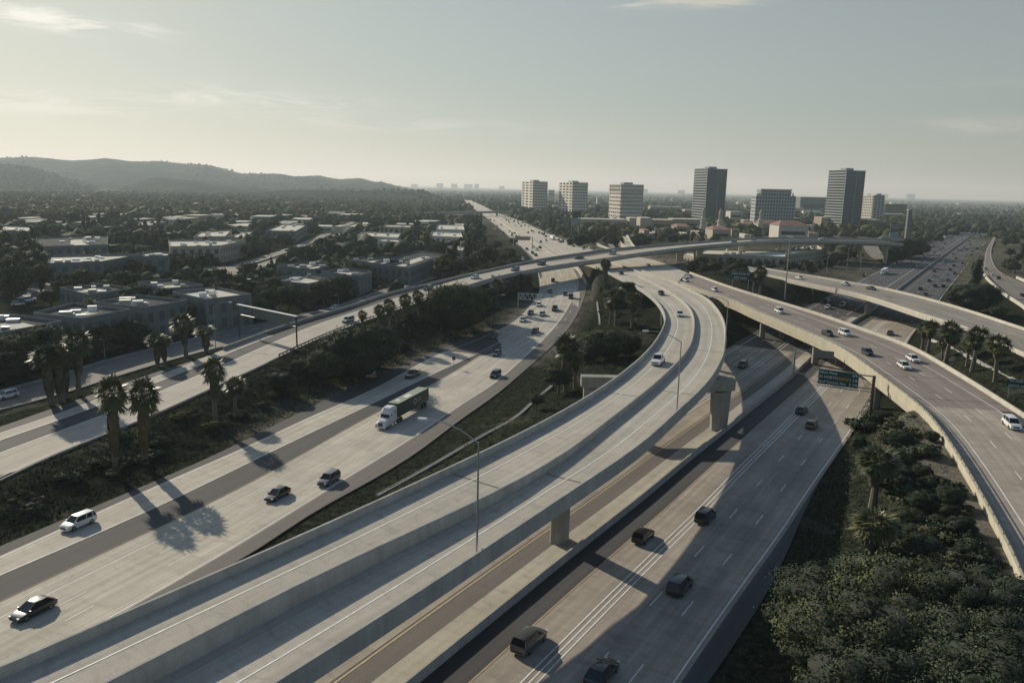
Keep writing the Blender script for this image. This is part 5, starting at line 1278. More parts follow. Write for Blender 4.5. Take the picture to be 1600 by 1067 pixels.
# lower right thicket
big = [(1290, 1010, 905, 1.0), (1345, 985, 893, 1.0), (1400, 1000, 888, 1.0), (1460, 985, 900, 1.0), (1525, 1000, 905, 1.0), (1585, 1010, 925, 1.0), (1320, 1075, 960, 1.0), (1385, 1075, 950, 1.0), (1450, 1070, 965, 1.0), (1520, 1080, 975, 1.0), (1590, 1080, 985, 1.0), (1420, 1120, 1010, 1.0), (1500, 1130, 1020, 1.0), (1340, 1130, 1020, 1.0), (1570, 1140, 1020, 1.0)]
for i, (a, b_, c, d) in enumerate(big):
    T('bigbush', a, b_, c - 14, 'leafy tree crown in the dense thicket at the lower right corner', 1.25, i, 'tree crowns in the lower right thicket')
sm = [(1350, 672, 640), (1378, 665, 640), (1400, 690, 655), (1362, 705, 672), (1340, 700, 680), (1420, 715, 690), (1395, 735, 700), (1375, 760, 725), (1410, 775, 735), (1440, 748, 725), (1465, 760, 738), (1445, 800, 765), (1480, 800, 778), (1415, 830, 790), (1390, 860, 815), (1500, 838, 805), (1470, 850, 815), (1440, 880, 835), (1525, 868, 840), (1400, 900, 860), (1540, 885, 855), (1385, 800, 765), (1505, 875, 850), (1350, 850, 820), (1425, 660, 645), (1455, 690, 672), (1480, 895, 862), (1345, 760, 735), (1430, 940, 890), (1480, 950, 905)]
_pl = [(1335, 668), (1425, 645), (1480, 730), (1545, 880), (1540, 910), (1330, 925), (1345, 800), (1340, 720)]
def _in(x, y, poly):
    c = False
    for i in range(len(poly)):
        x1, y1 = poly[i]; x2, y2 = poly[(i + 1) % len(poly)]
        if (y1 > y) != (y2 > y) and x < (x2 - x1) * (y - y1) / (y2 - y1 + 1e-12) + x1: c = not c
    return c
random.seed(31)
while len(sm) < 78:
    a, b_ = random.uniform(1325, 1550), random.uniform(645, 925)
    if _in(a, b_, _pl) and not abs(a - 1364) < 26: sm.append((a, b_, b_ - random.uniform(18, 34) * (b_ / 760)))
sm = [q for q in sm if not (abs(q[0] - 1364) < 24 and q[1] > 700)]
for i, (a, b_, c) in enumerate(sm):
    T('bigbush' if i % 2 else 'shrub', a, b_, c, 'rounded shrub on the slope between lower freeway and brown overpass', 1.15, i, 'shrubs on the slope below the brown overpass')
# low shrubs on the left bank
for i in range(46):
    t = random.random(); k_ = int(t * 40)
    px_ = random.uniform(20, 620); lo_ = lerpf([(0, 752), (183, 672), (325, 608), (450, 551), (620, 492)], px_); hi_ = lerpf([(0, 846), (193, 766), (344, 700), (437, 655), (620, 575)], px_)
    py_ = lo_ + (hi_ - lo_) * random.uniform(.12, .72); p = G(px_, py_)
    plant('shrub', p[0], p[1], random.uniform(.7, 2.2), 'low dark shrub on the bank between flyover slope and left freeway', 'low shrubs on the left bank', p[2], 1.5)
for i in range(14):
    px_ = random.uniform(930, 1020); py_ = random.uniform(470, 530); p = G(px_, py_)
    plant('shrub', p[0], p[1], random.uniform(.8, 1.8), 'low shrub on the grass inside the ramp curve', 'low shrubs inside the ramp curve', p[2], 1.3)
# --- ground cover near the camera: one soft mass of leaves
def cover(name, n, region, size, label, mat='ivy', hgt=.35):
    X, Y = region(n); Zc, D_ = ground_h(X, Y); k = D_ > 0.4; X, Y, Zc = X[k], Y[k], Zc[k]
    C = np.stack([X, Y, Zc + rng.uniform(-.05, hgt, len(X))], 1)
    me_ = quads_mesh(name, C, size * rng.uniform(.6, 1.4, len(X)), [MAT[mat]], 0, None, .8, np.tile([[0, 0, .8]], (len(X), 1)))
    tag(link(me_, name), label, 'ground cover', kind='stuff')
def between(A, B, n, y0, y1, f0=0.0, f1=1.0):
    k = np.where((A[:, 1] > y0) & (A[:, 1] < y1))[0]; i = rng.choice(k, n); Bp = pair(A, B)[i]; f = rng.uniform(f0, f1, (n, 1)); q = A[i] * (1 - f) + Bp * f
    return q[:, 0] + rng.uniform(-2.5, 2.5, n), q[:, 1] + rng.uniform(-2.5, 2.5, n)
cover('ground_ivy', 30000, lambda n: between(Lright, Aleft, n, 70, 330), .30, 'dark ivy strip between the left freeway and the curved ramps')
cover('bank_plants', 26000, lambda n: between(Lleft, Flow, n, 90, 260, .08, .95), .42, 'dark ice plant covering the left bank', 'ivy', .3)
cover('slope_plants', 26000, lambda n: between(Rright, BRlow, n, 50, 190, .05, .8), .30, 'dark plants covering the slope beside the lower freeway', 'leaf_dk', .4)
cover('strip_grass', 12000, lambda n: between(BRup, B2low, n, 110, 300, .05, .95), .34, 'green grass between the two overpasses', 'ivy', .2)
# ------------------------------------------------------------------ lamps, signs, rails
def lamp(px, py, top, label, arm=0.0, armdir=PI, tab=None, r=.11, z=None, group=None, h=None, rise=1.2, heads=1):
    if tab is not None: p = PZ(px, py, tab)
    else: p = G(px, py) if z is None else P(px, py, z)
    if h is None:
        lo, h = 0, 0
        lo, hi = 0.0, 60.0
        for _ in range(40):
            m = (lo + hi) / 2; dy, dz = p[1], p[2] + m - HC; zc = dy * cp - dz * sp; v0 = (dy * sp + dz * cp) / zc; u0 = p[0] / zc
            if CY - F_PX * (v0 * cr - u0 * sr) > top: lo = m
            else: hi = m
        h = lo
    e = empty('street_lamp', p, armdir, label, 'street lamp', group)
    mb = MB(); mb.tube([(0, 0, -.3), (0, 0, .15)], [r * 2.2, r * 2.2], 8); mb.tube([(0, 0, .1), (0, 0, h)], [r, r * .6], 8); mb.build('pole', [MAT['metal']], e)
    if arm:
        pts = [(0, 0, h - .1), (arm * .35, 0, h + rise * .62), (arm * .7, 0, h + rise * .95), (arm, 0, h + rise)]
        mb = MB(); mb.tube(pts, [r * .55, r * .5, r * .4, r * .35], 6); mb.build('arm', [MAT['metal']], e)
        mb = MB(); s_ = .5
        mb.loft([[(arm + x_, y_ * w_, h + rise + z_) for y_, z_ in ((-1, -.08), (-.7, .10), (.7, .10), (1, -.08))] for x_, w_ in ((-.15, .10), (.1, .22), (.55, .24), (.8, .10))]); mb.build('lamp_head', [MAT['white']], e)
    else:
        mb = MB()
        for k in range(heads):
            a = 2 * PI * k / heads; c_ = (math.cos(a) * (.9 if heads > 1 else .25), math.sin(a) * (.9 if heads > 1 else .25))
            mb.box((c_[0], c_[1], h + .05), (.55, .4, .22), a)
        if heads > 1: mb.tube([(0, 0, h - .2), (0, 0, h)], [.9, .9], 10)
        mb.build('lamp_head', [MAT['white']], e)
    return e
lamp(745, 866, 680, 'tall lamp on the outer curved ramp in the foreground, arm reaching left', 5.2, math.radians(166), ZB, .12, rise=1.7, h=11.2)
lamp(1057.5, 642, 532.5, 'tall lamp on the outer curved ramp farther along, arm reaching left', 5.2, math.radians(180), ZB, .12, rise=1.5, h=11.0)
lamp(1132, 551, 477.5, 'tall lamp pole at the outermost point of the curved ramp', 4.5, math.radians(205), ZB, .12, h=11.0)
lamp(1226, 467, 370, 'very tall mast light between the two overpasses and the flyover', 0, 0, None, .30, heads=6)
lamp(164, 561, 531, 'short white street lamp beside the frontage road hedge', .8, math.radians(160), None, .10, rise=.1)
lamp(337, 545, 479, 'street lamp with a long arm to the right beside the short stout palm', 4.2, math.radians(10), None, .11)
lamp(389, 456, 436, 'twin headed car park lamp behind the grey office blocks', 0, 0, None, .14, heads=2)
lamp(597, 461, 448, 'small lamp at the hedge behind the flyover slope, right one', .8, math.radians(170), None, .10, rise=.1)
lamp(529, 477, 462, 'small lamp at the hedge behind the flyover slope, left one', .8, math.radians(170), None, .10, rise=.1)
lamp(767.5, 514, 466, 'lamp pole in front of the dark drooping trees', 3.5, math.radians(0), None, .12)
lamp(178, 433, 421, 'lamp with a curved arm behind the grey rooftops at the left', 1.8, math.radians(180), None, .12, rise=.3)
lamp(1297, 472, 440, 'thin lamp pole rising behind the pale overpass', 0, 0, None, .1)
for px_, py_, tp, lb in ((1322, 432, 388, 'lamp pole by the slip lanes below the flyover, nearer one'), (1344, 424, 385, 'lamp pole by the slip lanes below the flyover, farther one'), (1290, 440, 402, 'lamp pole among the shrubs left of the slip lanes')): lamp(px_, py_, tp, lb, 0, 0, None, .12)
def post(mb, x, y, z0, z1, r=.2): mb.tube([(x, y, z0), (x, y, z1)], r, 8)
def sign_text(e, txt, size, x, y, z, rz, mat='white', nm='lettering'):
    o = link(text_mesh(txt, size, MAT[mat]), nm, e); o.location = (x, y, z); o.rotation_euler = (PI / 2, 0, rz); return o
# big guide sign over the lower freeway
pb = P(1359, 652, 0); i_ = int(np.argmin(np.hypot(Rbase[:, 0] - pb[0], Rbase[:, 1] - pb[1]))); tdir = (Rbase[i_ + 2] - Rbase[i_ - 2])[:2]; tdir /= np.linalg.norm(tdir); across = np.array([-tdir[1], tdir[0]])
ang = math.atan2(-across[1], -across[0])          # local +x points right across the road
e = empty('sign_gantry', pb, ang, 'cantilever sign gantry with a green three line guide sign over the lower freeway', 'sign')
mb = MB(); post(mb, 0, 0, -.5, 8.9, .32); mb.build('post', [MAT['dark_metal']], e)
mb = MB()
for y_, z_ in ((.25, 8.6), (.25, 5.9), (.9, 8.6), (.9, 5.9)): mb.tube([(.2, y_, z_), (-11.2, y_, z_)], .09, 6)
for k in range(9):
    x0 = -k * 1.3; x1 = x0 - 1.3; mb.tube([(x0, .25, 5.9 if k % 2 else 8.6), (x1, .25, 8.6 if k % 2 else 5.9)], .05, 4)
mb.tube([(-11.2, .5, 7.2), (-15.4, .5, 7.2)], .07, 5)
mb.build('truss', [MAT['metal']], e)
mb = MB(); mb.box((-6.9, .02, 7.3), (8.1, .1, 3.3)); pn = mb.build('sign_panel', [MAT['green_sign']], e)
mb = MB()
for c_, d_ in (((-6.9, -.05, 8.88), (8.0, .02, .08)), ((-6.9, -.05, 5.72), (8.0, .02, .08)), ((-10.9, -.05, 7.3), (.08, .02, 3.2)), ((-2.9, -.05, 7.3), (.08, .02, 3.2))): mb.box(c_, d_)
mb.build('border', [MAT['white']], pn)
for t_, x_, z_ in (('Alton Pkwy', -8.9, 8.3), ('3/4', -3.7, 8.3), ('133 NORTH', -9.1, 7.3), ('1 1/4', -3.9, 7.25), ('Sand Canyon Ave', -8.1, 6.3), ('2 1/4', -3.9, 6.3)): sign_text(pn, t_, .78, x_, -.05, z_, 0)
mb = MB(); mb.box((-5.9, -.05, 7.3), (2.1, .04, .62)); mb.build('amber_plate', [MAT['orange']], pn)
mb = MB(); mb.box((-6.9, -.5, 5.45), (8.3, .9, .08)); mb.build('walkway', [MAT['metal']], e)
# second gantry on the median
pb = P(1239, 588, .14)
e = empty('sign_gantry', pb, ang, 'smaller sign gantry on the median with a grey green sign under the brown overpass', 'sign')
mb = MB(); post(mb, 0, 0, -.3, 7.3, .25); mb.build('post', [MAT['metal']], e)
mb = MB()
for z_ in (7.2, 6.1): mb.tube([(0, 0, z_), (9.0, 0, z_)], .07, 5)
for k in range(7): mb.tube([(k * 1.3, 0, 6.1 if k % 2 else 7.2), (k * 1.3 + 1.3, 0, 7.2 if k % 2 else 6.1)], .04, 4)
mb.build('truss', [MAT['metal']], e)
mb = MB(); mb.box((6.9, -.1, 6.6), (4.6, .1, 1.9)); pn = mb.build('sign_panel', [MAT['sign_back']], e)
mb = MB()
for k in range(4): mb.box((6.9, -.18, 5.85 + k * .5), (4.5, .06, .06))
mb.build('rib', [MAT['metal']], pn)
# back of the sign bridge over the flyover slope
pr = PZ(464, 542, ZF); e = empty('sign_bridge', pr, 0, 'sign bridge seen from behind spanning the flyover slope between two posts', 'sign')
pl_ = P(374, 520, pr[2]); dx_, dy_ = pl_[0] - pr[0], pl_[1] - pr[1]; Ls = math.hypot(dx_, dy_); e.rotation_euler = (0, 0, math.atan2(-dy_, -dx_))
mb = MB(); post(mb, 0, 0, -.5, 8.4, .22); mb.build('post', [MAT['dark_metal']], e)
mb = MB(); post(mb, -Ls, 0, -1.5, 8.4, .22); mb.build('post', [MAT['dark_metal']], e)
mb = MB(); mb.box((-Ls / 2, 0, 8.45), (Ls + .6, 1.0, .22)); mb.build('walkway', [MAT['white']], e)
mb = MB(); mb.box((-Ls * .42 - .6, .3, 6.9), (Ls * .62, .12, 2.5)); pn = mb.build('sign_panel', [MAT['sign_back']], e)
mb = MB()
for k in range(9): mb.box((-Ls * .42 - .6 - Ls * .30 + k * Ls * .075, .2, 6.9), (.08, .1, 2.5))
mb.tube([(0, 0, 5.6), (-Ls, 0, 5.6)], .07, 5); mb.tube([(0, 0, 5.6), (-1.6, 0, 8.3)], .05, 4)
mb.build('truss', [MAT['metal']], pn)
# truss gantry by the left freeway
pg = G(809, 492); e = empty('sign_gantry', pg, math.radians(-12), 'open truss gantry reaching over the left freeway below the flyover', 'sign')
mb = MB(); post(mb, 0, 0, -.5, 8.2, .2); mb.build('post', [MAT['metal']], e)
mb = MB()
for z_ in (8.1, 5.9): mb.tube([(0, 0, z_), (8.6, 0, z_)], .10, 5)
for k in range(10): mb.tube([(k * .86, 0, 5.9 if k % 2 else 8.1), (k * .86 + .86, 0, 8.1 if k % 2 else 5.9)], .08, 4)
mb.build('truss', [MAT['white']], e)
mb = MB(); mb.box((1.6, .15, 7.0), (1.9, .08, 2.0)); mb.build('sign_panel', [MAT['sign_back']], e)
# far gantry above the flyover
pg = PZ(802, 389, ZL); e = empty('sign_gantry', pg, 0, 'brown backed sign gantry over the left half of the far freeway', 'sign')
mb = MB(); post(mb, 0, 0, -1, 8.4, .3); post(mb, 13, 0, -1, 8.4, .3); mb.tube([(0, 0, 8.2), (13, 0, 8.2)], .15, 5); mb.build('frame', [MAT['metal']], e)
mb = MB(); mb.box((6.3, -.2, 7.3), (10.4, .2, 2.6)); mb.build('sign_panel', [MAT['wall_tan']], e)
# small short sign post between lanes
pg = G(709, 576); e = empty('small_sign', (pg[0], pg[1], -2.6), 0, 'small dark backed sign on a short post in the gore of the left freeway', 'sign')
mb = MB(); post(mb, 0, 0, -.3, 2.4, .06); mb.build('post', [MAT['metal']], e)
mb = MB(); mb.box((0, 0, 2.5), (.9, .05, 1.0)); mb.build('sign_panel', [MAT['dark_metal']], e)
# green guide signs on posts
def ground_sign(px, py, zbot, w, h, label, rows, size):
    p = G(px, py); e = empty('guide_sign', p, 0, label, 'sign'); th = math.atan2(p[0], p[1]) * -1; e.rotation_euler = (0, 0, th * .8)
    for s in (-1, 1):
        mb = MB(); post(mb, s * w * .33, .12, -.5, zbot + h, .09); mb.build('post', [MAT['metal']], e)
    mb = MB(); mb.box((0, 0, zbot + h / 2), (w, .08, h)); pn = mb.build('sign_panel', [MAT['green_sign']], e)
    mb = MB(); mb.box((0, -.05, zbot + h - .08), (w * .96, .02, .05)); mb.box((0, -.05, zbot + .08), (w * .96, .02, .05)); mb.build('border', [MAT['white']], pn)
    for k, t in enumerate(rows): sign_text(pn, t, size, 0, -.06, zbot + h * (1 - (k + .5) / len(rows)), 0)
ground_sign(1588, 622, 2.0, 4.3, 1.9, 'small green guide sign on two posts near the right edge', ['TO NORTH', 'SANTA ANA'], .62)
ground_sign(1156, 452, 3.6, 9.5, 3.4, 'wide green guide sign standing left of the pale overpass', ['Irvine Center Dr', 'EXIT ONLY'], 1.0)
# billboards
def pylon_board(px, py, Y, ztop, w, hh, label):
    p = atY(px, py, Y); e = empty('electronic_billboard', (p[0], p[1], 0), 0, label, 'billboard')
    mb = MB()
    for s in (-1, 1): post(mb, s * w * .42, 0, -1, ztop, w * .07)
    mb.build('post', [MAT['dark_metal']], e)
    mb = MB(); mb.box((0, 0, ztop - hh * .22), (w, 1.0, hh * .42)); mb.build('top_panel', [MAT['dark_metal']], e)
    mb = MB(); mb.box((0, 0, ztop - hh * .74), (w, 1.2, hh * .46)); mb.build('screen', [MAT['billscreen']], e); return e
MAT['billscreen'] = plain('billboard_screen', (0.16, 0.24, 0.27), 0.3)
pylon_board(900, 352, 640, 28, 7.0, 11.5, 'tall twin post billboard with a pale blue lower screen near the pale far freeway')
e = pylon_board(1397, 366, 720, 22, 8.0, 17, 'billboard with white letters above a blue screen beside the lower freeway')
for k, t in enumerate(('SPECTRUM', 'CENTER')): sign_text(e, t, 1.6, 0, -.7, 20 - k * 2.3, 0)
# guardrails
def guardrail(A, label, h=.75, block=.5):
    e = empty('guardrail', tuple(A[0]), 0, label, 'guardrail'); mb = MB(); sweep(mb, A, [(-.06, h - .32), (.06, h - .32), (.06, h), (-.06, h)]); part(mb, 'rail', [MAT['dark_metal']], e); s_ = arclen(A)
    for d_ in np.arange(.5, s_[-1], 2.0)[:95]:
        q = [float(np.interp(d_, s_, A[:, k])) for k in range(3)]; mb = MB(); mb.box((q[0], q[1], q[2] + h / 2 - .2), (.18, .22, h + .4)); part(mb, 'post', [MAT['dark_metal']], e)
    return e
guardrail(offset(clipY(Flow, 196, 292), .3, 0), 'slotted dark guardrail along the near edge of the flyover slope', 1.0)
mb = MB(); A = clipY(Fup, 205, 272); e = empty('roadside_fence', tuple(A[0]), 0, 'low grey fence between the frontage road and the flyover slope', 'fence')
sweep(mb, A, [(-.1, -.5), (.1, -.5), (.1, 1.0), (-.1, 1.0)]); part(mb, 'rail', [MAT['metal']], e)
mb = MB(); A = clipY(Lleft, 150, 232)
# fence far right of F: retaining kerb
for nm, A, lb in (('kerb_wall', clipY(Flow, 100, 196), 'low dark kerb wall along the lower part of the flyover slope'),):
    wall_thing(nm, lb, 'wall', offset(A, .4), .35, .4, 'girder', -.8)

# ------------------------------------------------------------------ buildings
FOOT = []
def quad_at(pts, z): return [np.array(P(px, py, z)) for px, py in pts]
def office(pts, zr, z0, label, roof='roof_tar', wall='wall_grey', win=True, par=1.0, hvac=5, storeys=2, group=None, name='office_building', lights=True):
    """pts: roof corner pixels (left, back, right, front) on the plane z=zr"""
    q = quad_at(pts, zr); c = sum(q) / 4; e = empty(name, (c[0], c[1], z0), 0, label, 'building', group)
    L = [(p[0] - c[0], p[1] - c[1]) for p in q]
    ar = sum(L[i][0] * L[(i + 1) % 4][1] - L[(i + 1) % 4][0] * L[i][1] for i in range(4))
    if ar < 0: L = L[::-1]
    FOOT.append([(a + c[0], b_ + c[1]) for a, b_ in L]); H_ = zr - z0
    t = .35; cen = np.array([0, 0]); inn = [tuple(np.array(p) * (1 - t / max(np.linalg.norm(p), 1))) for p in L]
    mb = MB(); mb.prism(L, -1.0, H_ - par - .02)
    for i in range(4):
        j = (i + 1) % 4; mb.prism([L[i], L[j], inn[j], inn[i]], H_ - par - .02, H_)
    mb.build('wall', [MAT[wall]], e)
    mb = MB(); mb.prism(inn, H_ - par - .25, H_ - par + .03, bottom=False); rf = mb.build('roof', [MAT[roof]], e)
    random.seed(int(abs(c[0]) * 7 + abs(c[1])))
    if lights:
        for k in range(2):
            u0 = random.uniform(.05, .3); v0 = random.uniform(.15, .6)
            def bl_(u, v): return tuple((np.array(inn[0]) * (1 - u) * (1 - v) + np.array(inn[1]) * u * (1 - v) + np.array(inn[2]) * u * v + np.array(inn[3]) * (1 - u) * v) * .96)
            mb = MB(); z_ = H_ - par + .06 + k * .01; mb.poly([(*bl_(u0, v0), z_), (*bl_(u0 + .5, v0), z_), (*bl_(u0 + .5, v0 + .22), z_), (*bl_(u0, v0 + .22), z_)]); mb.build('roof_patch', [MAT['roof_white']], rf)
    for k in range(hvac):
        u, v = random.uniform(.15, .85), random.uniform(.15, .85); p = (np.array(inn[0]) * (1 - u) * (1 - v) + np.array(inn[1]) * u * (1 - v) + np.array(inn[2]) * u * v + np.array(inn[3]) * (1 - u) * v)
        mb = MB(); w_ = random.uniform(1.4, 3.2); hh_ = random.uniform(.7, 1.6); mb.box((p[0], p[1], H_ - par + hh_ / 2), (w_, w_ * .7, hh_), .4); mb.build('roof_unit', [MAT['white'] if k % 2 else MAT['metal']], rf)
    if win:
        for i in range(4):
            a, b_ = np.array(L[i]), np.array(L[(i + 1) % 4]); d = b_ - a; Lw = np.linalg.norm(d); u = d / Lw; n_ = np.array([u[1], -u[0]])
            mid = (a + b_) / 2 + c[:2]
            if n_ @ (-mid) < 0: continue      # faces away from anything the photo shows
            nw = max(2, int(Lw / 4.2)); fh = (H_ - par) / storeys
            for s in range(storeys):
                for k in range(nw):
                    x0 = (k + .26) * Lw / nw; x1 = (k + .74) * Lw / nw; zb, zt = s * fh + fh * .18, s * fh + fh * .80
                    mb = MB(); p0, p1 = a + u * x0 + n_ * .04, a + u * x1 + n_ * .04
                    mb.quad((*p0, zb), (*p1, zb), (*p1, zt), (*p0, zt)); mb.build('window', [MAT['office_window']], e)
    return e
Z_ = -1.2
office([(-60, 496), (10, 489.5), (97, 501), (0, 519)], 8.5, Z_, 'grey flat roofed office block cut by the left edge with white rooftop units')
office([(52, 488), (114, 473), (203, 482.5), (128, 497)], 9.0, Z_, 'dark grey office block with a bright roof stripe, second from the left edge')
office([(146, 471.5), (214, 460), (292, 468.5), (226, 480)], 9.0, Z_, 'dark grey office block in the middle of the near row with rooftop boxes')
office([(269, 455.5), (338, 448), (393, 459), (321, 467)], 9.5, Z_, 'office block with a sunlit roof at the right end of the near row', 'roof_white', lights=False)
office([(215, 440), (264, 435), (318, 444.5), (256, 451)], 8.5, -1, 'low office block behind the near row with scattered white roof units')
office([(93, 448.5), (166, 443), (205, 450), (138, 460)], 8.5, -1, 'office block with tall narrow windows behind the second block from the left')
office([(412, 436), (481, 425.5), (535, 432.5), (483, 443)], 8, -.5, 'tall sided grey office block behind the frontage road lamp', lights=True, storeys=3)
office([(431, 415.5), (479, 408), (533, 413), (489, 420)], 9, -.5, 'office block with big windows next to the boulevard')
office([(502, 424), (536, 417), (581, 423.5), (560, 431)], 9, -.5, 'low grey office block in the middle row with a pale skylight')
office([(541, 405), (572, 400), (640, 407), (604, 413)], 9, -.5, 'long low office block with striped roof left of the white halls')
office([(580, 411), (655, 391), (697, 397), (640, 418)], 9, -.5, 'large brownish roofed office block beside the dark roadside trees')
# left long white roofs
office([(74, 411), (78, 399), (223, 396.5), (160, 408)], 9, 0, 'long pale roofed warehouse with a curved parapet at the left', 'roof_white', 'wall_grey', hvac=9)
office([(222, 400), (224, 393.5), (265, 393), (262, 399)], 11, 0, 'pale block attached to the right end of the long warehouse', 'roof_white', 'wall_grey')
office([(57, 385), (57, 371), (169, 367.5), (168, 382)], 9, 0, 'wide grey warehouse with rows of skylights behind the long warehouse', 'roof_tar', 'wall_grey', hvac=12)
office([(2, 360), (5, 352), (52, 354), (50, 361)], 10, 0, 'pale warehouse near the left edge half hidden by dark trees', 'roof_white', 'wall_grey', hvac=4)
office([(266, 385), (263, 375), (384, 375), (344, 383.5)], 10, 0, 'two storey white office with large dark windows facing the boulevard', 'roof_white', 'wall_cream', hvac=10)
office([(302, 370), (313, 362), (362, 359), (352, 369)], 9, 0, 'low white building behind the two storey white office', 'roof_white', 'wall_cream')
office([(352, 372), (376, 362), (398, 361), (380, 371)], 5, 0, 'long covered parking roof beside the two storey white office', 'roof_white', 'wall_cream', win=False)
office([(415, 360), (440, 350), (480, 351), (462, 361)], 9, 0, 'pale building at the left side of the boulevard trees', 'roof_white', 'wall_grey')
office([(558, 368), (567, 362), (626, 364), (622, 371)], 10, 0, 'broad white hall with a stepped parapet', 'roof_white', 'wall_white', hvac=2, lights=False)
office([(590, 376), (596, 369.5), (626, 371), (622, 378)], 9, 0, 'lower white wing in front of the broad white hall', 'roof_white', 'wall_white', hvac=1, lights=False)
office([(599, 354), (602, 350.5), (642, 351.5), (641, 355)], 10, 0, 'white two part office with a bright roof edge behind the broad white hall', 'roof_white', 'wall_cream', hvac=1, lights=False)
office([(681, 358), (684, 350.5), (723, 351.5), (726, 359)], 10, 0, 'upper white stepped block left of the far freeway', 'roof_white', 'wall_white', hvac=3, lights=False)
office([(672, 368), (675, 361), (720, 363), (723, 371)], 10, 0, 'lower white stepped block left of the far freeway', 'roof_white', 'wall_white', hvac=3, lights=False)
office([(697, 389), (700, 384), (727, 385), (723, 391)], 8, 0, 'small pale block in front of the stepped blocks', 'roof_white', 'wall_cream', hvac=2)
# buildings around the flyover, right of the far freeway
office([(1086, 396), (1100, 389), (1228, 391), (1227, 401)], 8, 2, 'long low pale roofed building under the flyover with a row of dark windows', 'roof_white', 'wall_cream', hvac=6, storeys=1, lights=False)
office([(1229, 397), (1240, 385), (1276, 383), (1288, 389)], 9, 2, 'pale roofed building under the flyover right of the mast light', 'roof_white', 'wall_cream', hvac=10, storeys=2, lights=False)
office([(1065, 397), (1069, 393), (1083, 394), (1084, 401)], 7, 2, 'small cream house end with two dark windows under the flyover', 'roof_white', 'wall_cream', hvac=0, storeys=1, lights=False)
def lowb(x0, x1, ytop, ybot, Y, label, wall='wall_cream', roof='roof_white', group=None, dep=30, rz=.0, name='low_building', win=True):
    Y = max(Y, HC * F_PX / max(ybot + 3 - (YH + ((x0 + x1) / 2 - CX) * .0236), 4))
    a = atY(x0, ybot, Y); b_ = atY(x1, ybot, Y); t = atY((x0 + x1) / 2, ytop, Y); z1 = max(t[2], 4); w_ = b_[0] - a[0]; cx_ = (a[0] + b_[0]) / 2
    e = empty(name, (cx_, Y + dep / 2, 0), rz, label, 'building', group)
    mb = MB(); mb.box((0, 0, z1 / 2 - 1), (w_, dep, z1 + 2)); mb.build('wall', [MAT[wall]], e)
    if roof == 'roof_red':
        mb = MB(); h_ = min(w_, dep) * .16; mb.loft([[(-w_ / 2 - .6, -dep / 2 - .6, z1 + .02), (w_ / 2 + .6, -dep / 2 - .6, z1 + .02), (w_ / 2 + .6, dep / 2 + .6, z1 + .02), (-w_ / 2 - .6, dep / 2 + .6, z1 + .02)], [(-w_ * .3, -1, z1 + h_), (w_ * .3, -1, z1 + h_), (w_ * .3, 1, z1 + h_), (-w_ * .3, 1, z1 + h_)]])
    else: mb = MB(); mb.box((0, 0, z1 + .15), (w_ - 1, dep - 1, .3))
    mb.build('roof', [MAT[roof]], e)
    if win and w_ > 14:
        mb = MB(); mb.box((0, -dep / 2, z1 * .5), (w_ * .8, .2, z1 * .22)); mb.build('window_band', [MAT['window']], e)
    FOOT.append([(cx_ - w_ / 2, Y), (cx_ + w_ / 2, Y), (cx_ + w_ / 2, Y + dep), (cx_ - w_ / 2, Y + dep)]); return e
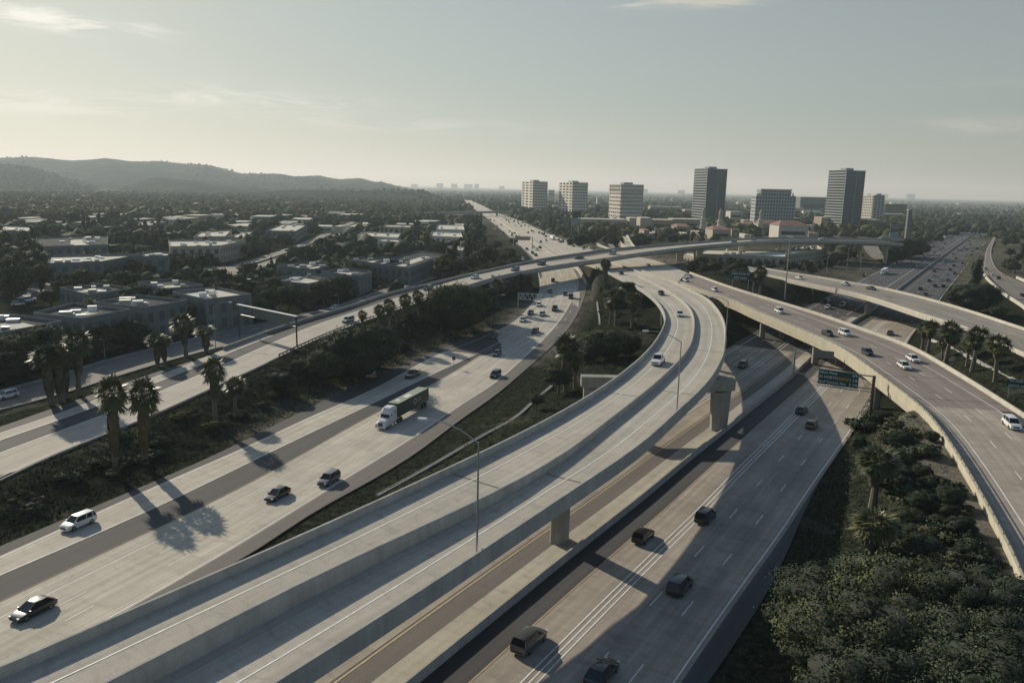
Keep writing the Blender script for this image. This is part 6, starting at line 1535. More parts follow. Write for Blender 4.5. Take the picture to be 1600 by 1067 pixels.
for a in [(906, 980, 343, 351, 900, 'long pale low building right of the tall billboard'), (983, 997, 341, 352, 860, 'bright cream corner building left of the mall entrance'), (1000, 1018, 341, 356, 840, 'cream mall wing with a square turret shape', 'wall_cream'), (1018, 1050, 344, 356, 850, 'tan mall wing with a shallow gable', 'wall_tan'),
          (1050, 1094, 343, 356, 900, 'long white roofed mall hall', 'wall_tan', 'roof_white'), (1006, 1014, 360, 372, 700, 'small orange brown house among dark trees', 'wall_tan', 'roof_red'), (1057, 1078, 354, 361, 800, 'low pinkish shop block right of the mall', 'wall_tan', 'roof_red'),
          (1113, 1141, 359, 371, 640, 'pink and cream shop building left of the clock tower', 'wall_cream', 'roof_red'), (1163, 1172, 367, 373, 620, 'tiny white kiosk building right of the clock tower', 'wall_white'), (1161, 1185, 351, 358, 800, 'red roofed house behind the clock tower', 'wall_cream', 'roof_red'),
          (1188, 1222, 350, 362, 720, 'wide cream hall with a red tiled roof, left part', 'wall_cream', 'roof_red'), (1216, 1262, 353, 371, 650, 'wide cream hall with a red tiled roof, right part', 'wall_white', 'roof_red'),
          (1194, 1228, 330, 342, 950, 'pale domed looking hall in front of the stepped tower', 'wall_cream'), (1141, 1160, 331, 341, 980, 'white low hall left of the stepped tower', 'wall_white'), (1105, 1125, 336, 341, 1000, 'thin white hall between the two lighthouses', 'wall_white'),
          (1240, 1256, 325, 335, 1150, 'cream block between the stepped tower and the tall right tower', 'wall_cream'), (1255, 1285, 330, 336, 1150, 'low white block at the foot of the tall right tower', 'wall_white'), (1283, 1360, 341, 351, 800, 'long tan parking deck in front of the tall right tower', 'wall_tan'),
          (1355, 1378, 344, 353, 790, 'grey parking deck wing right of the tan one', 'wall_grey'), (1361, 1418, 334.5, 338, 1000, 'dark hall with a bright roof edge right of the tall tower', 'wall_grey'), (1383, 1416, 319, 333, 1400, 'dark glass low block with white roof boxes', 'window'),
          (1016, 1066, 323, 329, 1500, 'pale long building right of the crowned office block', 'wall_cream'), (1070, 1088, 328, 332, 1400, 'pale roofed block left of the glass tower', 'wall_cream'), (857, 866, 297, 308, 2600, 'distant pale slab between the two left office blocks', 'wall_grey'),
          (933, 940, 309, 317, 2000, 'distant small cream tower block', 'wall_cream'), (795, 846, 318.5, 324, 1900, 'very long white warehouse beyond the cross bridge', 'wall_white'), (864, 888, 322, 326, 1700, 'white shed below the second office block', 'wall_white'),
          (1249, 1291, 308.5, 332, 1500, 'wide grey gridded office block left of the tall right tower', 'wall_grey')]: lowb(*a)
# scattered distant houses and sheds
random.seed(5)
for i in range(46):
    px_ = random.uniform(30, 640); py_ = random.uniform(309, 345); p = P(px_, py_, 0)
    if abs(px_ - 700) < 60: continue
    lowb(px_ - 5, px_ + random.uniform(3, 12), py_ - random.uniform(2, 3.5), py_, p[1], 'small distant house below the hills', random.choice(['wall_cream', 'wall_grey', 'wall_tan', 'wall_white']), random.choice(['roof_red', 'roof_white', 'roof_tar']), 'distant houses below the hills', 25, 0, 'distant_house', False)
for i in range(60):
    px_ = random.uniform(820, 1590); py_ = random.uniform(311, 336) + (px_ - 800) * .010; p = P(px_, py_, 0)
    if 1440 < px_ and py_ > 322: continue
    lowb(px_ - 4, px_ + random.uniform(3, 16), py_ - random.uniform(1.6, 3.2), py_, p[1], 'small distant building on the plain right of the far freeway', random.choice(['wall_cream', 'wall_white', 'wall_tan', 'wall_grey']), random.choice(['roof_red', 'roof_white', 'roof_white', 'roof_tar']), 'distant buildings on the right plain', 35, 0, 'distant_building', False)
for x0, x1, yt in ((643, 652, 288), (682, 692, 287), (705, 714, 287.5), (725, 738, 288), (741, 748, 288), (780, 788, 291)):
    lowb(x0, x1, yt, 297, 13000, 'hazy tower block on the horizon left of the office towers', 'wall_grey', 'roof_tar', 'hazy tower blocks on the horizon', 60, 0, 'distant_tower', False)
for x0, x1, yt in ((1000, 1012, 294), (1060, 1070, 296), (1368, 1380, 301), (1418, 1430, 302), (1380, 1388, 302)):
    lowb(x0, x1, yt + 1.5, 306, 12000, 'hazy low skyline block on the right horizon', 'wall_grey', 'roof_tar', 'hazy skyline blocks on the right horizon', 60, 0, 'distant_tower', False)

random.seed(77)
for i in range(44):
    px_ = random.uniform(985, 1275); py_ = random.uniform(344, 373); w_ = random.uniform(5, 15)
    lowb(px_, px_ + w_, py_ - random.uniform(2.5, 5), py_, 600, 'small pale shop roof in the dense mall district above the flyover', random.choice(['wall_cream', 'wall_white', 'wall_tan', 'wall_cream']), random.choice(['roof_white', 'roof_white', 'roof_red', 'roof_tar']), 'small shop buildings above the flyover', random.uniform(10, 22), random.uniform(-.3, .3), 'shop_building', False)
for i in range(46):
    px_ = random.choice([random.uniform(0, 260), random.uniform(260, 460), random.uniform(420, 700)]); py_ = random.uniform(336, 362); w_ = random.uniform(12, 34)
    lowb(px_, px_ + w_, py_ - random.uniform(3, 5), py_, 500, 'pale flat roofed warehouse between trees on the left plain', random.choice(['wall_cream', 'wall_white', 'wall_grey', 'wall_tan']), 'roof_white', 'pale warehouses on the left plain', random.uniform(20, 40), random.uniform(-.2, .2), 'warehouse', True)
lp_l = TR([(0, 2)], 0, [(1352, 380), (1350, 388), (1356, 398), (1368, 407)], 0, 0, 4, 1); lp_r = TR([(0, 2)], 0, [(1374, 380), (1373, 388), (1379, 396), (1392, 404)], 0, 0, 4, 1)
mb = MB(); ribbon(mb, lp_l, pair(lp_l, lp_r), .3); struct(mb, 'loop_ramp', [MAT['asph_mid']])
# ---- office towers
LANG = 77
def tower(name, xl, xc, xr, ytop, ybot_unused, D, label, nst, style='grid', wall='tower_wall', glass='window', step=False, crown=False, nl=4, nr=8):
    """xl..xc = lit left face, xc..xr = right face; built at its true depth"""
    C = np.array(atY(xc, ytop, D)); H_ = C[2]
    lw = (xc - xl) * D / F_PX; rw = (xr - xc) * D / F_PX
    aL = math.radians(LANG); # left face recedes steeply, right face shallowly
    A_ = C[:2]; ul = np.array([-math.cos(aL), math.sin(aL)]); ur = np.array([math.sin(aL), math.cos(aL)])
    sl_, sr_ = lw / abs(math.cos(aL)), rw / abs(math.sin(aL)); sl_ *= 1 + C[0] * 0; 
    # correct for perspective of the receding faces
    def fit(u, target_px):
        lo, hi = 1, 400
        for _ in range(40):
            m = (lo + hi) / 2; q = A_ + u * m; v = CX + F_PX * q[0] / (q[1] * cp + (HC - H_) * sp) * 1.0
            v0 = CX + F_PX * A_[0] / (A_[1] * cp + (HC - H_) * sp)
            if abs(v - v0) < abs(target_px - xc): lo = m
            else: hi = m
        return lo
    sl_, sr_ = fit(ul, xl), fit(ur, xr)
    e = empty(name, (A_[0], A_[1], 0), 0, label, 'office tower')
    pts = [np.zeros(2), ur * sr_, ur * sr_ + ul * sl_, ul * sl_]
    FOOT.append([tuple(A_ + p) for p in pts])
    core_in = .6
    mb = MB(); c_ = sum(pts) / 4; inn = [c_ + (p - c_) * (1 - core_in / np.linalg.norm(p - c_) * 1.2) for p in pts]
    mb.prism([tuple(p) for p in inn], -1, H_ - .6); mb.build('glazing', [MAT[glass]], e)
    fh = H_ / nst
    for face, (o, u, L_, n) in enumerate(((pts[0], ur, sr_, nr), (pts[0], ul, sl_, nl))):
        nrm = np.array([u[1], -u[0]]); nrm = nrm if nrm @ (-(A_ + u * L_ / 2)) > 0 else -nrm
        mb = MB()
        def bar_(s0, s1, z0, z1, d=.62):
            a, b_ = o + u * s0, o + u * s1; a2, b2 = a - nrm * d, b_ - nrm * d
            if (u[0] * nrm[1] - u[1] * nrm[0]) > 0: mb.prism([tuple(a), tuple(a2), tuple(b2), tuple(b_)], z0, z1)
            else: mb.prism([tuple(a), tuple(b_), tuple(b2), tuple(a2)], z0, z1)
        for s in range(nst + 1):
            t = fh * (.5 if style != 'glassband' else (.45 if face == 1 else .012)); zc = s * fh; bar_(0, L_, max(zc - t * .5, 0) if s else -1, min(zc + t * .5, H_), .62)
        if style == 'glassband' and face == 0:
            bar_(0, .5, 0, H_, .7); bar_(L_ - .5, L_, 0, H_, .7); bar_(L_ * .55, L_ * .55 + .5, 0, H_, .7)
        if style == 'grid':
            for k in range(n + 1):
                w_ = L_ / n * .34; s0 = max(0, k * L_ / n - w_ / 2); bar_(s0, min(L_, k * L_ / n + w_ / 2), 0, H_ - .1, .60)
        if crown: bar_(0, L_, H_ * .80, H_ * .82, .7)
        mb.build('facade', [MAT[wall]], e)
    if crown:
        for o, u, L_, n in ((pts[0], ur, sr_, nr), (pts[0], ul, sl_, nl)):
            nrm = np.array([u[1], -u[0]]); nrm = nrm if nrm @ (-(A_ + u * L_ / 2)) > 0 else -nrm
            for k in range(n + 1):
                a = o + u * (k * L_ / n * .98) + nrm * .1; mb = MB(); mb.box((a[0], a[1], H_ * .90), (1.3, 1.3, H_ * .18), math.atan2(u[1], u[0])); mb.build('crown_fin', [MAT[wall]], e)
    mb = MB(); mb.box((c_[0], c_[1], H_ + 1.2), (sr_ * .4, sl_ * .3, 3.2), math.atan2(ur[1], ur[0])); mb.build('roof_plant', [MAT['tower_band']], e)
    return e
tower('office_tower', 815.5, 833, 856, 283.5, 0, 1550, 'leftmost pale office block with a gridded shaded face', 11, nl=3, nr=9)
tower('office_tower', 874, 895, 919, 285, 0, 1450, 'second pale office block from the left with a gridded shaded face', 11, nl=4, nr=9)
tower('office_tower', 953, 971, 1006, 288, 0, 1150, 'pale office block with a tall columned crown', 10, crown=True, nl=6, nr=11)
def glass_tower(xl, xc, xr, ytop, ytop2, D, label, nst):
    e = tower('glass_tower', xl, xc, xr, ytop, 0, D, label, nst, 'glassband', 'tower_band', 'tower_glass')
    return e
glass_tower(1085, 1106, 1137, 263, 270, 1230, 'tall glass tower behind the mall with horizontal bands on its left face', 20)
glass_tower(1295, 1323, 1353, 265.5, 266, 1130, 'tallest looking glass tower at the right beside the lower freeway', 21)
tower('office_tower', 1349, 1365, 1366.5, 306, 0, 1380, 'cream office slab right of the tallest glass tower', 10, nl=6, nr=1)
tower('office_tower', 1364, 1367, 1383, 305, 0, 1500, 'dark grey office slab behind the cream one', 10, wall='tower_band', nl=1, nr=3)
# stepped tower
D = 990; base_ = atY(1184, 296, D); R_ = atY(1243, 298, D); H_ = base_[2] + .5; Wt = R_[0] - base_[0]
e = empty('stepped_tower', ((base_[0] + R_[0]) / 2, D, 0), math.radians(-6), 'grey office tower with stepped shoulders and square windows', 'office tower')
mb = MB(); mb.prism([(-Wt / 2 + .5, .4), (Wt / 2 - .5, .4), (Wt / 2 - .5, 30), (-Wt / 2 + .5, 30)], -1, H_ * .84); mb.prism([(-Wt * .38, .45), (Wt * .38, .45), (Wt * .38, 29), (-Wt * .38, 29)], H_ * .84, H_ - .5); mb.build('glazing', [MAT['window']], e)
mb = MB(); nC, nS = 14, 12; cw = Wt / nC; fh = H_ / nS
for s in range(nS + 1):
    ins = 0 if s < nS - 1.5 else cw * 1.5
    mb.box((0, 0, min(s * fh, H_ - fh * .2)), (Wt - 2 * ins, .8, fh * .5)); mb.box((-Wt / 2 + ins, 15, min(s * fh, H_ - fh * .2)), (.8, 30, fh * .5))
for k in range(nC + 1):
    top = H_ if 2 <= k <= nC - 2 else (H_ - fh if 1 <= k <= nC - 1 else H_ - 2 * fh)
    mb.box((-Wt / 2 + k * cw, 0, top / 2), (cw * .45, .78, top))
for k in range(7): mb.box((-Wt / 2 + .02, k * 5, (H_ - fh * 2) / 2), (.78, 2, H_ - fh * 2))
mb.build('facade', [MAT['tower_band']], e); FOOT.append([(e.location[0] - Wt / 2, D), (e.location[0] + Wt / 2, D), (e.location[0] + Wt / 2, D + 30), (e.location[0] - Wt / 2, D + 30)])
# clock tower and lighthouses
p = atY(1148, 370, 760); e = empty('clock_tower', (p[0], 760, 0), math.radians(-8), 'square tan tower with a round clock face above the flyover', 'tower')
zt = atY(1148, 358.5, 760)[2]
mb = MB(); mb.box((0, 0, zt / 2), (7.0, 7, zt)); mb.box((0, 0, zt + .2), (7.8, 7.8, .6)); mb.build('tower_body', [MAT['wall_tan']], e)
mb = MB(); mb.tube([(0, -3.5, zt - 4.2), (0, -3.75, zt - 4.2)], [2.5, 2.5], 20); ck = mb.build('clock_face', [MAT['dark_metal']], e)
mb = MB(); mb.tube([(0, -3.6, zt - 4.2), (0, -3.85, zt - 4.2)], [1.9, 1.9], 20); mb.build('dial', [MAT['wall_cream']], ck)
mb = MB(); mb.box((0, -3.95, zt - 3.6), (.25, .1, 1.3)); mb.box((.45, -3.95, zt - 4.2), (.9, .1, .25)); mb.build('hand', [MAT['dark_metal']], ck)
for px_, yt, yb, Y_, lb in ((1100.5, 324, 340, 900, 'small cream domed turret in front of the tall glass tower'), (1127, 325, 352, 800, 'cream spiral lighthouse tower in front of the tall glass tower'), (1190, 327, 339, 900, 'cream turret left of the stepped tower')):
    a = atY(px_, yt, Y_); hh_ = a[2]; e = empty('turret', (a[0], Y_, 0), 0, lb, 'tower'); r_ = 3.2
    mb = MB(); mb.tube([(0, 0, -1), (0, 0, hh_ * .3), (0, 0, hh_ * .62)], [r_ * 1.25, r_, r_ * .8], 12)
    for k in range(4): mb.tube([(0, 0, hh_ * (.15 + .13 * k)), (0, 0, hh_ * (.15 + .13 * k) + .5)], [r_ * 1.3, r_ * 1.3], 12)
    mb.build('tower_body', [MAT['wall_white']], e)
    mb = MB(); mb.tube([(0, 0, hh_ * .62), (0, 0, hh_ * .82)], [r_ * .6, r_ * .6], 10); mb.build('lantern', [MAT['wall_cream']], e)
    mb = MB(); mb.tube([(0, 0, hh_ * .82), (0, 0, hh_ * .9), (0, 0, hh_)], [r_ * .75, r_ * .5, .05], 10); mb.build('dome', [MAT['wall_cream']], e)
p = atY(1418, 358, 760); zt = atY(1418, 329, 760)[2]; e = empty('slim_tower', (p[0], 760, 0), 0, 'slim grey square tower between the tall glass tower and the lower freeway', 'tower')
mb = MB(); mb.box((0, 0, zt / 2), (3.2, 3.2, zt)); mb.build('shaft', [MAT['wall_grey']], e); mb = MB(); mb.box((0, 0, zt + .6), (4, 4, 1.2)); mb.build('cap', [MAT['tower_band']], e)
p = atY(477, 340, 1150); e = empty('small_tower', (p[0], 1150, 0), 0, 'small square tan tower rising from the far woods left of the boulevard', 'tower')
zt = atY(477, 329.5, 1150)[2]; mb = MB(); mb.box((0, 0, zt / 2), (6, 6, zt)); mb.build('shaft', [MAT['wall_tan']], e); mb = MB(); mb.box((0, -3.0, zt - 3), (2.6, .3, 3)); mb.build('opening', [MAT['window']], e)

# parking lots
def lot(pts, mat='asph_mid'):
    q = [G(*p) for p in pts]; mb = MB(); zc = max(c[2] for c in q) + .12; mb.poly([(a, b_, zc) for a, b_, c in q]); tag(mb.build('parking_lot', [MAT[mat]]), kind='structure')
lot([(570, 352), (592, 342), (626, 343), (620, 353)]); lot([(915, 372), (930, 352), (1010, 356), (990, 374)]); lot([(30, 470), (60, 430), (150, 428), (120, 455)])
lot([(200, 478), (330, 440), (420, 452), (300, 500)], 'asphalt'); lot([(240, 432), (300, 412), (385, 420), (340, 438)], 'asph_mid'); lot([(600, 400), (640, 372), (700, 376), (690, 398)], 'asph_mid')
def parked(px, py, grp, lab, ang):
    p = G(px, py); kind = random.choice(['sedan', 'suv', 'hatch']); pn_ = random.choice(['white', 'silver', 'white', 'grey', 'black', 'dark', 'red', 'blue'])
    o = link(far_mesh(kind, pn_), 'parked_car'); o.location = (p[0], p[1], p[2] + .18); o.rotation_euler = (0, 0, ang); pale = pn_ in ('white', 'silver')
    tag(o, ('pale parked car ' if pale else 'dark parked car ') + lab, 'car', ('pale ' if pale else 'dark ') + grp)
random.seed(9)
for r in range(4):
    for k in range(13): parked(578 + k * 3.6 + r * .5, 344.5 + r * 2.1, 'cars in the far left car park', 'in rows in the car park behind the white halls', .3)
for r in range(4):
    for k in range(11): parked(928 + k * 6.5 + random.uniform(-1, 1), 357 + r * 3.6, 'cars in the mall car park', 'in rows in the car park below the tall billboard', 1.2)
for k in range(14): parked(30 + k * 2.2 + random.uniform(-3, 3), 478 - k * 1.2, 'cars among the trees at the left edge', 'among the dark trees at the left edge', .6)
for k in range(9): parked(340 + k * 5, 446 - k * .6, 'cars behind the near office row', 'between round trees behind the near office row', 1.2)

# ------------------------------------------------------------------ trees of the built up areas
def inside(x, y, poly):
    c = False; n = len(poly)
    for i in range(n):
        x1, y1 = poly[i]; x2, y2 = poly[(i + 1) % n]
        if (y1 > y) != (y2 > y) and x < (x2 - x1) * (y - y1) / (y2 - y1 + 1e-12) + x1: c = not c
    return c
def clear(x, y, m=3.5):
    if ground_h(x, y)[1][0] < m: return False
    for f in FOOT:
        if math.hypot(f[0][0] - x, f[0][1] - y) < 260:
            cx_ = sum(p[0] for p in f) / len(f); cy_ = sum(p[1] for p in f) / len(f)
            g = [(cx_ + (a - cx_) * 1.10, cy_ + (b_ - cy_) * 1.10) for a, b_ in f]
            if inside(x, y, g): return False
    return True
def grove(n, px0, px1, py0, py1, kinds, h0, h1, label, group, poly=None):
    k = 0; tries = 0
    while k < n and tries < n * 12:
        tries += 1; px_, py_ = random.uniform(px0, px1), random.uniform(py0, py1)
        if poly and not inside(px_, py_, poly): continue
        p = G(px_, py_)
        if not clear(p[0], p[1]): continue
        plant(random.choice(kinds), p[0], p[1], random.uniform(h0, h1), label, group, p[2], random.uniform(.9, 1.25)); k += 1
random.seed(21)
def belt(n, pts, wpx, kinds, h0, h1, label, group):
    for i in range(n):
        t = i / max(n - 1, 1) * (len(pts) - 1); a = int(min(t, len(pts) - 2)); f = t - a
        px_ = pts[a][0] * (1 - f) + pts[a + 1][0] * f + random.uniform(-2, 2); py_ = pts[a][1] * (1 - f) + pts[a + 1][1] * f + random.uniform(-wpx, wpx); p = G(px_, py_)
        if clear(p[0], p[1], 2.0): plant(random.choice(kinds), p[0], p[1], random.uniform(h0, h1), label, group, p[2], random.uniform(.95, 1.3))
belt(34, [(500, 486), (560, 470), (620, 450), (680, 436), (730, 424), (770, 412)], 3.5, ['broad', 'tall', 'broad'], 7, 12, 'leafy tree in the belt behind the flyover slope', 'trees in the belt behind the flyover slope')
belt(24, [(100, 566), (160, 553), (240, 530), (330, 508), (420, 498)], 4, ['broad', 'bigbush'], 6, 8.5, 'dark tree between the frontage road and the near offices', 'dark trees along the frontage road')
belt(9, [(-10, 600), (20, 585), (60, 575), (95, 570)], 6, ['broad', 'bigbush'], 8, 11, 'dark tree at the left edge above the frontage road', 'dark trees at the left edge')
belt(9, [(330, 545), (370, 534), (410, 522), (450, 505)], 1, ['broad'], 5.5, 7, 'round median tree between the frontage road and the flyover slope', 'round trees on the frontage median')
belt(26, [(385, 402), (410, 391), (440, 382), (470, 371), (505, 357)], 1.5, ['broad'], 6.5, 9, 'round tree along the left side of the boulevard', 'trees along the left side of the boulevard')
belt(16, [(425, 426), (455, 407), (490, 398), (520, 384), (545, 372)], 1.5, ['broad', 'pine'], 6.5, 10, 'tree along the right side of the boulevard', 'trees along the right side of the boulevard')
belt(18, [(222, 412), (260, 414), (300, 410), (330, 412), (380, 425), (400, 440)], 5, ['broad'], 6.5, 8.5, 'round dark tree in front of the two storey white office', 'trees in front of the white office')
belt(20, [(70, 428), (110, 422), (150, 420), (200, 418), (240, 420)], 4, ['broad'], 7, 9, 'dark tree in front of the long warehouse', 'trees in front of the long warehouse')
belt(26, [(700, 425), (715, 405), (735, 400), (745, 380), (752, 365), (748, 352), (735, 345)], 4, ['broad', 'tall', 'tall'], 9, 14, 'tall dark tree in the row beside the left half of the far freeway', 'tall trees beside the far freeway')
belt(22, [(548, 392), (580, 385), (610, 388), (650, 384), (680, 388), (700, 380)], 3, ['pine', 'pine', 'broad'], 8, 12, 'pointed tree in front of the white halls', 'trees in front of the white halls')
grove(34, 0, 75, 380, 478, ['tall', 'broad', 'pine'], 10, 16, 'tall dark tree in the grove at the left edge', 'tall trees in the grove at the left edge')
grove(30, 60, 270, 346, 366, ['pine', 'tall', 'broad'], 10, 15, 'dark pointed tree in the belt behind the warehouses', 'trees behind the warehouses')
grove(26, 170, 262, 366, 392, ['tall', 'broad'], 9, 13, 'tall dark tree in the clump right of the warehouses', 'tall trees right of the warehouses')
grove(20, 200, 330, 420, 442, ['broad'], 6, 9, 'small tree among the office roofs', 'small trees among the office roofs')
grove(26, 60, 330, 452, 520, ['broad'], 6, 9.5, 'tree between the near office blocks', 'trees between the near office blocks')
grove(24, 330, 425, 440, 505, ['broad', 'pine'], 7, 10, 'tree around the right end of the near office row', 'trees around the right end of the near offices')
grove(18, 425, 580, 436, 475, ['broad'], 7, 10, 'tree in front of the tall sided office block', 'trees in front of the tall sided office')
grove(10, 760, 822, 432, 470, ['broad', 'bigbush'], 4, 7, 'tree below the flyover left of the left freeway', 'trees below the flyover by the left freeway')
grove(12, 755, 812, 385, 412, ['broad'], 5, 8, 'tree on the verge left of the far freeway', 'trees on the verge of the far freeway')
# right side groups
for a_, lb_ in (((1412, 404, 371), 'dark tree swallowing the right end of the flyover, left one'), ((1424, 402, 374), 'dark tree swallowing the right end of the flyover, right one'), ((1400, 410, 386), 'dark bush under the right end of the flyover'), ((1436, 398, 380), 'lower dark tree beyond the right end of the flyover')): T('bigbush', *a_, lb_, 1.5, 1)
for a_, lb_ in (((428, 492, 452), 'leafy tree at the left corner of the tall sided office'), ((452, 490, 446), 'tall leafy tree before the left face of the tall sided office'), ((480, 484, 452), 'leafy tree at the front corner of the tall sided office'), ((506, 476, 440), 'tall leafy tree before the right face of the tall sided office'), ((536, 468, 434), 'dense tree at the right end of the tall sided office')): T('broad', *a_, lb_, 1.15)
T('bigbush', 905, 386, 366, 'dark round tree clump at the edge of the far freeway', 1.0, 1)
T('bigbush', 892, 384, 372, 'smaller dark tree left of the round clump by the far freeway', 1.0, 0)
T('tall', 860, 360, 337, 'ivy covered dark tree standing alone on the verge right of the far freeway', 1.0)
T('tall', 866, 358, 340, 'thinner dark tree behind the ivy covered one on the verge', 1.0)
grove(40, 915, 1010, 362, 388, ['broad', 'bigbush'], 6, 9, 'rounded tree between the far freeway and the mall', 'trees between the far freeway and the mall')
grove(30, 1000, 1120, 362, 385, ['broad', 'tall'], 7, 11, 'dark tree in the grove behind the flyover', 'trees in the grove behind the flyover')
grove(44, 1085, 1300, 409, 426, ['broad', 'bigbush'], 3, 5, 'dense tree below the flyover in front of the low pale building', 'trees below the flyover')
grove(14, 1075, 1170, 424, 446, ['broad', 'bigbush'], 5, 7, 'tree beside the wide green guide sign', 'trees beside the wide green sign')
grove(26, 1290, 1340, 385, 420, ['broad', 'bigbush'], 5, 8, 'pale tree in the clump around the slip lanes', 'trees around the slip lanes')
grove(34, 1270, 1420, 356, 372, ['broad', 'tall'], 8, 11, 'dark tree behind the right end of the flyover', 'trees behind the right end of the flyover')
grove(60, 1570, 1660, 352, 430, ['tall', 'broad', 'broad'], 7, 12, 'dark tree at the right edge beside the entrance ramp', 'dark trees at the right edge')
T('tall', 1413, 396, 375, 'dark ivy covered stump like tree at the right end of the flyover', 1.3)
T('broad', 1268, 432, 414, 'flowering pale shrub tree by the flyover column', 1.3, 3)

# ------------------------------------------------------------------ distant woodland and hills
def canopy(name, label, n, region, s0, s1, mats, zfun=None):
    """thousands of small rough crowns in one mass"""
    cb = MB(); base = []
    vs = []; fs = []; ms = []
    tv = np.array([(math.cos(a) * r * random.uniform(.8, 1.1), math.sin(a) * r * random.uniform(.8, 1.1), z) for z, r in ((0, .7), (.35, 1), (.75, .82)) for a in np.arange(6) * PI / 3] + [(0, 0, 1.0)])
    tf = [(i + 6 * k, (i + 1) % 6 + 6 * k, (i + 1) % 6 + 6 * (k + 1), i + 6 * (k + 1)) for k in range(2) for i in range(6)]; tt = [(12 + i, 12 + (i + 1) % 6, 18) for i in range(6)]
    X, Y = region(n); Zb = ground_h(X, Y)[0] if zfun is None else zfun(X, Y)
    S = rng.uniform(s0, s1, len(X)) * np.exp(rng.normal(0, .15, len(X))); o = 0
    for x, y, z, s in zip(X, Y, Zb, S):
        a = random.uniform(0, 6.28); c_, s_ = math.cos(a), math.sin(a); w_ = s * random.uniform(.5, .85)
        J = tv * (1 + rng.uniform(-.3, .3, (19, 1)))
        V = np.stack([(J[:, 0] * c_ - J[:, 1] * s_) * w_ + x, (J[:, 0] * s_ + J[:, 1] * c_) * w_ + y, J[:, 2] * s + z - .2], 1)
        vs += V.tolist(); fs += [tuple(i + o for i in f) for f in tf] + [tuple(i + o for i in f) for f in tt]; k = random.randrange(len(mats)); ms += [k] * 18; o += 19
    me_ = bpy.data.meshes.new(name); me_.from_pydata(vs, [], fs)
    for m_ in mats: me_.materials.append(m_)
    me_.polygons.foreach_set('material_index', ms); me_.polygons.foreach_set('use_smooth', [True] * len(me_.polygons)); me_.update(); tag(link(me_, name), label, 'woodland', kind='stuff')
def region_px(x0, x1, y0, y1, avoid=4.0):
    def f(n):
        ox, oy = [], []
        Yn, Yf = HC * F_PX / (y1 - YH), HC * F_PX / (y0 - YH)
        while len(ox) < n:
            t = random.random(); px_ = random.uniform(x0, x1); py_ = y0 + (y1 - y0) * random.random() ** 1.0
            p = P(px_, py_ , 0)
            if p[1] > 0 and clear(p[0], p[1], avoid): ox.append(p[0]); oy.append(p[1])
        return np.array(ox), np.array(oy)
    return f
LV = [MAT['far_leaf'], MAT['far_leaf_dk'], MAT['leaf_dk'], MAT['far_leaf_dk']]
canopy('woodland', 'mixed woodland below the hills on the left plain', 7500, region_px(-20, 690, 301, 346), 4.5, 8, LV)
canopy('woodland', 'street trees between the low buildings left of the far freeway', 850, region_px(-20, 745, 340, 402), 4.5, 8, LV)
canopy('woodland', 'small trees around the near offices', 260, region_px(150, 620, 396, 470), 3, 6, LV)
canopy('woodland', 'hazy trees around the far end of the pale freeway', 900, region_px(680, 830, 299, 330), 6, 10, LV)
canopy('verge_scrub', 'scrub on the verge right of the far freeway', 500, region_px(800, 930, 330, 376), 1.5, 4, LV)
canopy('woodland', 'wooded plain behind the office towers', 4200, region_px(800, 1470, 304, 345), 5, 9, LV)
canopy('woodland', 'trees between the mall buildings', 900, region_px(900, 1440, 338, 372), 4.5, 8, LV)
canopy('woodland', 'dark trees between the flyover end and the lower freeway', 420, region_px(1405, 1500, 326, 385), 4, 8, [MAT['far_leaf_dk'], MAT['far_leaf']])
canopy('woodland', 'dark trees along the right horizon', 1000, region_px(1470, 1680, 320, 374), 5, 9, [MAT['far_leaf_dk'], MAT['far_leaf']])
# hills: height field on a fan in front of the horizon
ridges = [  # depth, width towards the viewer, skyline pixels
 (5200, 1900, [(-200, 246), (0, 245.5), (60, 246), (120, 250), (165, 247), (210, 252), (250, 251), (300, 257), (330, 258), (380, 270), (430, 271), (460, 275), (500, 273.5), (530, 280), (560, 278.5), (585, 284), (597, 283), (620, 290), (660, 296)]),
 (3600, 1100, [(-200, 250), (0, 254), (40, 258), (80, 267), (120, 278), (150, 290), (180, 304), (200, 312)]),
 (3700, 900, [(150, 306), (200, 288), (240, 277), (280, 274), (320, 277), (360, 286), (400, 293), (440, 300), (500, 306)]),
 (2900, 700, [(250, 312), (330, 308), (400, 301), (470, 296.5), (550, 295.5), (620, 296), (660, 300), (685, 307), (700, 314)]),
]
na, nr = 300, 90
hv, hf = [], []
us = np.linspace(-330, 720, na); rs = np.geomspace(1750, 7400, nr)
def ridge_h(px, D, sky):
    y = np.interp(px, [s[0] for s in sky], [s[1] for s in sky]); return max(atY(px, y, D)[2], -20)
hn = []
ph = [(random.uniform(.002, .012), random.uniform(.002, .012), random.uniform(0, 6)) for _ in range(12)]
for px_ in us:
    d = ray(px_, 300); hs_ = [ridge_h(px_, D, sk) for D, w_, sk in ridges]
    for r in rs:
        z = -4.0
        for (D, w_, sk), h_ in zip(ridges, hs_):
            edge = min(1, max(0, (px_ - sk[0][0] + 20) / 40)) * min(1, max(0, (sk[-1][0] + 20 - px_) / 60))
            t = (r - D) / (w_ if r < D else w_ * 1.2); b_ = max(0, 1 - abs(t)); b_ = b_ * b_ * (3 - 2 * b_) if abs(t) < 1 else 0
            z = max(z, (h_ + 6) * b_ * edge - 4)
        x = d[0] / d[1] * r
        if z > 0:
            k = sum(math.sin(x * a + r * b2 * 1.3 + c) for a, b2, c in ph) / 12; gul = abs(math.sin(x * .006 + r * .0021 + 1.3 * math.sin(r * .0015))) ; z += (k * 9 - gul * 16 - 7 * abs(math.sin(x * .017 + 2.2 * math.sin(r * .0031) + 1.1)) ) * min(1, z / 60) * (1 if r < 5100 else .35)
        hv.append((x, r, z))
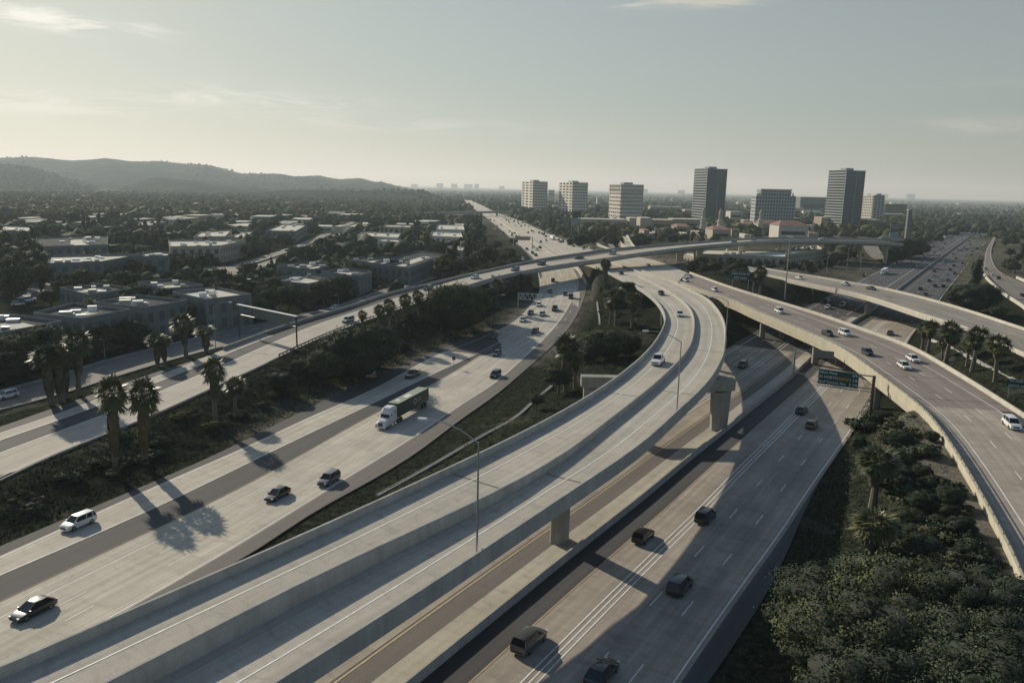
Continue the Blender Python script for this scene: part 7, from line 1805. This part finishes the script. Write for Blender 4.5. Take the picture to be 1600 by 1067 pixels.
for i in range(na - 1):
    for j in range(nr - 1): hf.append((i * nr + j, (i + 1) * nr + j, (i + 1) * nr + j + 1, i * nr + j + 1))
hm, nt, b = newmat('hill_scrub'); b.inputs['Roughness'].default_value = 1.0; b.inputs['Specular IOR Level'].default_value = 0.0
p = geo_pos(nt); n1 = noise(nt, mapping(nt, p, (.006, .006, .02)), 1.0, 8, .7); n2 = noise(nt, p, .045, 6, .75)
a = ramp(nt, n1.outputs['Fac'], [(0.35, (0.012, 0.014, 0.012)), (0.52, (0.032, 0.030, 0.022)), (0.70, (0.10, 0.082, 0.054))]).outputs[0]
a = mix(nt, a, ramp(nt, n2.outputs['Fac'], [(0.38, (.45,) * 3), (0.62, (1.15,) * 3)]).outputs[0], 1.0, 'MULTIPLY')
nt.links.new(a, b.inputs['Base Color'])
me = bpy.data.meshes.new('hills'); me.from_pydata(hv, [], hf); me.materials.append(hm); me.polygons.foreach_set('use_smooth', [True] * len(hf)); me.update(); tag(link(me, 'hills'), kind='structure')
HV = np.array(hv).reshape(na, nr, 3)
def hill_z(X, Y):
    out = []
    for x, y in zip(X, Y):
        j = int(np.argmin(abs(rs - y))); i = int(np.argmin(abs(HV[:, j, 0] - x))); out.append(HV[i, j, 2])
    return np.array(out)
def hill_region(n):
    ox, oy = [], []
    while len(ox) < n:
        i, j = random.randrange(na - 1), random.randrange(8, nr - 12); v = HV[i, j]
        if v[2] > 2 and (math.sin(v[0] * .004 + v[1] * .003) + random.random() > .55): ox.append(v[0] + random.uniform(-12, 12)); oy.append(v[1] + random.uniform(-20, 20))
    return np.array(ox), np.array(oy)
canopy('hill_scrub', 'scrub and scattered trees on the hills', 1500, hill_region, 5, 10, [MAT['far_leaf_dk'], MAT['far_leaf']], hill_z)
# ------------------------------------------------------------------ light, sky, air
SUN_AZ, SUN_EL = math.radians(-39.5), math.radians(24.5)      # azimuth from +Y, clockwise positive
sd = Vector((math.sin(SUN_AZ) * math.cos(SUN_EL), math.cos(SUN_AZ) * math.cos(SUN_EL), math.sin(SUN_EL)))
sun = bpy.data.lights.new('sun', 'SUN'); sun.energy = 5.0; sun.angle = math.radians(0.55); sun.color = (1.0, 0.91, 0.735)
so = bpy.data.objects.new('sun', sun); col.objects.link(so); so.rotation_euler = (-sd).to_track_quat('-Z', 'Y').to_euler()
w = bpy.data.worlds.new('World'); scene.world = w; w.use_nodes = True; nt = w.node_tree
bg = nt.nodes['Background']
sky = nt.nodes.new('ShaderNodeTexSky'); sky.sky_type = 'NISHITA'; sky.sun_disc = False
sky.sun_elevation = SUN_EL; sky.sun_rotation = SUN_AZ % (2 * PI)
sky.altitude = 50; sky.air_density = 1.0; sky.dust_density = 1.0; sky.ozone_density = 1.5
tc = nt.nodes.new('ShaderNodeTexCoord').outputs['Generated']
sep = nt.nodes.new('ShaderNodeSeparateXYZ'); nt.links.new(tc, sep.inputs[0])
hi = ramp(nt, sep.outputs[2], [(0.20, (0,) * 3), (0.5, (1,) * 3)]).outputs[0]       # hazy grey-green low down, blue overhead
hs = nt.nodes.new('ShaderNodeHueSaturation'); hs.inputs['Saturation'].default_value = 0.42; nt.links.new(sky.outputs[0], hs.inputs['Color'])
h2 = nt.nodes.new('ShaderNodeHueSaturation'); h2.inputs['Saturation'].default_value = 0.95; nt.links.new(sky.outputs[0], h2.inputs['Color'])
l0 = nt.nodes.new('ShaderNodeRGBToBW'); nt.links.new(hs.outputs[0], l0.inputs[0])
vm = nt.nodes.new('ShaderNodeVectorMath'); vm.operation = 'SCALE'; nt.links.new(hs.outputs[0], vm.inputs[0]); nt.links.new(mth(nt, 'DIVIDE', 1.68, mth(nt, 'ADD', mth(nt, 'MULTIPLY', l0.outputs[0], 0.12), 1.0)), vm.inputs['Scale'])
low = mix(nt, vm.outputs[0], (0.98, 1.035, 0.955), 1.0, 'MULTIPLY')
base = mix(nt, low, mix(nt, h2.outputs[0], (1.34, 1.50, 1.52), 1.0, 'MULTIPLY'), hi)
u_ = mth(nt, 'DIVIDE', sep.outputs[0], mth(nt, 'MAXIMUM', sep.outputs[1], 0.05)); v_ = sep.outputs[2]
cb = nt.nodes.new('ShaderNodeCombineXYZ'); nt.links.new(u_, cb.inputs[0]); nt.links.new(v_, cb.inputs[1])
cn = noise(nt, mapping(nt, cb.outputs[0], (7, 55, 1), (0, 0, 0.06)), 1.0, 9, 0.66, 0.9)
def gmask(u0, v0, su, sv, amp):
    a = mth(nt, 'DIVIDE', mth(nt, 'SUBTRACT', u_, u0), su); b_ = mth(nt, 'DIVIDE', mth(nt, 'SUBTRACT', v_, v0), sv)
    r = mth(nt, 'ADD', mth(nt, 'MULTIPLY', a, a), mth(nt, 'MULTIPLY', b_, b_)); return mth(nt, 'MULTIPLY', mth(nt, 'POWER', 2.718, mth(nt, 'MULTIPLY', r, -1.0)), amp)
mk = None
for g_ in ((-.56, .160, .07, .010, 1.3), (-.50, .150, .06, .005, 1.0), (-.43, .160, .03, .004, 1.1), (-.31, .092, .13, .012, .8), (-.12, .070, .2, .008, .4), (.22, .212, .07, .007, 1.5), (.13, .206, .02, .004, 1.1), (.57, .076, .08, .008, .7), (.56, .116, .08, .004, .4), (-.58, .075, .14, .014, .45)):
    m_ = gmask(*g_); mk = m_ if mk is None else mth(nt, 'ADD', mk, m_)
cf = mth(nt, 'MINIMUM', mth(nt, 'MULTIPLY', ramp(nt, cn.outputs['Fac'], [(0.42, (0,) * 3), (0.60, (1,) * 3)]).outputs[0], mk), 1.0)
lum = nt.nodes.new('ShaderNodeRGBToBW'); nt.links.new(base, lum.inputs[0])
cc = nt.nodes.new('ShaderNodeCombineColor')
for i, k in enumerate((1.45, 1.42, 1.28)): nt.links.new(mth(nt, 'MULTIPLY', lum.outputs[0], k), cc.inputs[i])
out = mix(nt, base, cc.outputs[0], mth(nt, 'MULTIPLY', cf, 1.0))
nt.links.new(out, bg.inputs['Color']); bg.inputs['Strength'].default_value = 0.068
# real air: a large thin scattering volume
HAZE = 1 / 11500.0
am = bpy.data.materials.new('air_haze'); am.use_nodes = True; nt = am.node_tree; nt.nodes.clear()
om = nt.nodes.new('ShaderNodeOutputMaterial'); vs = nt.nodes.new('ShaderNodeVolumeScatter')
vs.inputs['Color'].default_value = (0.78, 0.93, 1.0, 1); vs.inputs['Density'].default_value = HAZE; vs.inputs['Anisotropy'].default_value = 0.25
nt.links.new(vs.outputs[0], om.inputs['Volume'])
mb = MB(); mb.box((0, 14000, 170), (36000, 29000, 500)); ho = mb.build('haze', [am]); tag(ho, kind='structure')
scene.view_settings.view_transform = 'Standard'; scene.view_settings.look = 'None'; scene.view_settings.exposure = 0
cy = scene.cycles; cy.max_bounces = 5; cy.diffuse_bounces = 2; cy.glossy_bounces = 2; cy.transmission_bounces = 2; cy.volume_bounces = 0
cy.caustics_reflective = False; cy.caustics_refractive = False; cy.use_denoising = True
